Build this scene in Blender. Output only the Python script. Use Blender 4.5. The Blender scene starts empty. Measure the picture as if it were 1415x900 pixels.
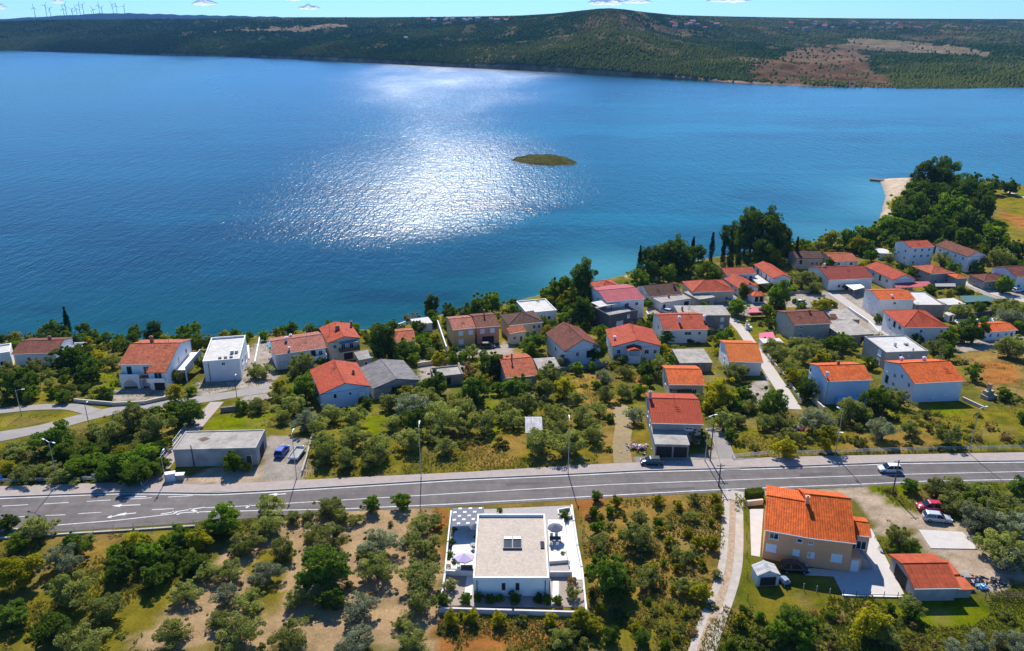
import bpy, math, random
import numpy as np
from mathutils import Vector, Matrix
random.seed(7); RNG = np.random.default_rng(11)
SC = bpy.context.scene; COL = SC.collection
# ------------------------------------------------------------------ camera
FPX, CX, CY, HORIZON = 1100.0, 707.5, 450.0, 30.0      # photograph 1415 x 900
PITCH = math.atan((CY-HORIZON)/FPX); CP, SP = math.cos(PITCH), math.sin(PITCH)
CAMZ = 78.0; SEA = -12.0
cam = bpy.data.cameras.new('camera'); camo = bpy.data.objects.new('camera', cam); COL.objects.link(camo)
camo.location = (0, 0, CAMZ); camo.rotation_euler = (math.pi/2-PITCH, 0, 0)
cam.sensor_width = 36; cam.lens = 36*FPX/1415; cam.clip_start = 1; cam.clip_end = 60000
SC.camera = camo
def ray(px, py):
    u, v = (px-CX)/FPX, (py-CY)/FPX
    return np.array([u, CP-v*SP, -SP-v*CP])
def proj(p):
    x, y, z = p[0], p[1], p[2]-CAMZ
    d = y*CP-z*SP; v = -(y*SP+z*CP)/d
    return CX+FPX*x/d, CY+FPX*v, d
def on_plane(px, py, z):
    r = ray(px, py); t = (z-CAMZ)/r[2]; return np.array([r[0]*t, r[1]*t, z])
# ------------------------------------------------------------------ near terrain
SHORE_PX = [(-330,482),(-150,478),(0,472),(80,468),(160,471),(240,469),(300,468),(345,466),(405,458),(470,457),(540,455),(600,437),(650,430),(690,423),(730,412),(770,402),(815,391),(860,381),(905,368),(960,361),(1020,350),(1090,338),(1160,329),(1205,321),(1213,308),(1219,292),(1224,272),(1219,256),(1216,248),(1255,247),(1300,247),(1350,251),(1415,258),(1520,262),(1900,270)]
SHORE = np.array([on_plane(a, b, SEA)[:2] for a, b in SHORE_PX])
LANDPOLY = np.vstack([[[-700,SHORE[0][1]-10]], SHORE, [[1500,SHORE[-1][1]],[1500,-300],[-700,-300]]])
def inside(P, poly):
    x, y = P[:,0], P[:,1]; c = np.zeros(len(P), bool); n = len(poly); j = n-1
    for i in range(n):
        xi, yi = poly[i]; xj, yj = poly[j]
        m = ((yi > y) != (yj > y)) & (x < (xj-xi)*(y-yi)/((yj-yi) if yj != yi else 1e-9)+xi)
        c ^= m; j = i
    return c
def dist_line(P, L):
    best = np.full(len(P), 1e9)
    for a, b in zip(L[:-1], L[1:]):
        d = b-a; t = np.clip(((P-a)@d)/(d@d), 0, 1)
        best = np.minimum(best, np.hypot(*(P-a-t[:,None]*d).T))
    return best
def H(P):
    P = np.asarray(P, float).reshape(-1, 2)
    base = np.interp(P[:,1], [-100,142,180,228,320,520], [0,0,-4.6,-9.6,-10.2,-10.6])
    d = dist_line(P, np.vstack([[[-700,SHORE[0][1]-10]], SHORE])); s = np.where(inside(P, LANDPOLY), d, -d)
    beach = np.where(s > 0, SEA+0.15+0.28*s, SEA-0.1+0.25*s)
    return np.minimum(base, np.maximum(beach, -17))
_GX, _GY = np.arange(-720, 1520, 2.0), np.arange(-310, 760, 2.0)
_GZ = H(np.stack(np.meshgrid(_GX, _GY), -1).reshape(-1, 2)).reshape(len(_GY), len(_GX))
def h(x, y):
    u = min(max((x+720)/2, 0), len(_GX)-1.001); v = min(max((y+310)/2, 0), len(_GY)-1.001); i, j = int(u), int(v); u -= i; v -= j
    return float((_GZ[j,i]*(1-u)+_GZ[j,i+1]*u)*(1-v)+(_GZ[j+1,i]*(1-u)+_GZ[j+1,i+1]*u)*v)
def gp(px, py, dz=0.0):
    """point of the ground (raised by dz) seen at a photograph pixel"""
    r = ray(px, py); z = -5.0
    for _ in range(25):
        t = (z+dz-CAMZ)/r[2]; zn = h(r[0]*t, r[1]*t)
        if abs(zn-z) < 1e-4: break
        z = 0.5*(z+zn)
    t = (z+dz-CAMZ)/r[2]
    return np.array([r[0]*t, r[1]*t, z+dz])
def vnoise(x, y, seed=0):
    """smooth value noise, numpy"""
    xi, yi = np.floor(x).astype(np.int64), np.floor(y).astype(np.int64); fx, fy = x-xi, y-yi
    fx, fy = fx*fx*(3-2*fx), fy*fy*(3-2*fy)
    def hsh(a, b):
        n = (a*374761393+b*668265263+seed*974634777) & 0xffffffff
        n = ((n ^ (n >> 13))*1274126177) & 0xffffffff
        return ((n ^ (n >> 16)) & 0xffff)/65535.0
    return (hsh(xi,yi)*(1-fx)+hsh(xi+1,yi)*fx)*(1-fy)+(hsh(xi,yi+1)*(1-fx)+hsh(xi+1,yi+1)*fx)*fy
def fbm(x, y, seed=0, o=4):
    s = 0; a = .5
    for k in range(o): s = s+a*vnoise(x*2**k, y*2**k, seed+k); a *= .5
    return s
# ------------------------------------------------------------------ materials
MATS = {}
def N(nt, t, **kw):
    n = nt.nodes.new(t)
    for k, v in kw.items(): setattr(n, k, v)
    return n
def newmat(name):
    m = bpy.data.materials.new(name); m.use_nodes = True; nt = m.node_tree
    return m, nt, nt.nodes['Principled BSDF']
def mat(name, col, rough=.8, var=.12, scale=1.5, bump=0.0, bscale=8, metal=0, spec=.3, stain=0, coat=0):
    if name in MATS: return MATS[name]
    m, nt, b = newmat(name); L = nt.links.new
    b.inputs['Roughness'].default_value = rough; b.inputs['Metallic'].default_value = metal
    b.inputs['Specular IOR Level'].default_value = spec; b.inputs['Coat Weight'].default_value = coat
    g = N(nt, 'ShaderNodeNewGeometry'); no = N(nt, 'ShaderNodeTexNoise'); no.inputs['Scale'].default_value = scale; no.inputs['Detail'].default_value = 6
    no.inputs['Roughness'].default_value = .65
    L(g.outputs['Position'], no.inputs['Vector'])
    mr = N(nt, 'ShaderNodeMapRange'); mr.inputs[1].default_value = .3; mr.inputs[2].default_value = .7
    mr.inputs[3].default_value = 1-var; mr.inputs[4].default_value = 1+var
    L(no.outputs['Fac'], mr.inputs[0])
    mx = N(nt, 'ShaderNodeMix', data_type='RGBA', blend_type='MULTIPLY'); mx.inputs[0].default_value = 1
    mx.inputs[6].default_value = (*col, 1); L(mr.outputs[0], mx.inputs[7]); out = mx.outputs[2]
    if stain:
        n2 = N(nt, 'ShaderNodeTexNoise'); n2.inputs['Scale'].default_value = .45; n2.inputs['Detail'].default_value = 9; n2.inputs['Roughness'].default_value = .75
        L(g.outputs['Position'], n2.inputs['Vector'])
        m2 = N(nt, 'ShaderNodeMapRange'); m2.inputs[1].default_value = .42; m2.inputs[2].default_value = .7; m2.inputs[3].default_value = 1; m2.inputs[4].default_value = 1-stain
        L(n2.outputs['Fac'], m2.inputs[0])
        mx2 = N(nt, 'ShaderNodeMix', data_type='RGBA', blend_type='MULTIPLY'); mx2.inputs[0].default_value = 1
        L(out, mx2.inputs[6]); L(m2.outputs[0], mx2.inputs[7]); out = mx2.outputs[2]
    L(out, b.inputs['Base Color'])
    if bump:
        nb = N(nt, 'ShaderNodeTexNoise'); nb.inputs['Scale'].default_value = bscale; nb.inputs['Detail'].default_value = 4
        L(g.outputs['Position'], nb.inputs['Vector'])
        bp = N(nt, 'ShaderNodeBump'); bp.inputs['Strength'].default_value = bump; bp.inputs['Distance'].default_value = .1
        L(nb.outputs['Fac'], bp.inputs['Height']); L(bp.outputs[0], b.inputs['Normal'])
    MATS[name] = m; return m
def tilemat(name, col, var=.22, pu=.36, pv=.42, stain=.3, rough=.75):
    """clay tiles: u along the eave, v up the slope, both in metres"""
    if name in MATS: return MATS[name]
    m, nt, b = newmat(name); L = nt.links.new
    b.inputs['Roughness'].default_value = rough; b.inputs['Specular IOR Level'].default_value = .15
    uv = N(nt, 'ShaderNodeUVMap'); sx = N(nt, 'ShaderNodeSeparateXYZ'); L(uv.outputs[0], sx.inputs[0])
    def math_(op, a, bv=None):
        n = N(nt, 'ShaderNodeMath', operation=op)
        for i, q in enumerate((a, bv)):
            if q is None: continue
            if isinstance(q, (int, float)): n.inputs[i].default_value = q
            else: L(q, n.inputs[i])
        return n.outputs[0]
    u = math_('DIVIDE', sx.outputs[0], pu); v = math_('DIVIDE', sx.outputs[1], pv)
    fu, fv = math_('FRACT', u), math_('FRACT', v)
    cu, cv = math_('FLOOR', u), math_('FLOOR', v)
    cb = N(nt, 'ShaderNodeCombineXYZ'); L(cu, cb.inputs[0]); L(cv, cb.inputs[1])
    wn = N(nt, 'ShaderNodeTexWhiteNoise', noise_dimensions='2D'); L(cb.outputs[0], wn.inputs['Vector'])
    g = N(nt, 'ShaderNodeNewGeometry')
    no = N(nt, 'ShaderNodeTexNoise'); no.inputs['Scale'].default_value = .5; no.inputs['Detail'].default_value = 8; no.inputs['Roughness'].default_value = .7
    L(g.outputs['Position'], no.inputs['Vector'])
    st = N(nt, 'ShaderNodeMapRange'); st.inputs[1].default_value = .45; st.inputs[2].default_value = .72; st.inputs[3].default_value = 1.05; st.inputs[4].default_value = 1-stain
    L(no.outputs['Fac'], st.inputs[0])
    tv = N(nt, 'ShaderNodeMapRange'); tv.inputs[3].default_value = 1-var; tv.inputs[4].default_value = 1+var; L(wn.outputs['Value'], tv.inputs[0])
    f = math_('MULTIPLY', st.outputs[0], tv.outputs[0])
    mx = N(nt, 'ShaderNodeMix', data_type='RGBA', blend_type='MULTIPLY'); mx.inputs[0].default_value = 1
    mx.inputs[6].default_value = (*col, 1); L(f, mx.inputs[7]); L(mx.outputs[2], b.inputs['Base Color'])
    hu = math_('SINE', math_('MULTIPLY', fu, math.pi)); hv = math_('MULTIPLY', math_('SUBTRACT', 1, fv), .6)
    hh = math_('ADD', hu, hv)
    bp = N(nt, 'ShaderNodeBump'); bp.inputs['Strength'].default_value = .9; bp.inputs['Distance'].default_value = .07
    L(hh, bp.inputs['Height']); L(bp.outputs[0], b.inputs['Normal'])
    MATS[name] = m; return m
def attrmat(name, attr, rough=.9, var=.3, scales=(.25, 2.5), speck=.25, bump=.5, dist=.15):
    m, nt, b = newmat(name); L = nt.links.new
    b.inputs['Roughness'].default_value = rough; b.inputs['Specular IOR Level'].default_value = 0
    a = N(nt, 'ShaderNodeAttribute', attribute_name=attr); g = N(nt, 'ShaderNodeNewGeometry'); out = a.outputs['Color']
    for s, vv in ((scales[0], var), (scales[1], var*.8), (scales[1]*6, speck)):
        no = N(nt, 'ShaderNodeTexNoise'); no.inputs['Scale'].default_value = s; no.inputs['Detail'].default_value = 5; no.inputs['Roughness'].default_value = .65
        L(g.outputs['Position'], no.inputs['Vector'])
        mr = N(nt, 'ShaderNodeMapRange'); mr.inputs[1].default_value = .3; mr.inputs[2].default_value = .7; mr.inputs[3].default_value = 1-vv; mr.inputs[4].default_value = 1+vv
        L(no.outputs['Fac'], mr.inputs[0])
        mx = N(nt, 'ShaderNodeMix', data_type='RGBA', blend_type='MULTIPLY'); mx.inputs[0].default_value = 1
        L(out, mx.inputs[6]); L(mr.outputs[0], mx.inputs[7]); out = mx.outputs[2]
    L(out, b.inputs['Base Color'])
    bp = N(nt, 'ShaderNodeBump'); bp.inputs['Strength'].default_value = bump; bp.inputs['Distance'].default_value = dist
    L(no.outputs['Fac'], bp.inputs['Height']); L(bp.outputs[0], b.inputs['Normal'])
    return m
def leafmat(name, col, col2, trans=.35):
    m = bpy.data.materials.new(name); m.use_nodes = True; nt = m.node_tree; L = nt.links.new
    nt.nodes.remove(nt.nodes['Principled BSDF']); o = nt.nodes['Material Output']
    a = N(nt, 'ShaderNodeAttribute', attribute_name='tint'); oi = N(nt, 'ShaderNodeObjectInfo')
    mx = N(nt, 'ShaderNodeMix', data_type='RGBA'); mx.inputs[6].default_value = (*col, 1); mx.inputs[7].default_value = (*col2, 1)
    L(a.outputs['Fac'], mx.inputs[0])
    mr = N(nt, 'ShaderNodeMapRange'); mr.inputs[3].default_value = .72; mr.inputs[4].default_value = 1.3; L(oi.outputs['Random'], mr.inputs[0])
    m2 = N(nt, 'ShaderNodeMix', data_type='RGBA', blend_type='MULTIPLY'); m2.inputs[0].default_value = 1; L(mx.outputs[2], m2.inputs[6]); L(mr.outputs[0], m2.inputs[7])
    d = N(nt, 'ShaderNodeBsdfDiffuse'); t = N(nt, 'ShaderNodeBsdfTranslucent'); s = N(nt, 'ShaderNodeMixShader'); s.inputs[0].default_value = trans
    gm = N(nt, 'ShaderNodeMix', data_type='RGBA', blend_type='MULTIPLY'); gm.inputs[0].default_value = 1; gm.inputs[7].default_value = (1.15,1.2,.6,1); L(m2.outputs[2], gm.inputs[6])
    L(m2.outputs[2], d.inputs[0]); L(gm.outputs[2], t.inputs[0]); L(d.outputs[0], s.inputs[1]); L(t.outputs[0], s.inputs[2]); L(s.outputs[0], o.inputs['Surface'])
    MATS[name] = m; return m
# ------------------------------------------------------------------ mesh builder
class MB:
    def __init__(s): s.v = []; s.f = []; s.m = []; s.uv = []
    def face(s, pts, m=0, uv=None):
        i = len(s.v); s.v += [tuple(float(c) for c in p) for p in pts]; s.f.append(tuple(range(i, i+len(pts)))); s.m.append(m)
        s.uv.append(uv if uv else [(0, 0)]*len(pts))
    def box(s, a, b, m=0, M=None):
        x0,y0,z0 = a; x1,y1,z1 = b
        c = [(x0,y0,z0),(x1,y0,z0),(x1,y1,z0),(x0,y1,z0),(x0,y0,z1),(x1,y0,z1),(x1,y1,z1),(x0,y1,z1)]
        if M is not None: c = [tuple(M@Vector(p)) for p in c]
        i = len(s.v); s.v += c
        for q in ((0,3,2,1),(4,5,6,7),(0,1,5,4),(1,2,6,5),(2,3,7,6),(3,0,4,7)):
            s.f.append(tuple(i+k for k in q)); s.m.append(m); s.uv.append([(0,0)]*4)
        return s
    def tube(s, pts, radii, n=8, m=0, cap=True):
        pts = [Vector(p) for p in pts]; i0 = len(s.v)
        if not hasattr(radii, '__len__'): radii = [radii]*len(pts)
        for k, p in enumerate(pts):
            t = (pts[min(k+1, len(pts)-1)]-pts[max(k-1, 0)]).normalized()
            a = t.cross(Vector((0,0,1)) if abs(t.z) < .9 else Vector((1,0,0))).normalized(); b = t.cross(a)
            for j in range(n):
                w = 2*math.pi*j/n; s.v.append(tuple(p+(a*math.cos(w)+b*math.sin(w))*radii[k]))
        for k in range(len(pts)-1):
            for j in range(n):
                s.f.append((i0+k*n+j, i0+k*n+(j+1)%n, i0+(k+1)*n+(j+1)%n, i0+(k+1)*n+j)); s.m.append(m); s.uv.append([(0,0)]*4)
        if cap:
            for q in (tuple(range(i0, i0+n)), tuple(range(i0+(len(pts)-1)*n, i0+len(pts)*n))):
                s.f.append(q); s.m.append(m); s.uv.append([(0,0)]*n)
        return s
    def prism(s, poly, z0, z1, m=0):
        n = len(poly); i = len(s.v)
        s.v += [(p[0],p[1],z0) for p in poly]+[(p[0],p[1],z1) for p in poly]
        s.f += [tuple(reversed(range(i,i+n))), tuple(range(i+n,i+2*n))]; s.m += [m,m]; s.uv += [[(0,0)]*n]*2
        for k in range(n):
            s.f.append((i+k,i+(k+1)%n,i+n+(k+1)%n,i+n+k)); s.m.append(m); s.uv.append([(0,0)]*4)
        return s
    def mesh(s, name, mats, smooth=False):
        me = bpy.data.meshes.new(name); me.from_pydata(s.v, [], s.f)
        for q in (mats if isinstance(mats, (list, tuple)) else [mats]): me.materials.append(q)
        me.polygons.foreach_set('material_index', s.m)
        if any(u[0] != u[1] for u in s.uv if len(u) > 1):
            l = me.uv_layers.new(name='UVMap'); l.data.foreach_set('uv', [c for u in s.uv for p in u for c in p])
        if smooth: me.polygons.foreach_set('use_smooth', [True]*len(s.f))
        me.update(); return me
    def build(s, name, mats, parent=None, smooth=False):
        return link(name, s.mesh(name, mats, smooth), parent)
def link(name, me, parent=None):
    o = bpy.data.objects.new(name, me); COL.objects.link(o)
    if parent is not None: o.parent = parent
    return o
def fixn(me):
    import bmesh
    b = bmesh.new(); b.from_mesh(me); bmesh.ops.remove_doubles(b, verts=b.verts, dist=1e-4); bmesh.ops.recalc_face_normals(b, faces=b.faces); b.to_mesh(me); b.free()
def tag(o, label=None, cat=None, group=None, kind=None):
    if label: o['label'] = label
    if cat: o['category'] = cat
    if group: o['group'] = group
    if kind: o['kind'] = kind
    return o
def thing(name, label, cat, loc, rz=0, group=None):
    o = bpy.data.objects.new(name, None); COL.objects.link(o); o.location = tuple(float(c) for c in loc); o.rotation_euler = (0,0,rz); o.empty_display_size = .5
    return tag(o, label, cat, group)
def struct(name, mb, m, smooth=False, label=None, cat=None):
    o = mb.build(name, m, None, smooth); tag(o, label or name.replace('_', ' '), cat or name.replace('_', ' '), kind='structure'); return o
LAND = []     # (phrase, px, py) landmarks that the labels of trees and posts lean on
def landmark(phrase, x, y): LAND.append((phrase, x, y))
# ------------------------------------------------------------------ ground
DRY=(.310,.205,.075); DRYG=(.215,.180,.045); GREEN=(.145,.148,.034); LAWN=(.168,.190,.030); GRAVEL=(.460,.325,.200); YARD=(.520,.410,.310); RED=(.360,.165,.070); PAVE=(.400,.350,.300)
GARD=(.140,.135,.042); SAND=(.560,.450,.350); FIELD=(.280,.190,.080); SCRUB=(.075,.090,.028); CONC=(.400,.370,.330); STONE=(.42,.36,.30)
ZONES = [  # photograph-pixel outlines of what grows or lies there, later ones on top
 (DRYG,[(-40,620),(230,600),(240,670),(-40,680)]),(SCRUB,[(-40,640),(40,605),(200,590),(235,620),(200,665),(-40,668)]),
 (DRYG,[(0,740),(230,735),(260,900),(-60,900),(-60,740)]),(DRY,[(60,735),(170,730),(120,800),(70,790)]),
 (GRAVEL,[(330,745),(420,705),(480,708),(560,700),(612,712),(607,845),(600,900),(180,900),(250,820)]),(DRYG,[(355,760),(400,770),(380,830),(330,880),(330,820)]),
 (DRY,[(600,690),(1003,680),(1005,760),(985,830),(960,905),(740,905),(740,850),(812,845),(795,700)]),(RED,[(600,850),(745,868),(750,905),(598,905)]),(RED,[(790,690),(880,688),(840,705),(800,715)]),(DRYG,[(800,820),(960,830),(955,905),(770,905)]),
 (RED,[(600,700),(620,712),(608,790),(600,760)]),
 (GREEN,[(1016,680),(1045,684),(1050,800),(1240,826),(1450,828),(1480,905),(990,905),(1012,830)]),(DRYG,[(1040,810),(1230,835),(1190,850),(1050,850)]),(DRY,[(1010,800),(1030,850),(1005,880),(995,860)]),(LAWN,[(1225,830),(1430,830),(1460,880),(1290,890)]),
 (LAWN,[(1200,668),(1270,665),(1262,700),(1225,700),(1205,685)]),(LAWN,[(1330,668),(1440,664),(1450,700),(1390,690)]),(LAWN,[(1208,735),(1245,725),(1270,775),(1235,778)]),
 (YARD,[(1005,681),(1200,671),(1205,684),(1235,702),(1262,706),(1330,724),(1352,760),(1420,800),(1405,812),(1320,806),(1308,775),(1275,766),(1256,732),(1212,735),(1205,728),(1183,700),(1176,690),(1050,686),(1005,690)]),
 (LAWN,[(288,590),(300,576),(372,568),(405,575),(400,602),(365,594),(290,598)]),(LAWN,[(498,562),(532,566),(540,602),(500,602)]),
 (DRYG,[(-20,574),(95,569),(106,577),(60,586),(-20,592)]),(DRYG,[(38,532),(92,534),(86,561),(30,562)]),(LAWN,[(120,520),(140,490),(164,520),(160,541),(125,541)]),(DRYG,[(115,488),(150,485),(160,512),(140,512)]),
 (PAVE,[(150,540),(235,533),(238,552),(152,556)]),(PAVE,[(272,528),(330,520),(335,535),(275,550)]),(PAVE,[(335,505),(380,500),(384,548),(340,560),(330,540)]),(PAVE,[(355,470),(380,468),(378,530),(340,535),(338,495)]),
 (YARD,[(230,652),(360,650),(430,640),(420,668),(300,676),(195,676)]),(PAVE,[(366,602),(428,606),(416,664),(362,664)]),
 (DRYG,[(420,600),(560,600),(700,600),(880,600),(885,648),(640,655),(425,665)]),(DRY,[(640,600),(730,600),(720,640),(640,640)]),(DRY,[(820,560),(860,545),(880,600),(885,646),(830,646)]),(DRY,[(785,510),(830,515),(835,560),(800,560)]),(RED,[(880,520),(892,520),(890,548),(880,548)]),(LAWN,[(690,520),(700,560),(680,620),(660,590)]),
 (PAVE,[(578,498),(640,500),(642,525),(580,528)]),(PAVE,[(626,482),(695,478),(708,490),(700,505),(690,492),(630,494)]),(PAVE,[(690,470),(706,478),(706,496),(692,480)]),
 (PAVE,[(876,632),(975,628),(1000,600),(1010,650),(876,652)]),(PAVE,[(893,424),(940,422),(936,440),(912,452),(895,440)]),(PAVE,[(993,405),(1035,405),(1060,415),(1055,436),(1010,440),(985,425)]),
 (PAVE,[(1060,405),(1130,402),(1150,402),(1195,400),(1212,436),(1160,428),(1115,424),(1062,424)]),(PAVE,[(1140,427),(1192,427),(1215,462),(1156,470)]),(PAVE,[(1205,440),(1255,470),(1235,478),(1196,445)]),
 (GREEN,[(1038,440),(1072,440),(1072,462),(1040,462)]),(FIELD,[(1042,443),(1068,443),(1068,448),(1042,448)]),
 (PAVE,[(1315,482),(1325,465),(1360,470),(1415,462),(1415,480),(1330,486)]),(FIELD,[(1313,487),(1450,480),(1470,560),(1352,540)]),(RED,[(1340,500),(1400,500),(1410,530),(1360,530)]),
 (DRYG,[(990,600),(1080,585),(1450,562),(1480,625),(1012,632)]),(DRY,[(1180,600),(1300,590),(1300,622),(1160,626)]),(LAWN,[(1180,568),(1330,562),(1332,572),(1180,580)]),
 (PAVE,[(1332,395),(1350,392),(1430,408),(1430,418),(1380,416)]),(LAWN,[(1385,418),(1430,418),(1430,425),(1380,425)]),(PAVE,[(1060,480),(1064,560),(1040,560),(1025,535),(1055,525)]),
 (GREEN,[(1085,330),(1210,320),(1240,345),(1180,352),(1090,345)]),(SCRUB,[(1225,250),(1360,250),(1380,330),(1210,330)]),
 (SAND,[(1203,245),(1262,245),(1252,262),(1236,282),(1233,302),(1218,305)]),(DRYG,[(1365,268),(1480,262),(1480,335),(1400,320)]),(LAWN,[(1355,302),(1388,304),(1398,318),(1365,316)]),(RED,[(1375,292),(1420,300),(1440,318),(1405,315)]),(LAWN,[(1400,262),(1440,265),(1440,275),(1410,272)]),
 (SAND,[(862,370),(890,368),(888,378),(865,384)]),
]
def build_ground():
    ys = np.concatenate([np.arange(-60,56,12), np.arange(56,150,.9), np.arange(150,262,1.25), np.arange(262,540,2.6)])
    xs = np.concatenate([np.arange(-520,-190,5), np.arange(-190,190,1.15), np.arange(190,560,4)])
    xx, yy = np.meshgrid(xs, ys); P = np.stack([xx.ravel(), yy.ravel()], 1); nx, ny = len(xs), len(ys)
    z = H(P)
    n1 = fbm(P[:,0]/22, P[:,1]/22, 3); n2 = fbm(P[:,0]/6, P[:,1]/6, 9); n3 = fbm(P[:,0]/2.2, P[:,1]/2.2, 21)
    col = np.array(GARD)+(np.array(DRYG)-np.array(GARD))*np.clip((n1-.38)*6, 0, 1)[:,None]
    fore = np.clip((100-P[:,1])/20+.6, 0, 1)*(P[:,1] < 128)
    for c, poly in ZONES:
        W = np.array([gp(a, b)[:2] for a, b in poly]); acc = np.zeros(len(P))
        lo, hi = W.min(0)-4, W.max(0)+4; sel = np.where((P > lo).all(1) & (P < hi).all(1))[0]
        if not len(sel): continue
        pass
        k = 1.3 if P[sel,1].mean() < 150 else .7
        if c in (PAVE, CONC): k = .12
        for q in range(5):
            J = np.stack([(n2[sel]-.5)*3.2*k+(n3[sel]-.5)*3.0*k+RNG.normal(0,.35*k,len(sel)), (vnoise(P[sel,0]/5+9, P[sel,1]/5, 40)-.5)*3.0*k+RNG.normal(0,.35*k,len(sel))], 1)
            acc[sel] += inside(P[sel]+J, W)
        a = (acc/5)[:,None]; col = col*(1-a)+np.array(c)*a
    # tufts of green and straw through everything that is not sand or paving
    soft = 1-np.clip((col.sum(1)-.55)/.2, 0, .75)
    col = col*(1-(np.clip((n3-.52)*5,0,.6)*soft)[:,None])+np.array((.06,.085,.02))*(np.clip((n3-.52)*5,0,.6)*soft)[:,None]
    col = col*(1-(np.clip((.42-n2)*5,0,.5)*soft)[:,None])+np.array((.27,.20,.10))*(np.clip((.42-n2)*5,0,.5)*soft)[:,None]
    lum = col@np.array((.3,.55,.15)); col = np.clip(lum[:,None]+(col-lum[:,None])*1.22, .004, 1)
    wet = np.clip((SEA+.9-z)/.9, 0, 1)[:,None]; col = col*(1-wet)+np.array((.30,.25,.19))*wet
    faces = (np.arange(ny-1)[:,None]*nx+np.arange(nx-1)).ravel()
    me = bpy.data.meshes.new('ground')
    me.from_pydata(np.column_stack([P, z]).tolist(), [], np.stack([faces, faces+1, faces+nx+1, faces+nx], 1).tolist())
    a = me.color_attributes.new('zone', 'FLOAT_COLOR', 'POINT'); a.data.foreach_set('color', np.column_stack([col, np.ones(len(P))]).ravel())
    me.polygons.foreach_set('use_smooth', [True]*len(me.polygons))
    me.materials.append(attrmat('ground_cover', 'zone', var=.28, speck=.3, bump=.9, dist=.3))
    tag(link('ground', me), 'ground of dry grass, gardens and gravel', 'ground', kind='structure')
build_ground()
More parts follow.
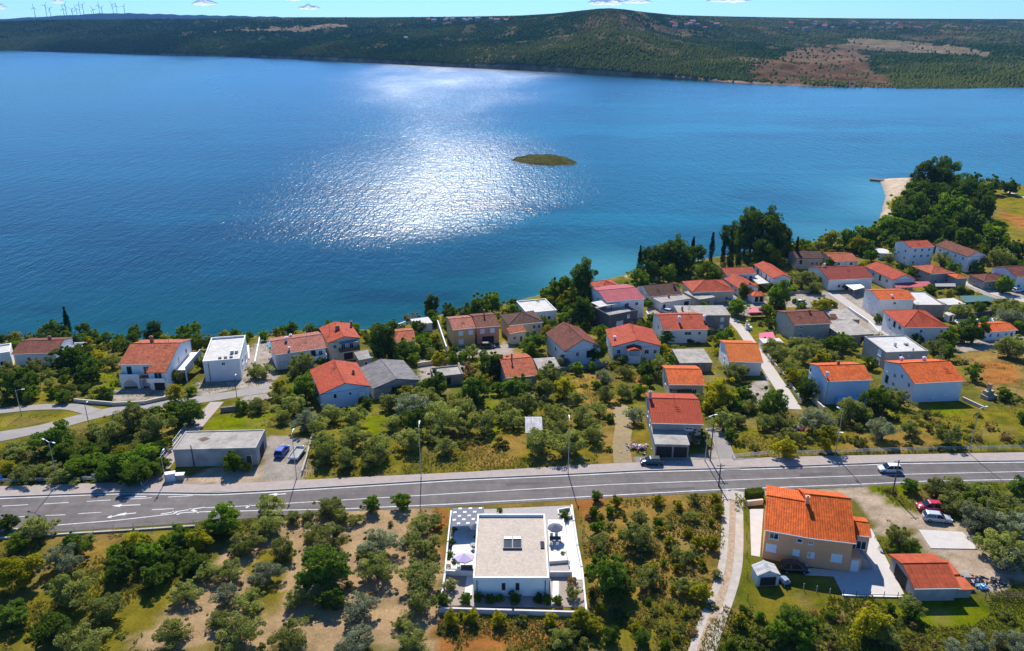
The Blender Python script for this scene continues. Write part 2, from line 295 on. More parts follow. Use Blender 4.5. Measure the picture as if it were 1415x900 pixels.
# ------------------------------------------------------------------ sea
def build_sea():
    ys = np.concatenate([np.arange(140,520,3.2), np.geomspace(523,2000,110), np.linspace(2040,6400,40)])
    xs = np.concatenate([-np.geomspace(420,6500,40)[::-1], np.arange(-416,420,3.6), np.geomspace(424,6500,40)])
    xx, yy = np.meshgrid(xs, ys); P = np.stack([xx.ravel(), yy.ravel()], 1); nx, ny = len(xs), len(ys)
    d = dist_line(P, SHORE); d = np.where(inside(P, LANDPOLY), 0, d)
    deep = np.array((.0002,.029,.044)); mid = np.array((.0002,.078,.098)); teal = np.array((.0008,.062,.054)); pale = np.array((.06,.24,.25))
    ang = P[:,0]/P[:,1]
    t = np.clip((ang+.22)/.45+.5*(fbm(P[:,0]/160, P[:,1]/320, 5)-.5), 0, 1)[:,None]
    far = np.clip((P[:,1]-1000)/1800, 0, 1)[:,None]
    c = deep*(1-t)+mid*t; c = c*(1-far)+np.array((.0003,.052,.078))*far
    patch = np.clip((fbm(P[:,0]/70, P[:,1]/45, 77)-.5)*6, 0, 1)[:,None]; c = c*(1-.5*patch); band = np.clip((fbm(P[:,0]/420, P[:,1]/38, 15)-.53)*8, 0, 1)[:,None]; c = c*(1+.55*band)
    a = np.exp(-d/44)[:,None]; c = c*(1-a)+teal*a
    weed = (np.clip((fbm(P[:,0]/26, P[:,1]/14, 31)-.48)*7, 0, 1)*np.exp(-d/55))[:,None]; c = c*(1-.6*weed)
    x0, x1 = gp(800,360,0), gp(1200,285,0)
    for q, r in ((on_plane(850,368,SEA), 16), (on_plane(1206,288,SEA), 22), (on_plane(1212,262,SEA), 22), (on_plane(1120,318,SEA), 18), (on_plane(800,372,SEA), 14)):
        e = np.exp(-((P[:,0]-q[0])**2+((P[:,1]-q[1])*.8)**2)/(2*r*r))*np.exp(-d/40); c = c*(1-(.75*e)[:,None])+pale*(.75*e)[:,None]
    e = np.exp(-d/1.5)[:,None]*.4; c = c*(1-e)+np.array((.05,.13,.12))*e
    f = (np.arange(ny-1)[:,None]*nx+np.arange(nx-1)).ravel()
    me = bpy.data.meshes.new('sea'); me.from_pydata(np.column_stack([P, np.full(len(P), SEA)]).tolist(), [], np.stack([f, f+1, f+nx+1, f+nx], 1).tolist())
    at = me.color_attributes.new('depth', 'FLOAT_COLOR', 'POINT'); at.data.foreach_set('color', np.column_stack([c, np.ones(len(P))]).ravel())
    chop = np.clip((d-18)/110+.5*(fbm(P[:,0]/60, P[:,1]/60, 19)-.5), 0, 1); chop = chop*chop*(3-2*chop); lee = np.clip((ang+.42+.08*(fbm(P[:,0]/140, P[:,1]/200, 29)-.5))/.30, 0, 1); east = np.clip((.165-ang+.10*(fbm(P[:,0]/110, P[:,1]/150, 39)-.5))/.20, 0, 1); chop = chop*(.45+.55*lee)*(.48+.52*east)*(.96+.08*np.clip((P[:,1]-320)/700, 0, 1))
    at = me.attributes.new('chop', 'FLOAT', 'POINT'); at.data.foreach_set('value', chop)
    m, nt, b = newmat('sea_water'); L = nt.links.new
    nt.nodes.remove(b); b = N(nt, 'ShaderNodeBsdfDiffuse'); gl = N(nt, 'ShaderNodeBsdfGlossy', distribution='BECKMANN'); fr = N(nt, 'ShaderNodeFresnel'); fr.inputs[0].default_value = 1.33; ms = N(nt, 'ShaderNodeMixShader')
    L(fr.outputs[0], ms.inputs[0]); L(b.outputs[0], ms.inputs[1]); L(gl.outputs[0], ms.inputs[2]); L(ms.outputs[0], nt.nodes['Material Output'].inputs[0])
    ca = N(nt, 'ShaderNodeAttribute', attribute_name='chop')
    an = N(nt, 'ShaderNodeAttribute', attribute_name='depth'); L(an.outputs['Color'], b.inputs['Color'])
    g = N(nt, 'ShaderNodeNewGeometry')
    sl = N(nt, 'ShaderNodeTexNoise'); mp0 = N(nt, 'ShaderNodeMapping'); mp0.inputs['Scale'].default_value = (.0022,.0009,1); L(g.outputs['Position'], mp0.inputs[0]); L(mp0.outputs[0], sl.inputs['Vector']); sl.inputs['Scale'].default_value = 1; sl.inputs['Detail'].default_value = 6
    mr = N(nt, 'ShaderNodeMapRange'); mr.inputs[1].default_value = .35; mr.inputs[2].default_value = .7; mr.inputs[3].default_value = -.05; mr.inputs[4].default_value = .05; L(sl.outputs['Fac'], mr.inputs[0])
    cr = N(nt, 'ShaderNodeMapRange'); cr.inputs[3].default_value = SEA_R[0]; cr.inputs[4].default_value = SEA_R[1]; L(ca.outputs['Fac'], cr.inputs[0])
    ad0 = N(nt, 'ShaderNodeMath', operation='ADD'); L(mr.outputs[0], ad0.inputs[0]); L(cr.outputs[0], ad0.inputs[1]); L(ad0.outputs[0], gl.inputs['Roughness'])
    hs = None   # (wavelength across, wavelength along, height, turn, detail)
    for wx, wy, amp, rot, det in ((1.4, 4.6, .60, 0, 2), (2.6, 1.3, .20, -.25, 2), (9, 5, .40, .35, 3), (4.5, 18, .8, 0, 2)):
        mp = N(nt, 'ShaderNodeMapping'); mp.inputs['Rotation'].default_value = (0,0,rot); mp.inputs['Scale'].default_value = (1/wx, 1/wy, 1); L(g.outputs['Position'], mp.inputs[0])
        no = N(nt, 'ShaderNodeTexNoise'); no.inputs['Scale'].default_value = 1; no.inputs['Detail'].default_value = det; no.inputs['Roughness'].default_value = .5; L(mp.outputs[0], no.inputs['Vector'])
        mu = N(nt, 'ShaderNodeMath', operation='MULTIPLY'); mu.inputs[1].default_value = amp; L(no.outputs['Fac'], mu.inputs[0])
        if hs is None: hs = mu.outputs[0]
        else:
            ad = N(nt, 'ShaderNodeMath', operation='ADD'); L(hs, ad.inputs[0]); L(mu.outputs[0], ad.inputs[1]); hs = ad.outputs[0]
    bp = N(nt, 'ShaderNodeBump'); bp.inputs['Strength'].default_value = 1; bd = N(nt, 'ShaderNodeMapRange'); bd.inputs[3].default_value = SEA_B[0]; bd.inputs[4].default_value = SEA_B[1]; L(ca.outputs['Fac'], bd.inputs[0]); L(bd.outputs[0], bp.inputs['Distance']); L(hs, bp.inputs['Height']); L(bp.outputs[0], b.inputs['Normal']); L(bp.outputs[0], gl.inputs['Normal']); L(bp.outputs[0], fr.inputs['Normal'])
    me.materials.append(m); tag(link('sea', me), 'blue rippled sea bay glittering in the sun', 'sea', kind='structure')
SEA_R = (.16, .362); SEA_B = (.20, .80)
build_sea()
# ------------------------------------------------------------------ islet
ISL = [(705,222),(712,218.5),(725,215.8),(745,214.3),(768,215.5),(785,219),(797,224.5),(800,227.5),(788,229),(765,230),(740,229.3),(718,226)]
def build_island():
    R = [on_plane(a, b, SEA-.3) for a, b in ISL]; c = sum(R)/len(R); mb = MB(); n = len(R)*4
    ring = []
    for i in range(n):
        k, f = divmod(i, 4); a, b = R[k], R[(k+1) % len(R)]; ring.append(a+(b-a)*f/4)
    vs = []; cols = []
    K = 12
    for k in range(K+1):
        s = 1-k/K
        for i in range(n):
            p = c+(ring[i]-c)*(s*(1+.03*math.sin(i*2.3)+.035*math.sin(i*5.1)+.02*math.sin(i*.9))); nn = float(fbm(np.array([p[0]/4.]), np.array([p[1]/4.]), 8)[0])
            p = np.array([p[0], p[1], SEA-.3+(1.0*min(1, (1-s)*9)+1.3*(1-s*s))*(.75+.5*nn)*(s < 1)]); vs.append(p)
            q = min(1, max(0, (1-s)*15-.6+nn)); cols.append(np.array((.20,.135,.11))*(1-q)+np.array((.062,.062,.018))*(.4+1.2*nn)*q)
    fs = [(k*n+i, k*n+(i+1) % n, (k+1)*n+(i+1) % n, (k+1)*n+i) for k in range(K) for i in range(n)]
    me = bpy.data.meshes.new('islet'); me.from_pydata([tuple(v) for v in vs], [], fs)
    at = me.color_attributes.new('zone', 'FLOAT_COLOR', 'POINT'); at.data.foreach_set('color', np.column_stack([np.array(cols), np.ones(len(cols))]).ravel())
    me.polygons.foreach_set('use_smooth', [True]*len(fs)); me.materials.append(attrmat('islet_cover', 'zone', var=.35, scales=(.2,.8), speck=.3))
    tag(link('islet', me), 'small low grassy islet in the bay', 'islet', kind='structure')
build_island()
# ------------------------------------------------------------------ far shore
FS = [(-330,68),(-100,69),(0,70),(100,72),(200,75),(300,77.5),(400,81),(450,84),(520,87.5),(600,92),(700,96.5),(780,100),(860,105),(950,110),(1040,116),(1140,121),(1250,123.5),(1415,124.5),(1550,124),(1800,122)]
SKY = [(-330,34),(-60,31),(40,31.5),(110,29),(190,28.5),(260,28),(330,27),(420,26),(520,26),(600,25.5),(660,25),(720,24),(765,21.5),(800,18),(825,15.5),(842,15),(862,16.5),(890,20),(930,23.5),(1000,25),(1100,26.5),(1200,27.5),(1300,28),(1415,28.5),(1800,30)]
TOPR = [(-330,3800),(0,3900),(300,4000),(600,3800),(740,2900),(840,2350),(930,3300),(1100,4600),(1800,4800)]
def fan(py, px):  # shore range for a column
    r = ray(px, py); t = (SEA-CAMZ)/r[2]; return t*math.hypot(r[0], r[1])
FAR = {}
def build_far():
    cols = np.arange(-330, 1800, 2.6); n = 150; V = []; C = []
    fsx, fsy = zip(*FS); skx, sky = zip(*SKY); tx, tr = zip(*TOPR)
    u = np.linspace(0, 1, n)
    nx = len(cols); az = np.arctan((cols-CX)/FPX/ (CP+ (CY-60)/FPX*SP))
    rs = np.array([fan(np.interp(c, fsx, fsy), c) for c in cols])
    rt = np.interp(cols, tx, tr); ysk = np.interp(cols, skx, sky); ysh = np.interp(cols, fsx, fsy)
    k = 1178.0
    U = np.repeat(u[:,None], nx, 1); R = rs+(rt-rs)*U**1.9
    prof = U**.82
    Y = ysh+(ysk-ysh)*prof
    Z = CAMZ-(Y-HORIZON)/k*R
    X, Yw = R*np.sin(az), R*np.cos(az)
    # spurs and gullies running down to the water, bluff at the shore
    amp = np.clip(U*5, 0, 1)*np.clip((1-U)*4, 0, 1)
    rid = fbm(X/330, Yw/420, 51, 5)-.48; rid2 = fbm(X/90, Yw/110, 61, 4)-.48
    Z = Z+amp*(rid*75+rid2*26)*np.interp(R, [1000,4000], [.55,1.0])+np.where(U > 0, np.clip(U*60, 0, 1)*np.interp(R, [1000,3000], [2.5,5]), 0)
    Z[0] = SEA-1
    ext = np.stack([R[-1]+1500]*1); V = [np.column_stack([X[i], Yw[i], Z[i]]) for i in range(n)]
    V.append(np.column_stack([(rt+2500)*np.sin(az), (rt+2500)*np.cos(az), Z[-1]-60])); n2 = n+1
    V = np.vstack(V)
    # cover: pine wood, scrub, bare fields
    px = np.repeat(cols[None], n, 0); py = Y
    wood = np.array((.012,.030,.010)); scrub = np.array((.026,.038,.012)); bare = np.array((.135,.105,.050)); pale = np.array((.23,.175,.11))
    f1 = fbm(X/260, Yw/360, 71, 5); f2 = fbm(X/60, Yw/90, 81, 4); f3 = fbm(X/18, Yw/30, 91, 3)
    s = np.clip((f1-.44)*7+np.interp(px, [300,800,1000], [-.5,.0,.9]), 0, 1)[...,None]
    c = wood*(1-s)+scrub*s
    st = np.clip((f2-.545)*8, 0, 1)[...,None]*np.interp(px, [200,900], [.3,.8])[...,None]; c = c*(1-st)+bare*st
    nob = np.zeros(px.shape)
    def blob(poly, colr, k=1.0, w=7):
        nonlocal c
        Q = np.column_stack([px.ravel()+(f2.ravel()-.48)*w*6+(f3.ravel()-.48)*w*3, py.ravel()+(f3.ravel()-.48)*w])
        a = inside(Q, poly).reshape(px.shape)[...,None]*k; nob[...] = np.maximum(nob, a[...,0]*(colr[0] > .08)); c = c*(1-a)+np.array(colr)*a
    blob([(1030,103),(1055,85),(1100,66),(1180,64),(1200,80),(1255,112),(1262,121),(1130,119)], (.150,.085,.045), .9)
    blob([(1055,84),(1105,62),(1185,60),(1210,76),(1120,80)], (.18,.115,.066), .8)
    blob([(1160,60),(1190,54),(1290,60),(1370,70),(1365,74),(1280,66)], pale, .8, 4)
    blob([(290,46),(340,42),(480,36),(480,38),(350,45)], pale, .8, 3); blob([(1210,72),(1300,70),(1415,80),(1415,95),(1270,95)], (.03,.05,.018), .7)
    blob([(780,32),(830,20),(860,20),(920,36),(850,42)], (.15,.095,.06), .6); blob([(860,95),(1000,104),(1040,113),(940,107)], (.33,.22,.14), .8, 4)
    blob([(1300,36),(1415,40),(1415,45),(1290,44)], (.2,.17,.08), .5, 3); blob([(620,70),(700,60),(760,66),(700,84)], bare, .35)
    sh = np.clip((.075-U)/.03, 0, 1)[...,None]; c = c*(1-sh)+np.array((.30,.19,.12))*(.6+.8*f3[...,None])*sh
    c = c*(.55+.9*f3[...,None])
    c = np.vstack([c.reshape(-1, 3), c[-1]])
    f = (np.arange(n2-1)[:,None]*nx+np.arange(nx-1)).ravel()
    me = bpy.data.meshes.new('far_hills'); me.from_pydata(V.tolist(), [], np.stack([f, f+1, f+nx+1, f+nx], 1).tolist())
    at = me.color_attributes.new('zone', 'FLOAT_COLOR', 'POINT'); at.data.foreach_set('color', np.column_stack([c, np.ones(len(c))]).ravel())
    me.polygons.foreach_set('use_smooth', [True]*len(me.polygons)); me.materials.append(attrmat('hill_cover', 'zone', var=.35, scales=(.012,.06), speck=.3, bump=1, dist=3))
    tag(link('far_hills', me), 'wooded hills on the far shore of the bay', 'hills', kind='structure')
    FAR.update(cols=cols, X=X, Y=Yw, Z=Z, U=U, px=px, py=py, nob=np.maximum(nob, .95*(st[...,0] > .33)), s=s[...,0], c=c[:n*nx].reshape(n, nx, 3), n=n, nx=nx)
build_far()
def far_at(px, py):
    """point of the far shore that shows nearest to a photograph pixel"""
    P = np.stack([FAR['X'], FAR['Y'], FAR['Z']], -1); j = int(np.clip(round((px+330)/2.6), 0, FAR['nx']-1))
    yy = np.array([proj(P[i, j])[1] for i in range(FAR['n'])]); i = int(np.argmin(abs(yy-py))); return P[i, j]
def build_ridge():
    V = []; F = []; xs = list(range(-420, 560, 10)); sk = [(-420,34),(-60,29),(0,27.2),(60,24.5),(110,22),(150,20.2),(200,20.5),(260,22),(330,23),(400,24.5),(480,27),(560,33)]
    skx, sky = zip(*sk)
    for i, x in enumerate(xs):
        y = np.interp(x, skx, sky)+.5*math.sin(x*.13)*.6+.4*math.sin(x*.31)
        az = math.atan((x-CX)/1178)
        for R, k in ((6400,0),(7600,.55),(8700,.9),(9000,1),(9900,.3)):
            zt = CAMZ+(HORIZON-y)/1178*9000; z0 = -12
            V.append((R*math.sin(az), R*math.cos(az), z0+(zt-z0)*k))
    m = 5
    for i in range(len(xs)-1):
        for k in range(m-1): F.append((i*m+k, (i+1)*m+k, (i+1)*m+k+1, i*m+k+1))
    me = bpy.data.meshes.new('far_ridge'); me.from_pydata(V, [], F); me.polygons.foreach_set('use_smooth', [True]*len(F))
    me.materials.append(mat('ridge_forest_in_shadow', (.005,.020,.036), .95, .3, .004, spec=0)); tag(link('far_ridge', me), 'distant blue ridge beneath the wind turbines', 'ridge', kind='structure')  # dark blue colour holds the cloud shadow and haze on the forest
build_ridge()
def far_scrub():
    """small tree clumps over the far slopes; far too many to count"""
    n = 95000; i = (RNG.random(n)**1.6*(FAR['n']-16)+10).astype(int); j = RNG.integers(0, FAR['nx'], n)
    c = FAR['c'][i, j]; keep = (FAR['nob'][i,j] < .7) | (RNG.random(n) < np.where(FAR['nob'][i,j] == .95, .30, .06)); i, j, c = i[keep], j[keep], c[keep]; n = len(i)
    jx = RNG.normal(0, 3, (n, 2)); P = np.stack([FAR['X'][i,j]+jx[:,0], FAR['Y'][i,j]+jx[:,1], FAR['Z'][i,j]], 1)
    R = np.hypot(P[:,0], P[:,1]); s = RNG.uniform(1.1, 2.9, n)*np.interp(R, [1000,3500], [1,2.0])
    base = np.array([(1,0,-.2),(.31,.95,-.2),(-.81,.59,-.2),(-.81,-.59,-.2),(.31,-.95,-.2),(.55,.2,.75),(-.3,.5,.8),(-.2,-.55,.7),(.1,0,1.15)])
    fc = np.array([(0,1,5),(1,6,5),(1,2,6),(2,3,6),(3,7,6),(3,4,7),(4,0,7),(0,5,7),(5,6,8),(6,7,8),(7,5,8)])
    V = P[:,None]+base[None]*s[:,None,None]*RNG.uniform(.75,1.25,(n,9,1)); Fc = fc[None]+np.arange(n)[:,None,None]*9
    me = bpy.data.meshes.new('hillside_scrub'); me.from_pydata(V.reshape(-1,3).tolist(), [], Fc.reshape(-1,3).tolist())
    t = np.repeat(np.clip(FAR['s'][i,j]*.6+(fbm(P[:,0]/300, P[:,1]/420, 201, 4)-.45)*2.2+RNG.normal(.05,.15,n), 0, 1), 9); a = me.attributes.new('tint', 'FLOAT', 'POINT'); a.data.foreach_set('value', t)
    me.materials.append(leafmat('far_foliage', (.054,.118,.022), (.225,.235,.055), .5))
    tag(link('hillside_scrub', me), 'pines and scrub covering the far shore hills', 'scrub', kind='stuff')
far_scrub()
# ------------------------------------------------------------------ roads
ASPH = mat('asphalt', (.135,.117,.106), .85, .13, .35, .3, 14, stain=.18); ASPH2 = mat('asphalt_pale', (.25,.225,.20), .9, .12, .6, .3, 12)
PAVM = mat('sidewalk_concrete', (.34,.28,.24), .9, .12, .8, .3, 9); KERB = mat('kerb_stone', (.36,.34,.32), .9, .1); LINE = mat('road_paint', (.62,.61,.58), .7, .22, 3, stain=.35)
CONCM = mat('concrete', (.40,.37,.33), .9, .15, .5, .3, 6, stain=.25); TRACK = mat('gravel_track', (.47,.405,.335), .95, .30, .9, .6, 9, stain=.3)
def wline(pts, z): return [on_plane(a, b, z) for a, b in pts]
def ext(L, m=70):
    a, b = L[0]-L[1], L[-1]-L[-2]; return [L[0]+a/np.linalg.norm(a)*m]+L+[L[-1]+b/np.linalg.norm(b)*m]
def yfun(pts, z=0.0):
    L = ext(wline(pts, z)); xs = [p[0] for p in L]; ys = [p[1] for p in L]
    return lambda x: np.interp(x, xs, ys)
UP = yfun([(0,687),(170,680.5),(300,682),(360,679),(460,673),(620,663),(788,655.5),(886,650.5),(1060,646),(1242,639),(1415,637)])
LO = yfun([(0,737),(76,735),(160,729),(267,722),(380,713),(465,706.5),(620,700),(794,690.5),(990,680),(1175,672.6),(1278,668),(1415,665)])
CE = yfun([(0,720),(75,719),(220,711),(283,702),(340,699.5),(428,694),(620,682.7),(845,669.8),(1060,662),(1242,656),(1415,652)])
SW = yfun([(0,673),(150,668),(300,671),(420,664),(640,653.5),(830,642),(1055,633),(1242,629),(1415,626)])
LL = yfun([(0,733),(75,726.7),(160,720),(261,708.5),(380,706),(465,704.5),(620,697.5),(794,688),(990,677.5),(1175,670.5),(1278,665.7),(1415,663)])
def strip(mb, fa, fb, x0, x1, z, n=80, m=0):
    xs = np.linspace(x0, x1, n)
    for a, b in zip(xs[:-1], xs[1:]): mb.face([(a,fb(a),z),(b,fb(b),z),(b,fa(b),z),(a,fa(a),z)], m)
mb = MB(); strip(mb, UP, lambda x: LO(x)-.15, -230, 230, .03); ROAD = struct('road', mb, ASPH, label='grey two lane main road', cat='road')
mb = MB(); strip(mb, SW, lambda x: UP(x)+.12, -230, 230, .15)
for a, b in zip(np.linspace(-230,230,81)[:-1], np.linspace(-230,230,81)[1:]):
    for fn, o in ((UP, .12), (SW, 0)): mb.face([(a,fn(a)+o,-.1),(b,fn(b)+o,-.1),(b,fn(b)+o,.15),(a,fn(a)+o,.15)], 1)
    mb.face([(a,UP(a)-.06,.155),(b,UP(b)-.06,.155),(b,UP(b)+.12,.155),(a,UP(a)+.12,.155)], 1); mb.face([(a,UP(a)-.06,-.1),(b,UP(b)-.06,-.1),(b,UP(b)-.06,.155),(a,UP(a)-.06,.155)], 1)
struct('sidewalk', mb, [PAVM, KERB], label='raised pinkish sidewalk along the main road', cat='sidewalk')
def roadwear():
    nt = ASPH.node_tree; L = nt.links.new; b = nt.nodes['Principled BSDF']; src = b.inputs['Base Color'].links[0].from_socket; g = N(nt, 'ShaderNodeNewGeometry')
    for sc, lo, hi, a in (((.03,1.1,1), .8, 1.12, 0), ((.9,.25,1), .9, 1.1, 1), ((.12,.12,1), .86, 1.1, 2)):
        mp = N(nt, 'ShaderNodeMapping'); mp.inputs['Scale'].default_value = sc; mp.inputs['Rotation'].default_value = (0,0,-.05); L(g.outputs['Position'], mp.inputs[0]); no = N(nt, 'ShaderNodeTexNoise'); no.inputs['Scale'].default_value = 1; no.inputs['Detail'].default_value = 5; L(mp.outputs[0], no.inputs['Vector'])
        mr = N(nt, 'ShaderNodeMapRange'); mr.inputs[1].default_value = .3; mr.inputs[2].default_value = .7; mr.inputs[3].default_value = lo; mr.inputs[4].default_value = hi; L(no.outputs['Fac'], mr.inputs[0])
        mx = N(nt, 'ShaderNodeMix', data_type='RGBA', blend_type='MULTIPLY'); mx.inputs[0].default_value = 1; L(src, mx.inputs[6]); L(mr.outputs[0], mx.inputs[7]); src = mx.outputs[2]
    L(src, b.inputs['Base Color'])
roadwear()
PATCHM = mat('asphalt_patch', (.085,.078,.074), .9, .15, 1)
for a_, b_, c_, d_ in (((700,668),(742,666),(741,669.5),(699,671.5)),((1105,655),(1150,652.5),(1151,656),(1105,658.5)),((500,690),(520,689),(521,697),(500,698)),((900,676),(960,673),(960,675.5),(899,678.5))):
    mb = MB(); mb.face([tuple(on_plane(*q, .036)) for q in (d_, c_, b_, a_)]); mb.build('asphalt_patch', PATCHM, ROAD)
def linem(name, fa, x0, x1, w=.16, z=.042, off=0):
    mb = MB(); strip(mb, lambda x: fa(x)+off+w/2, lambda x: fa(x)+off-w/2, x0, x1, z, max(4, int((x1-x0)/2))); return mb.build(name, LINE, ROAD)
XL = on_plane(283,702,0)[0]
linem('edge_line', UP, -160, 170, .22, off=-.55); linem('edge_line', LL, -160, 170, .2, off=.1); linem('centre_line', CE, XL, 170, .17)
def dash(a, b, w=.17, name='lane_dash'):
    p, q = on_plane(*a, .042), on_plane(*b, .042); d = (q-p)/np.linalg.norm(q-p); n = np.array([-d[1], d[0], 0])*w/2
    mb = MB(); mb.face([p-n, q-n, q+n, p+n]); return mb.build(name, LINE, ROAD)
for a, b in (((3,699.5),(39,697.5)),((61,696.5),(95,694.5)),((120,693),(153,691)),((176,690),(210,688)),((232,687),(267,685)),((5,715.5),(38,713.5)),((62,712.5),(90,711.5)),((108,710),(140,708)),((210,704.5),(240,703))): dash(a, b)
dash((222,710.5),(283,701),.25,'hatch_line'); dash((238,706.8),(247,711),.4,'hatch_bar'); dash((262,703.2),(275,708.6),.4,'hatch_bar'); dash((346,698),(340,702),.4,'hatch_bar')
def arrow(tail, tip, bend=None):
    z = .043; mb = MB(); t, p = on_plane(*tail, z), on_plane(*tip, z); d = (p-t)/np.linalg.norm(p-t); n = np.array([-d[1], d[0], 0]); e = p-d*1.6
    mb.face([t-n*.12, e-n*.12, e+n*.12, t+n*.12]); mb.face([e-n*.45, p, e+n*.45])
    if bend:
        b = on_plane(*bend, z); s = e; d2 = (b-s)/np.linalg.norm(b-s); n2 = np.array([-d2[1], d2[0], 0]); z2 = np.array([0,0,.004])
        mb.face([s-n2*.14+z2, b-d2*.8-n2*.14+z2, b-d2*.8+n2*.14+z2, s+n2*.14+z2]); mb.face([b-d2*.8-n2*.5+z2, b+z2, b-d2*.8+n2*.5+z2])
    mb.build('arrow_marking', LINE, ROAD)
arrow((194,697.6),(154,699.2)); arrow((202,686.3),(172,687.4)); arrow((188,709),(160,711.5),(147,715.5)); arrow((395,682.5),(370,684))
def path(name, pts, w, m, label, dz=.05, cat=None):
    L = [gp(a, b)[:2] for a, b in pts]; S = []
    for a, b in zip(L[:-1], L[1:]):
        k = max(2, int(np.linalg.norm(b-a)/1.2)); S += [a+(b-a)*i/k for i in range(k)]
    S.append(L[-1]); S = np.array(S)
    for _ in range(3): S[1:-1] = (S[:-2]+2*S[1:-1]+S[2:])/4
    T = np.gradient(S, axis=0); T /= np.linalg.norm(T, axis=1)[:,None]; Nn = np.stack([-T[:,1], T[:,0]], 1)
    mb = MB(); W = w if hasattr(w, '__len__') else (w, w); ws = np.linspace(W[0], W[1], len(S)); prev = None
    for p, n, q in zip(S, Nn, ws):
        row = [p+n*q*f/2 for f in (-1,-.33,.33,1)]; z = H(row); cur = [(r[0], r[1], zz+dz) for r, zz in zip(row, z)]
        if prev:
            for i in range(3): mb.face([prev[i], cur[i], cur[i+1], prev[i+1]])
        prev = cur
    return struct(name, mb, m, label=label, cat=cat or name.replace('_', ' '))
path('village_road', [(-160,622),(-60,612),(0,603),(60,593),(112,578),(165,566),(220,559),(280,552),(330,544),(372,538)], (5.5,5), ASPH2, 'pale village road on the left below the villas', .06)
path('side_road', [(-160,574),(-60,572),(0,568.5),(50,563),(100,562),(130,570)], 3.8, ASPH2, 'narrow grey side road beside the grass island', .09)
path('ramp_path', [(203,674),(225,645),(258,605),(285,573),(300,556)], 3.0, PAVM, 'pale ramp path climbing past the storage building', .08)
path('gravel_track', [(1013,678),(1012,700),(1012,740),(1010,780),(1002,812),(988,850),(976,880),(966,915),(955,950)], (3.6,3.4), TRACK, 'white gravel track beside the orange house', .05)
path('track_median', [(1013,690),(1012,720),(1011,750),(1008,785),(1000,815),(986,852),(974,882),(964,917),(953,950)], (1.0,1.2), mat('track_median_soil', (.36,.26,.17), .95, .35, 1.6, .5, 9), 'pinkish worn middle strip of the white gravel track', .062)
path('lane', [(1012,650),(1003,628),(994,606),(984,592)], 3.2, ASPH2, 'short asphalt lane beside the red roofed house', .07)
path('lane', [(1098,566),(1082,540),(1062,510),(1040,478),(1024,455),(1010,440)], 3.2, mat('lane_concrete', (.42,.37,.32), .9, .1), 'narrow concrete lane running up through the village', .07)
path('lane', [(1150,405),(1180,426),(1208,445),(1245,472)], 3.6, mat('lane_concrete', (.42,.37,.32), .9, .1), 'wide pale lane by the tall white house', .08)
path('lane', [(1330,390),(1352,398),(1380,408),(1420,417),(1470,426)], 4, mat('lane_concrete', (.42,.37,.32), .9, .1), 'concrete lane at the right edge of the village', .08)
path('footpath', [(1385,262),(1400,268),(1425,276),(1470,290)], 3, mat('sand_path', (.5,.4,.3), .95, .1), 'pale sandy path across the headland field', .08)
path('dirt_path', [(856,560),(862,590),(858,620),(862,644)], 3.5, mat('worn_grass', (.25,.185,.09), .95, .2, 1.2), 'worn straw coloured path through the olive grove', .03)
def slab(name, pts, z, m, label, t=.1, top=None, cat=None):
    L = [gp(a, b)[:2] for a, b in pts]; zz = max(h(*p) for p in L)
    mb = MB(); mb.prism(L[::-1] if np.cross(L[1]-L[0], L[2]-L[1]) < 0 else L, zz-1.0, zz+z); o = mb.build(name, m); fixn(o.data)
    tag(o, label, cat or name.replace('_', ' '), kind='structure'); return o
slab('concrete_slab', [(1269,732.6),(1330,736),(1351,759.5),(1286,758.5)], .12, mat('slab_concrete', (.52,.48,.42), .9, .08, 1, stain=.12), 'pale square concrete slab beside the parked cars')
slab('patio', [(1176,735),(1204,731),(1250,823),(1164,821),(1152,797),(1112,795),(1112,785),(1172,790)], .07, mat('patio_concrete', (.50,.46,.42), .85, .08, 1), 'smooth concrete patio round the orange house')
slab('yard_slab', [(1036,704),(1055,704),(1050,770),(1038,768)], .07, mat('patio_concrete', (.50,.46,.42), .85, .08, 1), 'narrow concrete strip left of the orange house')
# ------------------------------------------------------------------ sky, sun, air
AZ, EL = math.radians(-5), math.radians(43)
w = bpy.data.worlds.new('World'); SC.world = w; w.use_nodes = True; nt = w.node_tree
sk = nt.nodes.new('ShaderNodeTexSky'); sk.sky_type = 'NISHITA'; sk.sun_disc = False; sk.sun_elevation = EL; sk.sun_rotation = AZ
sk.air_density = 1.0; sk.dust_density = 0; sk.ozone_density = 4; sk.altitude = 100
tn = nt.nodes.new('ShaderNodeMix'); tn.data_type = 'RGBA'; tn.blend_type = 'MULTIPLY'; tn.inputs[0].default_value = 1; tn.inputs[7].default_value = (.37,.68,1.02,1)
nt.links.new(sk.outputs[0], tn.inputs[6]); nt.links.new(tn.outputs[2], nt.nodes['Background'].inputs[0]); nt.nodes['Background'].inputs[1].default_value = .118
sd = bpy.data.lights.new('sun', 'SUN'); sd.energy = 5.0; sd.angle = math.radians(.53); sd.color = (1,.955,.88)
so = bpy.data.objects.new('sun', sd); COL.objects.link(so); so.location = (0,0,300)
so.rotation_euler = Vector((math.sin(AZ)*math.cos(EL), math.cos(AZ)*math.cos(EL), math.sin(EL))).to_track_quat('Z', 'Y').to_euler()
SC.view_settings.view_transform = 'Standard'; SC.view_settings.look = 'None'; SC.view_settings.gamma = 1; SC.view_settings.exposure = .56
mb = MB(); mb.box((-9500,-320,-19),(9500,11000,360)); hz = mb.build('haze', None) if False else link('haze', mb.mesh('haze', []))
m = bpy.data.materials.new('haze_air'); m.use_nodes = True; nt = m.node_tree; nt.nodes.remove(nt.nodes['Principled BSDF'])
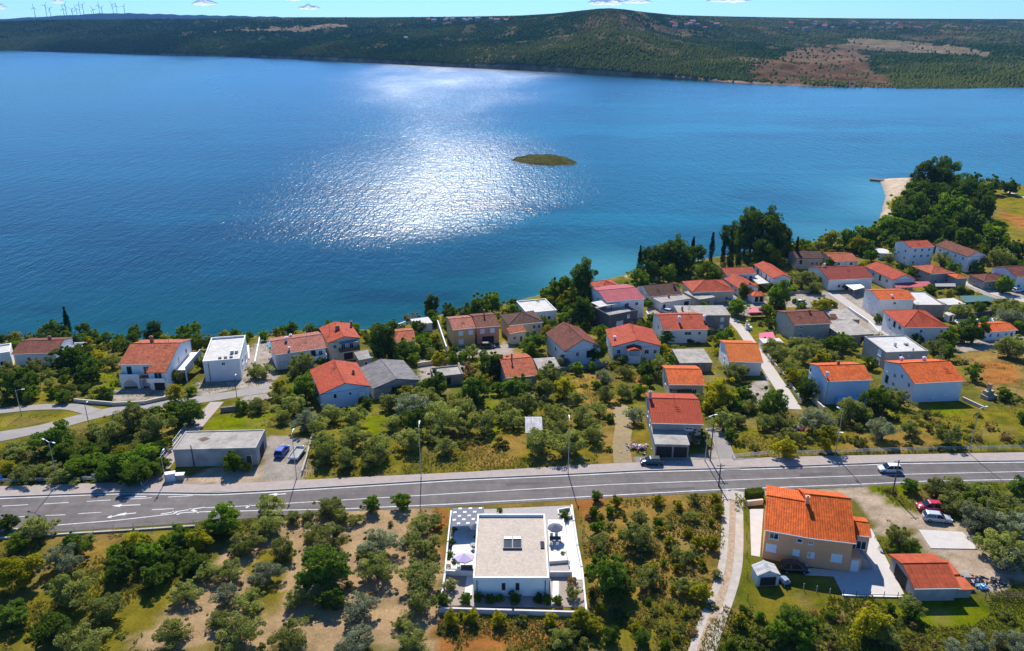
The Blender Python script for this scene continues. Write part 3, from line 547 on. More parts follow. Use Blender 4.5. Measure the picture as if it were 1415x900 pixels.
pv = nt.nodes.new('ShaderNodeVolumePrincipled'); pv.inputs['Density'].default_value = 4.0e-5; pv.inputs['Color'].default_value = (.22,.52,1,1); pv.inputs['Anisotropy'].default_value = 0
nt.links.new(pv.outputs[0], nt.nodes['Material Output'].inputs['Volume']); hz.data.materials.append(m); tag(hz, 'thin blue haze over the bay', 'haze', kind='stuff')
SC.cycles.max_bounces = 6; SC.cycles.diffuse_bounces = 3; SC.cycles.glossy_bounces = 2; SC.cycles.transmission_bounces = 3; SC.cycles.volume_bounces = 0; SC.cycles.transparent_max_bounces = 6
SC.cycles.use_denoising = True; SC.cycles.sample_clamp_indirect = 4; SC.cycles.caustics_reflective = False; SC.cycles.caustics_refractive = False
def cloud(px, py, w, hh, label):
    r = ray(px, py); R = 19000/math.hypot(r[0], r[1]); c = Vector(r*R)+Vector((0,0,CAMZ)); k = R/FPX; W, Hh = w*k, hh*k
    import bmesh
    b = bmesh.new(); bmesh.ops.create_icosphere(b, subdivisions=6, radius=1.0); sd_ = px*.37+py
    A = np.array([v_.co[:] for v_ in b.verts]); prof = np.sqrt(np.clip(1-A[:,0]**2, 0, 1))*(.35+.9*vnoise(A[:,0]*2.3+sd_, np.full(len(A), .5), 3)); q = fbm(A[:,0]*4.5+sd_, A[:,2]*2.2+A[:,1]*1.5+sd_, 5)-.45
    A = np.stack([A[:,0]*W*.5*(1+.25*q), A[:,1]*W*.06*(1+q), np.where(A[:,2] > 0, A[:,2], A[:,2]*.35)*Hh*.75*(prof+.15)*(1+1.1*q)], 1)
    for v_, p in zip(b.verts, A): v_.co = p
    bmesh.ops.delete(b, geom=[f for f in b.faces if f.calc_center_median().y > 0], context='FACES')
    me = bpy.data.meshes.new('cloud'); b.to_mesh(me); b.free(); me.polygons.foreach_set('use_smooth', [True]*len(me.polygons))
    if 'cloud_vapour' not in MATS:
        m = bpy.data.materials.new('cloud_vapour'); m.use_nodes = True; nt = m.node_tree; nt.nodes.remove(nt.nodes['Principled BSDF'])
        d = nt.nodes.new('ShaderNodeBsdfDiffuse'); t = nt.nodes.new('ShaderNodeBsdfTranslucent'); s = nt.nodes.new('ShaderNodeMixShader'); s.inputs[0].default_value = .5
        d.inputs[0].default_value = t.inputs[0].default_value = (.98,.98,.98,1)
        nt.links.new(d.outputs[0], s.inputs[1]); nt.links.new(t.outputs[0], s.inputs[2]); nt.links.new(s.outputs[0], nt.nodes['Material Output'].inputs[0]); MATS['cloud_vapour'] = m
    me.materials.append(MATS['cloud_vapour']); o = link('cloud', me); o.location = c; tag(o, label, 'cloud', 'small clouds above the horizon')
cloud(283,5.5,36,9,'small puffy white cloud right of the wind turbines'); cloud(427,12,32,8,'flat little white cloud, lowest in the sky above the left hills'); cloud(405,0,26,5,'thin white cloud at the top edge, left of the middle')
cloud(838,5,52,10,'white cloud above the bare conical hill'); cloud(880,3,40,9,'white cloud just right of the conical hill top'); cloud(1006,1,62,9,'long bright white cloud at the top edge right of the conical hill'); cloud(80,3,18,8,'small white cloud above the wind turbines'); cloud(2,11,18,7,'small white cloud at the left edge of the sky')
# ------------------------------------------------------------------ buildings
ORANGE = tilemat('orange_tiles', (.55,.098,.012)); REDT = tilemat('red_tiles', (.38,.054,.016), stain=.4); BROWN = tilemat('brown_red_tiles', (.155,.042,.022), .3, stain=.5)
DARKT = tilemat('old_brown_tiles', (.085,.033,.020), .35, stain=.55); PINKT = tilemat('faded_pink_tiles', (.32,.105,.065), .25, stain=.35); TERRA = tilemat('terracotta_tiles', (.36,.083,.030), .3, stain=.4)
PINKSHEET = tilemat('pink_sheet_roof', (.36,.075,.085), .08, .3, 3, .2); GREYT = tilemat('grey_corrugated_roof', (.17,.155,.15), .2, .5, 1.5, .35); GREYSHEET = tilemat('pale_sheet_roof', (.46,.44,.42), .2, .3, 1.6, .3)
CONCR = mat('flat_concrete_roof', (.37,.33,.28), .95, .18, .7, .4, 8, stain=.45); WHITER = mat('white_flat_roof', (.55,.52,.47), .9, .1, .8, .2, 8, stain=.25); GRAVR = mat('gravel_roof', (.50,.415,.325), .95, .17, 2.4, .8, 9, stain=.12)
WHITE = mat('white_render', (.78,.77,.74), .9, .05, .7, stain=.10); BLUEW = mat('pale_blue_and_shade_render', (.56,.67,.78), .9, .05, .7, stain=.08); CREAM = mat('cream_render', (.62,.54,.40), .9, .07, .7, stain=.15)  # pale blue here also serves as shade tint on white walls
PEACH = mat('peach_render', (.80,.37,.19), .9, .06, .7, stain=.08); OCHRE = mat('ochre_render', (.62,.38,.15), .9, .06, .7, stain=.1); SALMON = mat('salmon_render', (.60,.27,.17), .9, .06, .7, stain=.1)
GREYW = mat('grey_render', (.36,.34,.31), .95, .1, .8, stain=.25); GRNW = mat('grey_green_render', (.42,.41,.33), .95, .08, .8, stain=.2); BLOCK = mat('bare_block_wall', (.30,.26,.22), .95, .2, 1.2, .3, 7, stain=.3); DGREY = mat('dark_grey_render', (.11,.11,.12), .9, .1, .8); STONEW = mat('stone_wall', (.38,.33,.26), .95, .25, 1.8, .6, 5)
GLASS = mat('window_glass_with_shade', (.025,.03,.038), .08, .2, .6, spec=.5); FRAME = mat('white_frame', (.75,.75,.74), .6, .03); SHUT = mat('white_shutter', (.72,.74,.77), .7, .04); BLUES = mat('blue_shutter', (.12,.24,.42), .7, .05); DOORB = mat('brown_door', (.11,.06,.035), .6, .15); DARKV = mat('opening_shade_paint', (.03,.028,.026), .9, .2)  # glass and openings coloured dark for the shade of uncut recesses
METAL = mat('grey_metal', (.42,.43,.44), .45, .06, metal=.6); DMETAL = mat('dark_metal', (.06,.06,.065), .5, .1); GUT = mat('gutter_metal', (.62,.60,.58), .5, .05); BRICK = mat('chimney_brick', (.30,.14,.09), .9, .2, 3)
WIN = {}
def winmesh(w, hh, k):
    key = (w, hh, k)
    if key in WIN: return WIN[key]
    t = .09 if k != 'x' else .05; f = MB(); a = w/2; c = hh/2
    for bx in (((-a,-.05,-c),(-a+t,0,c)),((a-t,-.05,-c),(a,0,c)),((-a+t,-.05,c-t),(a-t,0,c)),((-a+t,-.05,-c),(a-t,0,-c+t))): f.box(*bx)
    if k in 'ws' and w > .8: f.box((-.03,-.045,-c+t),(.03,0,c-t))
    if k in 'ws': f.box((-a-.08,-.12,-c-.07),(a+.08,0,-c-.002))
    fm = f.mesh('window_frame', {'w':FRAME,'s':FRAME,'b':FRAME,'d':FRAME,'g':GREYW,'n':DOORB}[k])
    p = MB(); p.box((-a+t,-.022,-c+t),(a-t,0,c-t)); pm = p.mesh('window_pane', {'w':GLASS,'s':SHUT,'b':BLUES,'d':DOORB,'g':SHUT,'n':DARKV}[k])
    WIN[key] = fm, pm; return WIN[key]
KN = {'w':('window','pane'),'s':('window','shutter'),'b':('window','shutter'),'d':('door','door_leaf'),'g':('garage_door','door_panel'),'n':('doorway','shade_fill')}  # the last kind is a closed panel coloured as interior shade
def put_win(root, pos, rz, w, hh, k):
    fm, pm = winmesh(w, hh, k); o = link(KN[k][0], fm, root); o.location = pos; o.rotation_euler = (0,0,rz); link(KN[k][1], pm, o)
def solve_depth(fn, target):
    lo, hi = 1.0, 60.0
    for _ in range(40):
        m = .5*(lo+hi)
        if fn(m) > target: lo = m
        else: hi = m
    return .5*(lo+hi)
def house(name, cat, label, lm, L, R, hh, roof, wall, rmat, bk=None, D=None, pitch=20, win='', floors=None, nf=2, ns=1, chim=(), ov=.35, par=.35, gut=True, rise=None, base=1.4, wk='w', off=0, wmat=None, zb=None):
    """L, R: photo pixels of the ends of the front eave; bk: pixel row of ridge (gable), back eave (flat, hip) or far ridge end (spine)"""
    z0 = None; pitch *= .84 if roof == 'gable' else 1
    for _ in range(4):
        if z0 is None: PL, PR = gp(*L, dz=hh), gp(*R, dz=hh); z0 = (PL[2]+PR[2])/2-hh if zb is None else zb
        PL, PR = on_plane(*L, z0+hh), on_plane(*R, z0+hh)
    e = PR-PL; W = float(np.hypot(e[0], e[1])); ex = e/W; ey = np.array([-ex[1], ex[0], 0]); mid = (PL+PR)/2; tp = math.tan(math.radians(pitch))
    def rowof(D):
        if roof == 'gable': p = mid+ey*D/2+np.array([0,0,D/2*tp])
        elif roof == 'spine': p = mid+ey*D+np.array([0,0,W/2*tp])
        elif roof == 'mono': p = mid+ey*D+np.array([0,0,D*tp])
        elif roof == 'hip': q = min(W, D)/2; p = mid+ey*q+np.array([0,0,q*tp])
        else: p = mid+ey*D
        return proj(p)[1]
    if D is None: D = solve_depth(rowof, bk)
    if roof == 'hip': D = min(D, 14.5 if W > 13 else W*1.1)
    cen = mid+ey*D/2; cen[2] = z0; rz = math.atan2(ex[1], ex[0])
    root = thing(name, label, cat, cen, rz)
    a, b = W/2, D/2; x0, x1, y0, y1 = -a+ov, a-ov, -b+ov, b-ov; t = .16
    if roof == 'flat': x0, x1, y0, y1 = -a, a, -b, b
    def rz_at(x, y):  # top of the roof
        if roof == 'gable': return hh+(b-abs(y))*tp
        if roof == 'spine': return hh+(a-abs(x))*tp
        if roof == 'mono': return hh+(y+b)*tp
        if roof == 'hip': return hh+min(b-abs(y), a-abs(x))*tp
        return hh
    # walls, gables included
    mb = MB(); top = lambda x, y: rz_at(x, y)-t*1.05
    prof = [(x0,y0),(x1,y0),(x1,y1),(x0,y1)]
    if roof == 'gable': ring = [(x0,y0),(x1,y0),(x1,0),(x1,y1),(x0,y1),(x0,0)]
    elif roof == 'spine': ring = [(x0,y0),(0,y0),(x1,y0),(x1,y1),(0,y1),(x0,y1)]
    else: ring = prof
    n = len(ring)
    for i in range(n):
        p, q = ring[i], ring[(i+1) % n]; mb.face([(*p,-base),(*q,-base),(*q,top(*q)),(*p,top(*p))])
    mb.build('wall', wall, root)
    # roof
    mb = MB(); s = 1/math.cos(math.radians(pitch))
    def plane(pts, ax, o, k):
        f = lambda p: (p[0], (p[1]-o)*s*k) if ax == 'y' else (p[1], (p[0]-o)*s*k)
        mb.face(pts, 0, [f(p) for p in pts])
    hv = lambda x, y: (x, y, rz_at(x, y))
    edge = []
    if roof == 'gable':
        plane([hv(-a,-b),hv(a,-b),hv(a,0),hv(-a,0)], 'y', -b, 1); plane([hv(a,b),hv(-a,b),hv(-a,0),hv(a,0)], 'y', b, -1); edge = [(-a,-b),(a,-b),(a,0),(a,b),(-a,b),(-a,0)]
    elif roof == 'spine':
        plane([hv(-a,b),hv(-a,-b),hv(0,-b),hv(0,b)], 'x', -a, 1); plane([hv(a,-b),hv(a,b),hv(0,b),hv(0,-b)], 'x', a, -1); edge = [(-a,-b),(0,-b),(a,-b),(a,b),(0,b),(-a,b)]
    elif roof == 'mono':
        plane([hv(-a,-b),hv(a,-b),hv(a,b),hv(-a,b)], 'y', -b, 1); edge = [(-a,-b),(a,-b),(a,b),(-a,b)]
    elif roof == 'hip':
        q = min(a, b); r1, r2 = ((-a+q, 0), (a-q, 0)) if a >= b else ((0, -b+q), (0, b-q))
        rl, rr = (r1, r2)
        if a >= b:
            plane([hv(-a,-b),hv(a,-b),hv(*rr),hv(*rl)], 'y', -b, 1); plane([hv(a,b),hv(-a,b),hv(*rl),hv(*rr)], 'y', b, -1); plane([hv(-a,b),hv(-a,-b),hv(*rl)], 'x', -a, 1); plane([hv(a,-b),hv(a,b),hv(*rr)], 'x', a, -1)
        else:
            plane([hv(-a,-b),hv(a,-b),hv(*r1)], 'y', -b, 1); plane([hv(a,b),hv(-a,b),hv(*r2)], 'y', b, -1); plane([hv(-a,b),hv(-a,-b),hv(*r1),hv(*r2)], 'x', -a, 1); plane([hv(a,-b),hv(a,b),hv(*r2),hv(*r1)], 'x', a, -1)
        edge = [(-a,-b),(a,-b),(a,b),(-a,b)]
    if roof == 'flat':
        zt = hh-(par if par else 0); mb.face([(-a+.22,-b+.22,zt),(a-.22,-b+.22,zt),(a-.22,b-.22,zt),(-a+.22,b-.22,zt)])
        if not par: mb = MB(); mb.box((-a-.15,-b-.15,hh-.22),(a+.15,b+.15,hh+.02))
        rf = mb.build('roof', rmat, root)
        if par:
            m2 = MB()
            for bx in (((-a-.04,-b-.04,zt-.3),(a+.04,-b+.22,hh+.03)),((-a-.04,b-.22,zt-.3),(a+.04,b+.04,hh+.03)),((-a-.04,-b+.22,zt-.3),(-a+.22,b-.22,hh+.03)),((a-.22,-b+.22,zt-.3),(a+.04,b-.22,hh+.03))): m2.box(*bx)
            m2.build('parapet', wmat or wall, root)
    else:
        n = len(edge)
        for i in range(n):
            p, q = edge[i], edge[(i+1) % n]; A, B = hv(*p), hv(*q); mb.face([(A[0],A[1],A[2]-t),(B[0],B[1],B[2]-t),B,A], 0, [(0,0),(1,0),(1,.1),(0,.1)])
        # ridge and hip caps
        def cap(p, q):
            p, q = Vector(p), Vector(q); d = (q-p).normalized(); sd = d.cross(Vector((0,0,1))).normalized()*.17; up = Vector((0,0,.10)); dn = Vector((0,0,-.05))
            mb.face([p-sd+dn, q-sd+dn, q+up, p+up], 0, [(0,0),(2,0),(2,.2),(0,.2)]); mb.face([q+sd+dn, p+sd+dn, p+up, q+up], 0, [(0,0),(2,0),(2,.2),(0,.2)])
        if roof == 'gable': cap(hv(-a,0), hv(a,0))
        if roof == 'spine': cap(hv(0,-b), hv(0,b))
        if roof == 'hip':
            if r1 != r2: cap(hv(*r1), hv(*r2))
            for c_, r_ in (((-a,-b), r1), ((a,-b), r2 if a >= b else r1), ((a,b), r2), ((-a,b), r1 if a >= b else r2)): cap(hv(*c_), hv(*r_))
        rf = mb.build('roof', rmat, root)
        m3 = MB()  # soffit and gutter
        m3.face([(-a,-b,hh-t-.004),(-a,b,hh-t-.004),(a,b,hh-t-.004),(a,-b,hh-t-.004)] if roof == 'hip' else [(-a,-b,hh-t),(-a,-b+ov,hh-t),(a,-b+ov,hh-t),(a,-b,hh-t)])
        m3.build('soffit', wall, root)
        if gut and roof in ('gable', 'hip', 'mono'): MB().box((-a,-b-.11,hh-.17),(a,-b-.003,hh-.03)).build('gutter', GUT, root)
    for c_ in chim:
        u, v = c_[0], c_[1]; w_, t_ = (c_[2], c_[3]) if len(c_) > 2 else (.55, 1.0); x, y = (u-.5)*W, (v-.5)*D; zr = rz_at(x, y); m4 = MB(); w2 = w_/2
        m4.box((x-w2,y-w2,zr-.5),(x+w2,y+w2,zr+t_)); m4.box((x-w2-.09,y-w2-.09,zr+t_),(x+w2+.09,y+w2+.09,zr+t_+.12)); m4.box((x-w2+.1,y-w2+.1,zr+t_+.12),(x+w2-.1,y+w2-.1,zr+t_+.28)); m4.build('chimney', BRICK if len(c_) > 4 else wall, rf)
    # openings.  win: 'F u z w h kind; L ...; R ...'   else even rows
    fl = floors if floors is not None else max(1, int(hh/2.7))
    if win == '':
        for f in range(fl):
            zc = 1.45+f*2.75
            if zc+.7 > hh-.2: continue
            for i in range(nf):
                k = wk[(i+f) % len(wk)]
                if f == 0 and i == nf-1 and fl > 1: put_win(root, (x0+(x1-x0)*(i+.5)/nf, y0, 1.05), 0, 1.0, 2.1, 'd')
                else: put_win(root, (x0+(x1-x0)*(i+.5)/nf, y0, zc), 0, 1.1, 1.25, k)
            for i in range(ns):
                yy = y0+(y1-y0)*(i+.6)/max(1, ns)
                if cen[0] > 0: put_win(root, (x0, yy, zc), -math.pi/2, 1.0, 1.2, wk[i % len(wk)])
                else: put_win(root, (x1, yy, zc), math.pi/2, 1.0, 1.2, wk[i % len(wk)])
    elif win != '-':
        for q in win.split(';'):
            s_, u, z, w_, h_, k = q.split(); u, z, w_, h_ = map(float, (u, z, w_, h_))
            if s_ == 'F': put_win(root, (x0+(x1-x0)*u, y0, z), 0, w_, h_, k)
            if s_ == 'L': put_win(root, (x0, y0+(y1-y0)*u, z), -math.pi/2, w_, h_, k)
            if s_ == 'R': put_win(root, (x1, y0+(y1-y0)*u, z), math.pi/2, w_, h_, k)
    p = proj((cen[0], cen[1], z0+hh*.5)); landmark(lm, p[0], p[1])
    return dict(root=root, W=W, D=D, h=hh, x0=x0, x1=x1, y0=y0, y1=y1, roof=rf, cen=cen, rz=rz, ztop=rz_at)
def part(hs, name, m, *boxes, parent=None, cyl=()):
    mb = MB()
    for a, b in boxes: mb.box(a, b)
    for p, r in cyl: mb.tube(p, r)
    return mb.build(name, m, parent or hs['root'])
def balcony(hs, u0, u1, z, d=1.4, side='F', slabm=None, rail=None):
    W = hs['x1']-hs['x0']; xa, xb = hs['x0']+W*u0, hs['x0']+W*u1; y = hs['y0']
    b = part(hs, 'balcony', slabm or WHITE, ((xa,y-d,z-.18),(xb,y-.005,z)))
    part(hs, 'balustrade', rail or WHITE, ((xa,y-d,z+.002),(xb,y-d+.1,z+.95)), ((xa,y-d+.102,z+.002),(xa+.1,y-.006,z+.95)), ((xb-.1,y-d+.102,z+.002),(xb,y-.006,z+.95)), parent=b)
H_ = {}
# --- along the shore, left
H_['whiteflat'] = house('flat_roofed_house', 'house', 'low white flat roofed building cut by the left edge of the photo', 'the white flat roofed building at the left edge', (-26,492),(13,486), 4.2,'flat',WHITE,WHITER,bk=477, win='F .7 1.3 1.6 1.2 w;F .3 1.3 1.6 1.2 w')
H_['brownleft'] = house('brown_roofed_house', 'house', 'white house with long brown tiled roof and a terrace by the shore at far left', 'the brown roofed house at far left', (15,489.5),(77,487.5), 3.4,'gable',WHITE,BROWN,bk=470.5,pitch=17, win='F .35 1.7 .9 1.1 w;F .75 1.7 .9 1.1 w;R .4 1.7 1 1.2 w', chim=((.62,.62,.6,.8,1),))
hs = H_['brownleft']; part(hs, 'terrace', WHITE, ((hs['x1']+.01,hs['y0']+1,-1),(hs['x1']+3.6,hs['y1'],1.0)), ((hs['x1']+3.4,hs['y0']+1,1.002),(hs['x1']+3.6,hs['y1'],1.9)), ((hs['x1']+.3,hs['y1']-.2,1.002),(hs['x1']+3.398,hs['y1'],1.9)))
H_['arches'] = house('arched_villa', 'house', 'white two storey villa with terracotta roof, balconies and arches on the ground floor', 'the arched villa with terracotta roof', (163.5,504),(234,503), 5.9,'gable',WHITE,TERRA,bk=474.5,pitch=18, chim=((.38,.6,.7,1.5,1),), win='F .16 4.2 1.1 2.0 n;F .52 4.2 1.5 2.0 w;R .4 4.2 1.1 1.3 w;R .75 4.2 1.1 1.3 w;R .4 1.5 1.1 1.3 w')
hs = H_['arches']; x0, y0 = hs['x0'], hs['y0']; Wd = hs['x1']-x0
balcony(hs, 0, .40, 2.95, 1.7)
def arches(hs, xa, xb, n, zt, d):
    mb = MB(); y = hs['y0']; w = (xb-xa)/n
    for i in range(n):
        c = xa+(i+.5)*w; r = w*.36; yf = y-d
        mb.box((c-w/2,yf,-1),(c-r,yf+.3,zt)); mb.box((c+r,yf,-1),(c+w/2,yf+.3,zt))
        for k in range(8):
            t0, t1 = math.pi*k/8, math.pi*(k+1)/8; pts = [(c+r*math.cos(t0), zt-r-.25+r*math.sin(t0)),(c+r*math.cos(t1), zt-r-.25+r*math.sin(t1))]
            mb.face([(pts[0][0],yf,pts[0][1]),(pts[1][0],yf,pts[1][1]),(pts[1][0],yf,zt),(pts[0][0],yf,zt)]); mb.face([(pts[0][0],yf,pts[0][1]),(pts[0][0],yf+.3,pts[0][1]),(pts[1][0],yf+.3,pts[1][1]),(pts[1][0],yf,pts[1][1])])
    return mb.build('arcade', WHITE, hs['root'])
arches(hs, x0, x0+Wd*.40, 1, 2.7, 1.69); arches(hs, x0+Wd*.40+.05, x0+Wd*.60, 1, 2.7, 1.2)
part(hs, 'porch_roof', TERRA, ((x0+Wd*.41,y0-1.5,2.72),(x0+Wd*.6,y0-.01,2.9)))
wg = MB(); xa, xb = x0+Wd*.63, hs['x1']+.4; d = 3.2; wg.box((xa+.3,y0-d+.4,-1.4),(xb-.3,y0-.004,5.05)); wg.build('wing', WHITE, hs['root'])
mb = MB(); tp = math.tan(math.radians(18)); ye = y0-d; ze = 5.9-(y0-.35-ye)*tp
mb.face([(xa,ye,ze),(xb,ye,ze),(xb,y0-.36,5.895),(xa,y0-.36,5.895)], 0, [(0,0),(xb-xa,0),(xb-xa,d),(0,d)]); mb.face([(xa,ye,ze-.15),(xa,y0-.36,5.745),(xb,y0-.36,5.745),(xb,ye,ze-.15)], 0); mb.face([(xa,ye,ze-.15),(xb,ye,ze-.15),(xb,ye,ze),(xa,ye,ze)], 0); mb.build('wing_roof', TERRA, hs['root'])
put_win(hs['root'], ((xa+xb)/2+.2, ye+.4, 3.9), 0, 1.8, 1.7, 'w'); put_win(hs['root'], ((xa+xb)/2+.2, ye+.4, 1.1), 0, 2.4, 2.1, 'n')
part(hs, 'balcony', WHITE, ((xa+.2,ye-.9,2.75),(xb-.2,ye+.395,2.93)), ((xa+.2,ye-.9,2.932),(xb-.2,ye-.78,3.8)))
part(hs, 'side_terrace', WHITE, ((hs['x1']+.02,y0+3,2.6),(hs['x1']+2.6,hs['y1']-1,2.8)), ((hs['x1']+2.45,y0+3,2.802),(hs['x1']+2.6,hs['y1']-1,3.6)), ((hs['x1']+2.3,y0+3,-1),(hs['x1']+2.6,y0+3.3,2.598)), ((hs['x1']+2.3,hs['y1']-1.3,-1),(hs['x1']+2.6,hs['y1']-1,2.598)))
H_['cubevilla'] = house('flat_roofed_villa', 'house', 'modern white cube villa with pale flat roof and white parapet', 'the white cube villa', (280,499.5),(330.5,495.5), 5.6,'flat',WHITE,WHITER,bk=465, par=.45, win='F .55 4.6 .9 .9 w;R .3 3 2 1.4 w;R .7 1.2 2 2 w')
hs = H_['cubevilla']; part(hs, 'downpipe', DMETAL, ((hs['x0']+Wd*.10,hs['y0']-.08,-1),(hs['x0']+Wd*.10+.12,hs['y0']-.005,5.1)))
part(hs, 'roof_vent', DMETAL, *[((hs['x0']+x,hs['y0']+1.2,5.16),(hs['x0']+x+.7,hs['y0']+2.0,5.7)) for x in (3.4,4.7,6.0)], parent=hs['roof']); part(hs, 'air_unit', METAL, ((hs['x1']-2.6,hs['y0']+4.5,5.16),(hs['x1']-1.8,hs['y0']+5.2,6.0)), ((hs['x1']-1.5,hs['y0']+4.7,5.16),(hs['x1']-.8,hs['y0']+5.4,5.9)), parent=hs['roof'])
H_['longpink'] = house('long_house', 'house', 'long low white house with a faded pink tiled roof beside the shore', 'the long faded pink roofed house', (378.7,490.7),(451.5,480), 4.6,'gable',WHITE,PINKT,bk=467,pitch=15, chim=((.30,.45,.5,.9),(.42,.75,.5,.6),(.30,.1,.4,.7)), win='F .15 1.2 2.2 2.2 g;F .55 3.2 1.2 1.3 w;F .75 3.2 1.2 1.9 n;F .9 3.2 1 1.3 w')
balcony(H_['longpink'], .45, 1.0, 2.1, 1.6)
H_['tallred'] = house('gabled_house', 'house', 'tall cream house with red gabled roof and blue awning over its balcony', 'the tall cream house with blue awning', (453,474),(498.7,467), 5.9,'spine',CREAM,REDT,bk=444.5,pitch=15, chim=((.45,.5,1.0,.9,1),(.95,.75,.5,1.4,1)), win='F .18 4.4 1 1.2 w;F .45 4.2 1.1 2 w;F .72 4.2 1.1 2 w;F .6 1.2 2.4 2 n;R .3 4.4 1 1.2 w;R .3 1.5 1 1.2 w')
hs = H_['tallred']; balcony(hs, .30, .95, 3.0, 1.5, rail=DOORB); part(hs, 'awning', BLUES, ((hs['x0']+2.6,hs['y0']-1.4,5.32),(hs['x1']-.6,hs['y0']-.005,5.42)))
H_['smallshed'] = house('stone_shed', 'shed', 'small grey shed with pale lean-to roof right of the tall cream house', 'the small pale lean-to shed', (496,498),(516,494), 3.0,'mono',GREYW,CONCR,bk=485,pitch=10, win='F .5 1.1 1 2 d', gut=False)
H_['lowterra'] = house('low_house', 'house', 'small low house with terracotta roof behind the dark spreading tree', 'the low terracotta house by the jetty', (546,473),(575,470.5), 2.8,'gable',CREAM,TERRA,bk=457.5,pitch=16, nf=2)
H_['shorecanopy'] = house('shore_pavilion', 'pavilion', 'pale flat roofed shelter among shrubs at the water edge', 'the pale shelter at the water edge', (573,449),(597,446), 2.6,'flat',WHITE,WHITER,D=5,par=0, nf=1, ns=0)
H_['duplexo'] = house('ochre_semi', 'house', 'ochre half of the paired houses with pinkish roof and white shutters', 'the ochre paired house', (625.3,456),(657.5,453), 5.2,'gable',OCHRE,PINKT,bk=439.7,pitch=16, win='F .35 3.9 1.3 1.3 s;F .8 3.9 1.3 1.3 s;F .35 1.3 1.4 1.4 s', ov=.2)
H_['duplexs'] = house('salmon_semi', 'house', 'salmon half of the paired houses with brown-red roof and tall flue', 'the salmon paired house', (658.2,453),(690.7,450.3), 5.2,'gable',SALMON,BROWN,bk=436,pitch=16, win='F .25 3.9 1.3 1.3 s;F .7 3.9 1.3 1.3 s;F .5 1.2 3.4 2.1 n', chim=((.5,.5,.35,1.6,1),), ov=.2)
H_['hipbrown'] = house('hip_roofed_house', 'house', 'cream house with old brown hipped roof and lower orange lean-to in front', 'the cream house with old brown hipped roof', (702.7,450),(751.5,445), 4.6,'hip',CREAM,DARKT,bk=432,pitch=19, win='F .75 3.2 1 1.2 w;F .9 3.2 .9 1.2 w')
H_['hiplean'] = house('lean_to_wing', 'annex', 'cream annex with narrow orange tiled lean-to roof below the brown hipped roof', 'the narrow orange lean-to annex', (704,461),(727.5,457), 3.6,'mono',CREAM,TERRA,bk=451.5,pitch=18, win='F .3 1.8 .9 1.1 w;F .75 1.1 1 2 d')
H_['whiteshore'] = house('flat_roofed_house', 'house', 'white flat roofed house with weather stained roof beside the water', 'the stained white flat roof by the water', (728,432.5),(769,428.5), 3.8,'flat',WHITE,WHITER,bk=414.5,par=.3, nf=2,ns=0)
H_['pinkroof'] = house('pink_roofed_house', 'house', 'white three storey house with long pink sheet roof by the shore', 'the pink sheet roofed house', (838,417.5),(892,412.5), 6.6,'gable',WHITE,PINKSHEET,bk=399.5,pitch=11, win='F .55 5 1.1 1.1 w;F .8 5 1.1 1.1 w;F .6 2.4 1.4 2 n;L .5 5 1 1.2 w', ov=.3)
H_['greyfront'] = house('dark_grey_block', 'house', 'dark grey block with walled roof terrace in front of the pink roofed house', 'the dark grey terrace block', (842,436),(881,428.5), 5.0,'flat',DGREY,CONCR,bk=417,par=.9, win='F .38 1.5 2.6 2.2 g;F .68 3.6 1.0 1.3 s;F .9 1.2 .9 2 n')
hs = H_['greyfront']; part(hs, 'terrace_awning', WHITER, ((hs['x0']+.5,hs['y1']-5.5,5.6),(hs['x1']-2.5,hs['y1']-.6,5.72)), ((hs['x0']+.6,hs['y1']-5.4,4.1),(hs['x0']+.7,hs['y1']-5.3,5.598)), ((hs['x1']-2.7,hs['y1']-5.4,4.1),(hs['x1']-2.6,hs['y1']-5.3,5.598)))
H_['redback'] = house('hip_roofed_house', 'house', 'red hipped roof house half hidden behind the pink sheet roof', 'the red hipped roof behind the pink one', (829,402),(862,398), 4.6,'hip',WHITE,REDT,bk=388,pitch=20, nf=2)
H_['darkbrown'] = house('stone_cottage', 'house', 'white cottage with mottled dark brown roof and white gable', 'the mottled dark brown roofed cottage', (898,410.5),(943,406.5), 3.2,'gable',WHITE,DARKT,bk=392.5,pitch=24, chim=((.9,.35,.6,1.0,1),), nf=2)
H_['whitelow'] = house('flat_roofed_annex', 'annex', 'low white flat roofed annex with green garage door before the brown cottage', 'the white annex with green garage door', (914,418.5),(955,412.5), 2.9,'flat',WHITE,CONCR,bk=404,par=0, win='F .1 1.2 .9 2 n;F .85 1.1 1.8 2 n', chim=((.45,.4,.5,.8,1),))
H_['crossred'] = house('cross_roofed_house', 'house', 'cream house with bright red hipped roof and covered porch behind the stone block', 'the cream cross roofed house', (957,404),(1016,402), 4.0,'hip',CREAM,REDT,bk=386.5,pitch=21, nf=3, ns=2)
H_['crossporch'] = house('porch_block', 'annex', 'small grey flat roofed porch block before the cream cross roofed house', 'the grey porch block', (966,414),(988,410.5), 3.0,'flat',GREYW,CONCR,bk=402,par=0, win='F .6 1.1 1.2 2 d')
H_['stoneflat'] = house('flat_roofed_block', 'house', 'grey block walled house with pale flat roof behind the red roofed white house', 'the block walled flat roofed house', (940,436),(1009,435.5), 5.0,'flat',BLOCK,CONCR,bk=422.5,par=0, win='F .85 3.6 1.1 1.2 s;F .85 1.3 1.1 1.2 s;F .6 1.3 1 1.2 w', chim=((.1,.5,.5,1.0,1),))
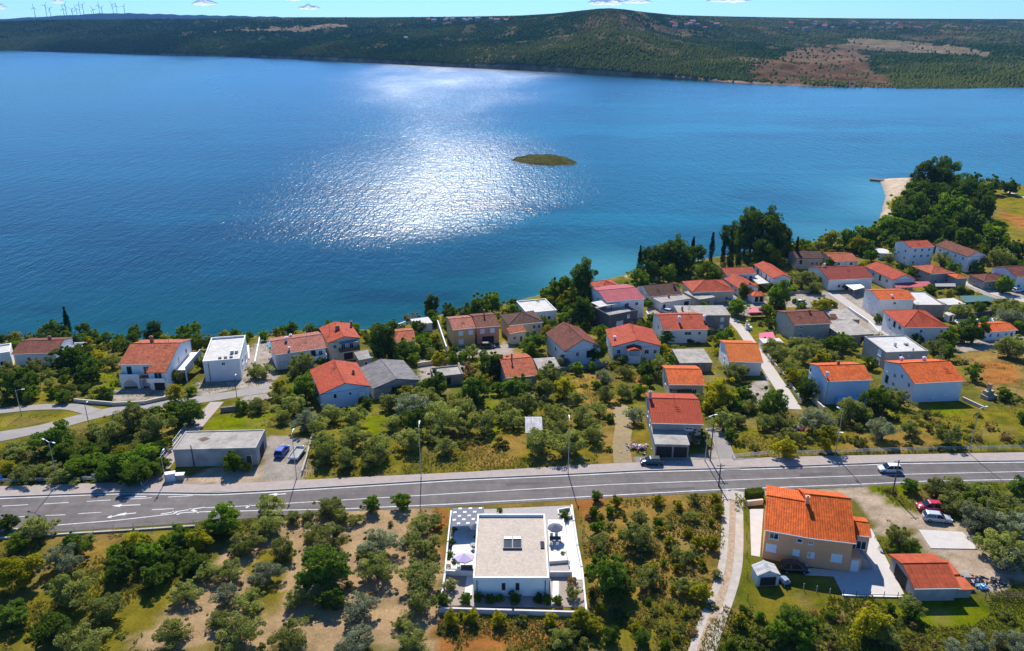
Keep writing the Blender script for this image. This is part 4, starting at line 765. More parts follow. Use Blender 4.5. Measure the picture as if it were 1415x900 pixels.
H_['whitered'] = house('red_roofed_house', 'house', 'white house with plain red roof and two chimneys left of the village lane', 'the white house with two chimneys', (917,456.5),(980,455), 4.2,'gable',WHITE,REDT,bk=434.7,pitch=19, chim=((.40,.25,.6,1.6),(.97,.3,.6,1.2)), win='F .55 2.9 2.0 1.0 w;F .82 2.9 .8 1.0 w;F .6 .7 1.4 1.0 n;L .5 2.5 1 1.2 w')
H_['centrered'] = house('gabled_house', 'house', 'grey white house with broad red gable and arched front porch', 'the broad red gabled house', (846,479),(914.5,478), 4.4,'spine',WHITE,REDT,bk=447,pitch=15, win='F .12 2.8 1 1.2 w;F .72 2.6 1.2 1.3 w;F .9 2.6 .9 1.2 w;L .4 2.6 1 1.2 w', chim=((.1,.35,.5,.7),))
hs = H_['centrered']; x0, y0 = hs['x0'], hs['y0']; part(hs, 'porch', WHITE, ((x0+3.6,y0-2.2,-1),(x0+7.0,y0-.005,1.5)), ((x0+3.6,y0-2.2,1.502),(x0+3.85,y0-1.95,4.0)), ((x0+6.75,y0-2.2,1.502),(x0+7,y0-1.95,4.0)), ((x0+3.6,y0-2.2,1.503),(x0+7,y0-2.1,2.3)))
mb = MB(); xa, xb, xm = x0+3.3, x0+7.3, x0+5.3; mb.face([(xa,y0-2.5,4.0),(xm,y0-2.5,4.55),(xm,y0+.5,4.9),(xa,y0+.5,4.4)],0,[(0,0),(2,0),(2,3),(0,3)]); mb.face([(xm,y0-2.5,4.55),(xb,y0-2.5,4.0),(xb,y0+.5,4.4),(xm,y0+.5,4.9)],0,[(0,0),(2,0),(2,3),(0,3)]); mb.face([(xa,y0-2.5,3.98),(xb,y0-2.5,3.98),(xm,y0-2.5,4.55)]); mb.build('porch_roof', REDT, hs['root'])
part(hs, 'stairs', CONCM, *[((x0+7.1+i*.55,y0-1.6,-1),(x0+7.1+i*.55+.54,y0-.3,1.4-i*.25)) for i in range(6)])
H_['vbrown'] = house('gabled_house', 'house', 'white house with steep brown gabled roof beside the round dark tree', 'the steep brown gabled house', (780,486),(832,479), 4.6,'spine',WHITE,BROWN,bk=444.5,pitch=27, win='F .35 3.2 .9 1.1 w;F .7 2.8 1.8 2 n;L .5 2.6 1 1.2 w')
H_['smallorange'] = house('small_house', 'house', 'small grey house with orange roof and a tall flue among the trees', 'the small house with tall flue', (698.7,522.5),(744,518.5), 3.2,'gable',GREYW,TERRA,bk=495.5,pitch=17, win='F .6 1.7 .8 .8 w', chim=((.35,.45,.32,1.7,1),))
H_['greyshed'] = house('flat_shed', 'shed', 'low flat concrete shed right of the small house with tall flue', 'the low flat concrete shed', (745,511),(774,509), 2.4,'flat',GREYW,CONCR,bk=495,par=0, win='F .5 1.1 1 1.8 n')
H_['smallred'] = house('small_red_house', 'house', 'small house with plain orange-red roof and brown lower porch', 'the small red roofed house with porch', (924,531.5),(974.7,532), 3.4,'gable',CREAM,ORANGE,bk=510,pitch=18, win='F .3 1.6 1 1.2 w;F .75 1.6 1 1.2 w;L .5 1.6 1 1.2 w')
hs = H_['smallred']; part(hs, 'porch_roof', BROWN, ((hs['x0'],hs['y0']-1.6,2.0),(hs['x0']+5,hs['y0']-.005,2.12)), ((hs['x0'],hs['y0']-1.6,-1),(hs['x0']+.15,hs['y0']-1.45,1.998)), ((hs['x0']+4.8,hs['y0']-1.6,-1),(hs['x0']+4.95,hs['y0']-1.45,1.998)))
H_['bigred'] = house('red_roofed_house', 'house', 'tall narrow house with wide bright red ribbed roof by the main road', 'the bright red ribbed roof house by the road', (900,584.5),(972.5,586.5), 4.6,'gable',GREYW,tilemat('ribbed_red_tiles',(.38,.055,.018),.1,.33,.75,.25),bk=551,pitch=20, win='F .75 3.4 1.6 .6 w;L .3 2.4 .8 1.1 w;L .6 2.4 .8 1.1 w', chim=((.03,.5,.55,1.3),))
H_['roadshed'] = house('open_shed', 'shed', 'concrete shed with mossy flat roof and open dark front beside the road', 'the mossy flat roofed roadside shed', (906,613.5),(952,614.5), 3.0,'flat',GREYW,CONCR,bk=590.5,par=0, win='F .27 1.3 3.0 2.3 n;F .76 1.3 2.6 2.3 n')
H_['orange1'] = house('orange_roofed_house', 'house', 'white house with vivid plain orange roof next to the village lane', 'the vivid orange roof beside the lane', (1007.5,499.8),(1055,501), 3.8,'gable',WHITE,tilemat('vivid_orange_tiles',(.50,.115,.010),.12,.36,.42,.2),bk=474.5,pitch=19, win='F .6 1.5 1 1.2 w;L .5 1.6 1 1.2 w')
H_['greyslab'] = house('flat_roofed_outbuilding', 'outbuilding', 'long low outbuilding with bare concrete roof left of the vivid orange roof', 'the bare concrete outbuilding', (940,501.5),(984,501), 2.6,'flat',BLOCK,CONCR,bk=482.5,par=0, win='F .5 1.1 1 1.9 n')
H_['gridshed'] = house('garden_shed', 'shed', 'tiny shed with corrugated pale roof among olive trees', 'the tiny corrugated olive grove shed', (726,598.5),(750,598.5), 2.2,'mono',GREYW,GREYSHEET,bk=576,pitch=8, win='-', gut=False)
H_['redgable'] = house('gabled_house', 'house', 'shade-blue tinted white house with weathered red gabled roof above the olive trees', 'the shade-blue house with weathered red gable', (442,545),(512,533.5), 4.2,'spine',BLUEW,REDT,bk=497,pitch=17, win='F .28 3.0 .8 1.2 w;F .85 2.0 1.6 2.2 g;F .6 3 .6 .8 w', chim=((.78,.45,.5,.8,1),))  # white walls, the blue tint of their shade put into the wall colour
H_['greybarn'] = house('grey_barn', 'barn', 'low barn with dull grey corrugated gabled roof', 'the grey corrugated barn', (514.7,537.5),(581,525), 3.2,'spine',GREYW,GREYT,bk=496,pitch=14, win='F .5 1.4 2.4 2.2 n')
H_['ruin'] = house('flat_roofed_outbuilding', 'outbuilding', 'low outbuilding with sandy flat roof right of the grey barn', 'the sandy flat roofed outbuilding', (600,521),(640,516.5), 2.6,'flat',BLOCK,CONCR,bk=506.5,par=.25, win='F .5 1.1 1 1.8 n')
H_['storage'] = house('storage_building', 'storage building', 'long low concrete building with stained flat roof beside the ramp', 'the long stained concrete building', (239,621.5),(353.5,618.8), 3.7,'flat',STONEW if False else mat('stained_concrete_wall',(.46,.43,.39),.95,.25,.9,.3,6,stain=.7),CONCR,bk=595,par=.12, win='F .75 1.6 1.3 1.2 w;F .9 1.1 1.1 2.1 d;R .5 1.2 3 2.3 n')
hs = H_['storage']; part(hs, 'flue', DMETAL, cyl=(([(hs['x0']+3.4,hs['y0']-.12,-.5),(hs['x0']+3.4,hs['y0']-.12,4.6)],.09),)); part(hs, 'roof_stain', mat('rust_stain',(.17,.11,.07),.95,.3,1), *[((hs['x0']+3.2+.35*i,hs['y0']+3+.3*abs(i-3),3.585),(hs['x0']+3.6+.35*i,hs['y0']+4.9-.25*abs(i-3),3.592)) for i in range(7)], parent=hs['roof'])
# --- right of the lane
H_['lcomplex'] = house('red_roofed_house', 'house', 'white house with red roof at the back of a paved courtyard by the pines', 'the white courtyard house by the pines', (1003,380),(1046,378), 4.2,'gable',WHITE,REDT,bk=369.5,pitch=19, win='F .5 2.6 1 1.2 w;F .65 2.6 1 1.2 w;F .85 2.2 1 2 n')
H_['lwing'] = house('courtyard_wing', 'house', 'low white wing with red gable running toward the viewer beside the courtyard', 'the low courtyard wing', (1021,399),(1050,397), 3.0,'spine',WHITE,REDT,bk=379,pitch=20, win='L .2 1.6 1 1.2 w;L .5 1.6 1 1.2 w;L .8 1.6 1 1.2 w', gut=False)
H_['lright'] = house('gabled_house', 'house', 'lilac white two storey gabled house right of the courtyard', 'the lilac white gabled house', (1068,385),(1094.5,384), 4.8,'spine',WHITE,REDT,bk=361,pitch=20, win='L .15 3.4 1 1.2 w;L .35 3.2 1 2 n;L .6 3.4 1 1.2 w;L .8 3.2 1 2 n;F .6 3.4 .8 .9 w')
H_['pavilion'] = house('garden_pavilion', 'pavilion', 'small garden pavilion with orange hipped roof and open sides', 'the small orange hipped pavilion', (1040.5,409.5),(1059,408.5), 2.6,'hip',WHITE,ORANGE,bk=403,pitch=20, win='F .3 1.3 1.2 1.8 n;F .72 1.3 1.2 1.8 n', gut=False)
H_['grngrey'] = house('grey_green_house', 'house', 'grey-green rendered two storey house with brown-red roof', 'the grey-green rendered house', (1097.5,449.3),(1150,446.7), 5.2,'gable',GRNW,BROWN,bk=430.5,pitch=18, win='F .18 4.2 .9 .7 w;F .78 4.2 .9 .7 w;F .2 1.6 1.2 1.3 b;F .55 1.8 .8 .8 b;L .3 4 .4 .7 w;L .6 2.4 .4 .7 w', chim=((.62,.45,.5,.7,1),))
H_['chapel'] = house('old_stone_house', 'house', 'old stone house with arched windows and worn brown roof near the water', 'the old stone house near the water', (1100,357),(1139,357), 4.4,'gable',STONEW,DARKT,bk=346.5,pitch=22, win='F .18 2.8 1.0 1.7 n;F .62 2.2 .6 .8 n;F .8 2.2 .6 .8 n;F .95 2.2 .6 .8 n', gut=False)
H_['oranger'] = house('small_house', 'house', 'small house with pale orange-brown roof right of the old stone house', 'the small pale orange-brown roof', (1150,361.5),(1187,360.5), 2.6,'gable',WHITE,TERRA,bk=350,pitch=16, nf=2)
H_['whitelong'] = house('red_roofed_house', 'house', 'long white house with dark red roof and white chimney near the car park', 'the long white house near the car park', (1145,387),(1208,384.5), 4.0,'gable',WHITE,tilemat('dark_red_tiles',(.24,.033,.016),stain=.3),bk=368.3,pitch=19, win='F .25 1.5 1 1.2 w;F .6 1.5 1 1.2 w;L .5 2 1 1.2 w', chim=((.15,.55,.5,1.1),))
H_['diagred'] = house('gabled_house', 'house', 'white house with dark red gable and roofed terrace behind the tall orange roofed house', 'the white house with dark red gable', (1234,387),(1266,385), 4.2,'spine',WHITE,REDT,bk=361.5,pitch=20, win='L .2 2.8 1 1.2 w;L .45 2.6 1 2 n;L .7 2.8 1 1.2 w')
H_['threestorey'] = house('three_storey_house', 'house', 'pale three storey house with red roof and rows of dark windows', 'the three storey red roofed house', (1259,342.7),(1292,340.7), 7.2,'gable',WHITE,REDT,bk=332.7,pitch=18, floors=3, nf=3, ns=2, win='F .2 6 .9 1.1 w;F .5 6 .9 1.1 w;F .8 6 .9 1.1 w;F .2 3.6 .9 1.1 w;F .5 3.6 .9 1.1 w;F .8 3.6 .9 1.1 w;F .2 1.2 .9 1.1 w;L .3 5.2 .8 1 w;L .3 2.4 .8 1 w;L .7 3.8 .8 1 w', ov=.2)
H_['longwhite'] = house('long_gabled_house', 'house', 'long pale gabled house with dark red roof at the edge of the wood', 'the long gabled house at the wood edge', (1337,355),(1366,353), 6.2,'spine',WHITE,BROWN,bk=332,pitch=20, win='L .12 4.8 .9 1.1 w;L .36 4.8 .9 1.1 w;L .6 4.8 .9 1.1 w;L .85 4.8 .9 1.1 w;L .2 2 .9 1.1 w;L .5 2 .9 1.1 w;L .8 2 .9 1.1 w;F .5 2.2 .9 1.1 w;F .75 4.2 .9 1.1 w;F .25 1.3 1 2 n')
H_['hippair'] = house('hip_roofed_house', 'house', 'grey house with broad orange-red hipped roof', 'the grey house with broad hipped roof', (1287,379),(1319,376.5), 4.4,'hip',GREYW,TERRA,bk=364,pitch=18, nf=2, ns=1)
H_['hippair2'] = house('hip_roofed_house', 'house', 'smaller orange hipped roof wing right of the broad grey hipped house', 'the smaller orange hipped wing', (1322,385),(1338.5,384), 4.0,'hip',GREYW,ORANGE,bk=373.5,pitch=18, nf=1, ns=1)
H_['hipsmall'] = house('hip_roofed_house', 'house', 'low house with dull red hipped roof near the right edge', 'the low dull red hipped house', (1360,389),(1398,387), 3.2,'hip',GREYW,BROWN,bk=378.5,pitch=17, nf=2)
H_['rightedge'] = house('white_house', 'house', 'white house with dark roof cut by the right edge of the photo', 'the white house at the right edge', (1405,383),(1440,381), 5.0,'gable',WHITE,BROWN,bk=368,pitch=20, nf=3, ns=2)
H_['tallorange'] = house('tall_white_house', 'house', 'tall bright white house with orange roof above a block retaining wall', 'the tall bright white orange roofed house', (1215,414.6),(1265.5,413.8), 6.3,'gable',WHITE,ORANGE,bk=401,pitch=17, win='F .45 5.0 1 .8 w;F .7 5.0 .9 .7 s;F .88 5.0 .9 .7 s;L .25 4.6 .5 .5 w;L .6 4.6 .5 .5 w;L .3 2 .5 .5 w;L .65 2.6 .6 .6 w', chim=((.40,.15,.5,.5),))
H_['terrblock'] = house('terrace_block', 'building', 'block walled building with bright white flat roof terrace right of the tall white house', 'the white roof terrace block', (1266,421.5),(1306,421.5), 4.2,'flat',BLOCK,WHITER,bk=402.5,par=.3, win='-')
H_['hipwhite'] = house('hip_roofed_house', 'house', 'large white house with pyramid shaped red roof', 'the large white house with pyramid roof', (1249.5,452.5),(1311.8,452.5), 4.9,'hip',WHITE,REDT,D=14.5,pitch=22, win='F .4 3.6 .8 .9 w;F .88 3.6 .9 .9 w;F .38 1.3 .9 .9 b;F .83 1.3 1.1 1.1 n;L .2 3.6 1.6 1.2 w;L .45 3.4 1.4 1.8 n;L .7 3.6 1 1 w;L .6 1.2 .9 1 w')
H_['greyflat'] = house('flat_roofed_house', 'house', 'grey rendered flat roofed house with roof vents behind the two white houses', 'the grey flat roofed house with vents', (1224.5,487),(1283,485), 4.7,'flat',GREYW,WHITER,bk=464,par=.25, wmat=GREYW, win='F .35 3.8 .8 .8 w;F .55 3.8 .5 .5 w;L .25 3.4 1.6 1.4 s;L .25 1.2 1.6 1.6 s')
hs = H_['greyflat']; part(hs, 'roof_vent', METAL, ((hs['x0']+4.5,hs['y0']+4,4.46),(hs['x0']+5,hs['y0']+4.5,5.4)), ((hs['x0']+7.6,hs['y0']+4.6,4.46),(hs['x0']+8.6,hs['y0']+5.2,5.0)), ((hs['x0']+7.6,hs['y0']+.8,4.46),(hs['x0']+7.9,hs['y0']+1.1,5.2)), parent=hs['roof'])
H_['poolhouse'] = house('pool_house', 'house', 'low white house with orange roof beside the swimming pool', 'the low pool house with orange roof', (1361,459),(1407,456), 2.9,'gable',WHITE,ORANGE,bk=447.5,pitch=15, win='F .2 1.5 .9 1.1 b;F .45 1.5 .9 1.1 b;F .7 1.5 .9 1.1 b;F .88 1.1 .9 2 d')
H_['bluewhite'] = house('blue_white_house', 'house', 'pale blue rendered house with orange roof and three storey gable side', 'the pale blue orange roofed house', (1143,527),(1206.5,525), 5.9,'gable',BLUEW,ORANGE,bk=504.3,pitch=21, win='L .92 4.6 .8 1.2 w;L .75 4.6 .4 .5 w;L .92 1.8 .8 1.2 w;L .1 6.2 .4 .4 w', chim=((.04,.12,.4,1.2),(.5,.62,.5,.7,1)))
hs = H_['bluewhite']; part(hs, 'pool_annex', mat('turquoise_annex',(.25,.48,.66),.7,.06), ((hs['x0']+2.3,hs['y0']-2.6,-1),(hs['x0']+9.5,hs['y0']-.005,2.0))); part(hs, 'downpipe', METAL, ((hs['x0']+.05,hs['y0']-.1,-1),(hs['x0']+.17,hs['y0']-.006,5.6)))
H_['whitered2'] = house('white_house', 'house', 'large white house with stepped orange-red roof beside the barbecue', 'the large white stepped roof house', (1263.5,530),(1334.5,526.3), 5.0,'gable',mat('lilac_white_render',(.70,.70,.74),.9,.05,.7,stain=.1),ORANGE,bk=500.5,pitch=22, win='F .45 1.6 .7 1.6 s;F .65 3.6 .7 .5 s;F .7 1.7 .7 .7 s;L .15 3.6 .9 1.1 w;L .4 4.4 .9 1 w;L .62 3.4 .9 1 w;L .62 1.2 .9 1 w;L .85 3.6 1.2 1.2 s;L .85 1.2 1.2 2 n', chim=((.62,.7,.6,.8),(.3,.9,.6,.7)))
H_['tinywhite'] = house('tiny_white_hut', 'hut', 'tiny white flat roofed hut among gardens left of the three storey house', 'the tiny white hut', (1214,350),(1232,350.5), 2.5,'flat',WHITE,WHITER,bk=343.5,par=0, win='F .6 1.2 .9 1.1 n')
H_['poolshed'] = house('white_shed', 'shed', 'small white gabled shed at the corner of the pool wall', 'the small white pool shed', (1311,436.5),(1321,436), 2.2,'spine',WHITE,WHITER,bk=431,pitch=15, win='F .5 1 .8 1.6 n', gut=False)
H_['flatshed'] = house('flat_shed', 'shed', 'white flat roofed shed between the terrace block and the green netting', 'the white flat shed near the green netting', (1310,421.5),(1334,420), 2.3,'flat',WHITE,WHITER,bk=413,par=0, win='F .3 1.1 1 1.4 n;F .7 1.1 1 1.4 n')
H_['slabhouse'] = house('unfinished_building', 'building', 'unfinished low building with bare concrete deck roof beside the wide lane', 'the unfinished concrete deck', (1163,464),(1207,461.5), 3.0,'flat',BLOCK,CONCR,bk=443,par=0, win='F .2 1.2 1.4 2 n;F .7 1.2 1.4 2 n')
H_['slabhouse2'] = house('concrete_deck', 'building', 'flat grey concrete deck right of the grey-green house', 'the flat grey deck', (1152,441.5),(1188,441.5), 2.4,'flat',BLOCK,CONCR,bk=427.5,par=0, win='-')
H_['pinklean'] = house('pink_lean_to', 'annex', 'small brown-red lean-to roof against the grey-green house', 'the brown-red lean-to', (1149.5,440),(1158,440), 3.4,'mono',GRNW,BROWN,bk=434,pitch=15, win='-', gut=False)
H_['whitegar'] = house('white_garage', 'garage', 'low white flat garage between the lane and the grey-green house', 'the low white flat garage', (1055,474),(1082,473.5), 2.4,'flat',WHITE,WHITER,bk=468,par=0, win='F .5 1 2.2 1.9 n')
# --- near the camera
H_['villa'] = house('modern_villa', 'house', 'modern white villa with gravel flat roof, skylight and walled terraces', 'the modern white villa', (654,798.5),(758.5,798.5), 3.55,'flat',WHITE,GRAVR,bk=710.5,par=.38, win='F .40 2.0 .55 1.25 n;F .585 2.0 .55 1.25 n;R .3 1.5 1.2 2.2 w;L .6 1.3 2.4 2.2 w;R .7 1.3 2.4 2.2 w')
H_['peachl'] = house('peach_house', 'house', 'left half of the peach rendered house with orange tiled roof and white shutters', 'the left half of the peach house', (1055.5,732),(1117,743), 5.4,'gable',PEACH,ORANGE,bk=689.5,pitch=20.5, win='F .22 4.4 1.4 1.15 w;F .86 4.4 .8 .7 w;F .19 2.2 1.6 1.4 s;F .82 2.2 1.0 1.0 s;L .4 3.4 1 1.2 s', ov=.3)
hp = H_['peachl']

for k_, u_, v_ in (('arches',.75,.55),('longpink',.7,.5),('tallred',.2,.5),('duplexo',.6,.5),('vbrown',.5,.7),('centrered',.5,.6),('whitered',.7,.55),('grngrey',.3,.5),('hipwhite',.5,.5),('tallorange',.7,.5),('whitered2',.8,.5),('threestorey',.5,.5),('whitelong',.6,.5),('redgable',.5,.8),('bigred',.5,.5),('darkbrown',.4,.5)):
    hs = H_[k_]; x_, y_ = (u_-.5)*hs['W'], (v_-.5)*hs['D']; z_ = hs['ztop'](x_, y_); mb = MB(); mb.tube([(x_,y_,z_-.2),(x_,y_,z_+2.4)], .035, 5)
    for q in (1.5, 1.9, 2.3): mb.box((x_-.55,y_-.025,z_+q),(x_+.55,y_+.025,z_+q+.05))
    mb.build('antenna', DMETAL, hs['roof'])
def merge(A, B):
    """make the blocks of one house one thing"""
    MA, MB_ = Matrix.LocRotScale(A['root'].location, A['root'].rotation_euler, None), Matrix.LocRotScale(B['root'].location, B['root'].rotation_euler, None)
    for c in list(B['root'].children):
        ml = Matrix.LocRotScale(c.location, c.rotation_euler, c.scale); c.parent = A['root']; c.matrix_local = MA.inverted()@MB_@ml
    bpy.data.objects.remove(B['root'])
zp = hp['cen'][2]
hq = house('peach_house', 'house', 'x', 'the right half of the peach house', (1117.2,743.1),(1183,751), 5.4,'gable',PEACH,ORANGE,bk=686,pitch=30, win='F .04 4.4 .7 .7 w;F .08 2.2 1.0 1.0 s;F .68 2.2 1.6 1.4 s', ov=.3, chim=((.02,.40,.5,1.0),))
hr = house('peach_house', 'house', 'x', 'the outside stair of the peach house', (1184.5,739.5),(1204.5,742), 5.0,'gable',PEACH,ORANGE,bk=721.5,pitch=20, win='F .4 3.2 1.5 1.6 w', ov=.2)
part(hr, 'stair_block', PEACH, ((hr['x0']-1.3,hr['y0']-2.6,-1),(hr['x0']+.5,hr['y0']-.01,2.45))); put_win(hr['root'], (hr['x0']-.4, hr['y0']-2.6, 1.05), 0, 1.1, 2.1, 's')
part(hr, 'stairs', CONCM, *[((hr['x0']+.55+i*.32,hr['y0']-1.5,-1),(hr['x0']+.55+i*.32+.318,hr['y0']-.02,2.4-i*.42)) for i in range(6)])
part(hp, 'party_wall', PEACH, ((hp['x1']-.02,hp['y0']+.012,-1.4),(hp['x1']+1.0,hp['y0']+8,5.5)))
merge(hp, hq); merge(hp, hr); hp['root']['label'] = 'large peach rendered house with stepped orange tiled roofs and white shutters'; LAND[:] = [l for l in LAND if 'half of the peach' not in l[0]]; landmark('the peach house', 1125, 745)
# ------------------------------------------------------------------ the modern villa's garden
v = H_['villa']; r_ = v['root']; x0, x1, y0, y1 = v['x0'], v['x1'], v['y0'], v['y1']; zt = 3.55-.38
cx, cy = (x0+x1)/2+.2, (y0+y1)/2+.6
sk_ = part(v, 'skylight', DMETAL, ((cx-1.45,cy-1.5,zt-.2),(cx+1.45,cy+1.5,zt+.30)), parent=v['roof'])
mb = MB()
for q in (-1, 1): mb.box((cx+q*.7-.62,cy-1.35,zt+.302),(cx+q*.7+.62,cy+.55,zt+.33))
mb.build('skylight_glass', GLASS, v['roof'])
mb = MB()
for q in (-1, 1): mb.face([(cx+q*.7-.62,cy+.60,zt+.45),(cx+q*.7+.62,cy+.60,zt+.45),(cx+q*.7+.62,cy+1.45,zt+.31),(cx+q*.7-.62,cy+1.45,zt+.31)])
mb.build('skylight_blind', WHITE, v['roof'])
part(v, 'roof_hatch', GLASS, ((x1-.95,cy-1.3,zt-.1),(x1-.35,cy+.4,zt+.16)), parent=v['roof']); part(v, 'downpipe', DMETAL, ((x0+.45,y0-.1,-.5),(x0+.57,y0-.006,3.1)), ((x1-.57,y0-.1,-.5),(x1-.45,y0-.006,3.1)))
part(v, 'plinth', mat('blue_grey_plinth',(.26,.33,.38),.9,.05), ((x0-.02,y0-.03,-.4),(x1+.02,y0-.004,.35)))
VZ = v['cen'][2]
def gwall(name, label, pts, hh, t=.22, m=None, cat='garden wall', lm=None, base=1.0):
    L = [gp(a, b) for a, b in pts]; mb = MB()
    for a, b in zip(L[:-1], L[1:]):
        d = (b-a)[:2]; ln = np.linalg.norm(d); d /= ln; n = np.array([-d[1], d[0]])*t/2; e = d*t/2*.98
        p, q = a[:2]-e, b[:2]+e; za, zb_ = a[2], b[2]; i = len(mb.v)
        for zz, (ua, ub) in ((-base, (za, zb_)), (hh, (za, zb_))):
            mb.v += [(*(p-n), ua+zz), (*(q-n), ub+zz), (*(q+n), ub+zz), (*(p+n), ua+zz)]
        for f in ((0,1,5,4),(1,2,6,5),(2,3,7,6),(3,0,4,7),(4,5,6,7)): mb.f.append(tuple(i+k for k in f)); mb.m.append(0); mb.uv.append([(0,0)]*4)
    o = mb.build(name, m or WHITE); tag(o, label, cat)
    if lm: mp = L[len(L)//2]; p = proj(mp); landmark(lm, p[0], p[1])
    return o
TILE = mat('terrace_paving', (.66,.63,.58), .8, .06, 1.2); PEBB = mat('pebble_bed', (.34,.27,.22), .95, .25, 5, .6, 20)
def gslab(name, label, pts, z0, z1, m, kind='structure', cat=None):
    L = [gp(a, b)[:2] for a, b in pts]; c = sum(L)/len(L); L.sort(key=lambda p: math.atan2(p[1]-c[1], p[0]-c[0])); mb = MB(); mb.prism([tuple(p) for p in L], z0, z1); o = mb.build(name, m); tag(o, label, cat or name.replace('_', ' '), kind=kind); return o
gslab('villa_yard', 'paved yard enclosed by the modern villa walls', [(623,706),(789,699),(800,770),(808,840),(610,838),(615,790)], -.3, .05, mat('yard_paving',(.36,.32,.29),.9,.15,2), cat='yard')
gslab('terrace', 'white paved terrace left of the modern villa', [(630,724),(662,730),(655,790),(621,790)], 0, .55, TILE)
gslab('terrace', 'white paved terrace with dining set right of the modern villa', [(757,722),(780,722),(787,778),(759,780)], 0, .55, TILE)
gslab('walkway', 'white paved walkway along the right garden wall of the villa', [(782,722),(793,722),(805,802),(788,802)], 0, .12, TILE)
gslab('pebble_bed', 'brown pebble bed in the front left corner of the villa garden', [(615,795),(645,797),(640,838),(610,837)], 0, .1, PEBB); gslab('pebble_bed', 'brown pebble bed in the front right corner of the villa garden', [(774,804),(804,805),(809,840),(772,839)], 0, .1, PEBB)
gslab('path_slab', 'narrow white slab beside the left side of the villa', [(645,798),(654,798),(652,828),(641,827)], 0, .14, TILE); gslab('path_slab', 'narrow white slab beside the right side of the villa', [(764,804),(772,804),(772,832),(763,830)], 0, .14, TILE)
WC = mat('lilac_concrete_wall', (.60,.57,.56), .9, .08, 1)
gwall('garden_wall', 'white left boundary wall of the modern villa garden', [(623.5,712),(619,755),(615,797)], .9); gwall('garden_wall', 'long pale front boundary wall of the modern villa garden', [(615,798),(608,846),(709,849),(810,852)], .8, .3, WC, lm='the front wall of the villa garden')
gwall('garden_wall', 'white wavy right boundary wall of the modern villa garden', [(810,851),(804,790),(798,760),(793,726),(790,704)], .9, .25)
gwall('cross_wall', 'low white wall closing the left terrace toward the viewer', [(616,795),(652,797)], .95, .25); gwall('cross_wall', 'pinkish white wall closing the right terrace toward the viewer', [(761,797),(789,797)], .95, .3, WC)
gwall('planter_wall', 'white planter walls round the green square beside the villa entrance', [(771,708),(773,719),(790,716),(788,704),(772,707)], .5, .2)
gwall('terrace_parapet', 'low white parapet along the right terrace', [(778,724),(783,770),(786,782)], 1.0, .15)
def thing_at(name, label, cat, px, py, rz=0, dz=0, group=None):
    p = gp(px, py); p[2] += dz; return thing(name, label, cat, p, rz, group)
def umbrella(px, py, dz, label, m, r=1.5):
    t = thing_at('patio_umbrella', label, 'umbrella', px, py, dz=dz); MB().tube([(0,0,0),(0,0,2.5)], .03).build('pole', METAL, t); MB().box((-.3,-.3,0),(.3,.3,.08)).build('base', DMETAL, t)
    mb = MB(); n = 8; ri = [(r*math.cos(2*math.pi*i/n+.2), r*math.sin(2*math.pi*i/n+.2)) for i in range(n)]
    for i in range(n):
        a, b = ri[i], ri[(i+1) % n]; mb.face([(*a,1.95),(*b,1.95),(0,0,2.55)]); mb.face([(*b,1.93),(*a,1.93),(0,0,2.52)]); mb.face([(*a,1.80),(*b,1.80),(*b,1.95),(*a,1.95)])
    mb.build('canopy', m, t); return t
umbrella(642,788,.55,'large lilac patio umbrella on the left villa terrace', mat('lilac_fabric',(.58,.46,.60),.9,.05), 1.55)
umbrella(767,747,.55,'dark slate patio umbrella shading the right villa terrace', mat('slate_fabric',(.13,.13,.17),.9,.05), 1.25)
umbrella(657,746,.55,'dark umbrella half hidden by the villa roof edge', mat('slate_fabric',(.13,.13,.17),.9,.05), 1.0)
def table(px, py, dz, label, L=1.8, W=.9):
    t = thing_at('dining_table', label, 'table', px, py, dz=dz); MB().box((-L/2,-W/2,.70),(L/2,W/2,.75)).build('tabletop', DMETAL, t)
    for sx in (-1,1):
        for sy in (-1,1): MB().box((sx*(L/2-.1)-.03,sy*(W/2-.1)-.03,0),(sx*(L/2-.1)+.03,sy*(W/2-.1)+.03,.698)).build('leg', DMETAL, t)
table(767,753,.55,'dark dining table on the right villa terrace')
_ch = None
def chair(px, py, dz, rz, label):
    t = thing_at('garden_chair', label, 'chair', px, py, rz, dz, 'garden chairs on the villa terraces')
    MB().box((-.23,-.23,.42),(.23,.23,.46)).build('seat', FRAME, t); MB().box((-.23,.2,.462),(.23,.23,.9)).build('backrest', FRAME, t)
    for sx in (-1,1):
        for sy in (-1,1): MB().box((sx*.2-.02,sy*.2-.02,0),(sx*.2+.02,sy*.2+.02,.418)).build('leg', FRAME, t)
for i, (px, py, rz) in enumerate(((762,748,0),(769,748,0),(762,759,math.pi),(770,759,math.pi))): chair(px, py, .55, rz, ['pale chair behind the dark dining table, left one','pale chair behind the dark dining table, right one','pale chair in front of the dark dining table, left one','pale chair in front of the dark dining table, right one'][i])
chair(655,764,.55,1.2,'pale chair by the villa left side wall'); chair(634,786,.55,.3,'pale chair left of the lilac umbrella')
t = thing_at('sun_lounger', 'dark grey sofa under the lilac umbrella', 'sofa', 645,793,0,.55); MB().box((-.9,-.35,.1),(.9,.35,.4)).build('seat', DGREY, t); MB().box((-.9,.2,.402),(.9,.35,.8)).build('backrest', DGREY, t)
t = thing_at('round_table', 'dark round garden table by the villa left side', 'table', 654,762,0,.55); MB().tube([(0,0,.7),(0,0,.74)], .5, 16).build('tabletop', DMETAL, t); MB().tube([(0,0,0),(0,0,.698)], .04).build('stand', DMETAL, t)
t = thing_at('storage_box', 'small pale storage chest in the corner of the left terrace', 'box', 620,786,0,.55); MB().box((-.3,-.4,0),(.3,.4,.55)).build('chest', CREAM, t); MB().box((-.33,-.43,.552),(.33,.43,.62)).build('lid', CREAM, t)
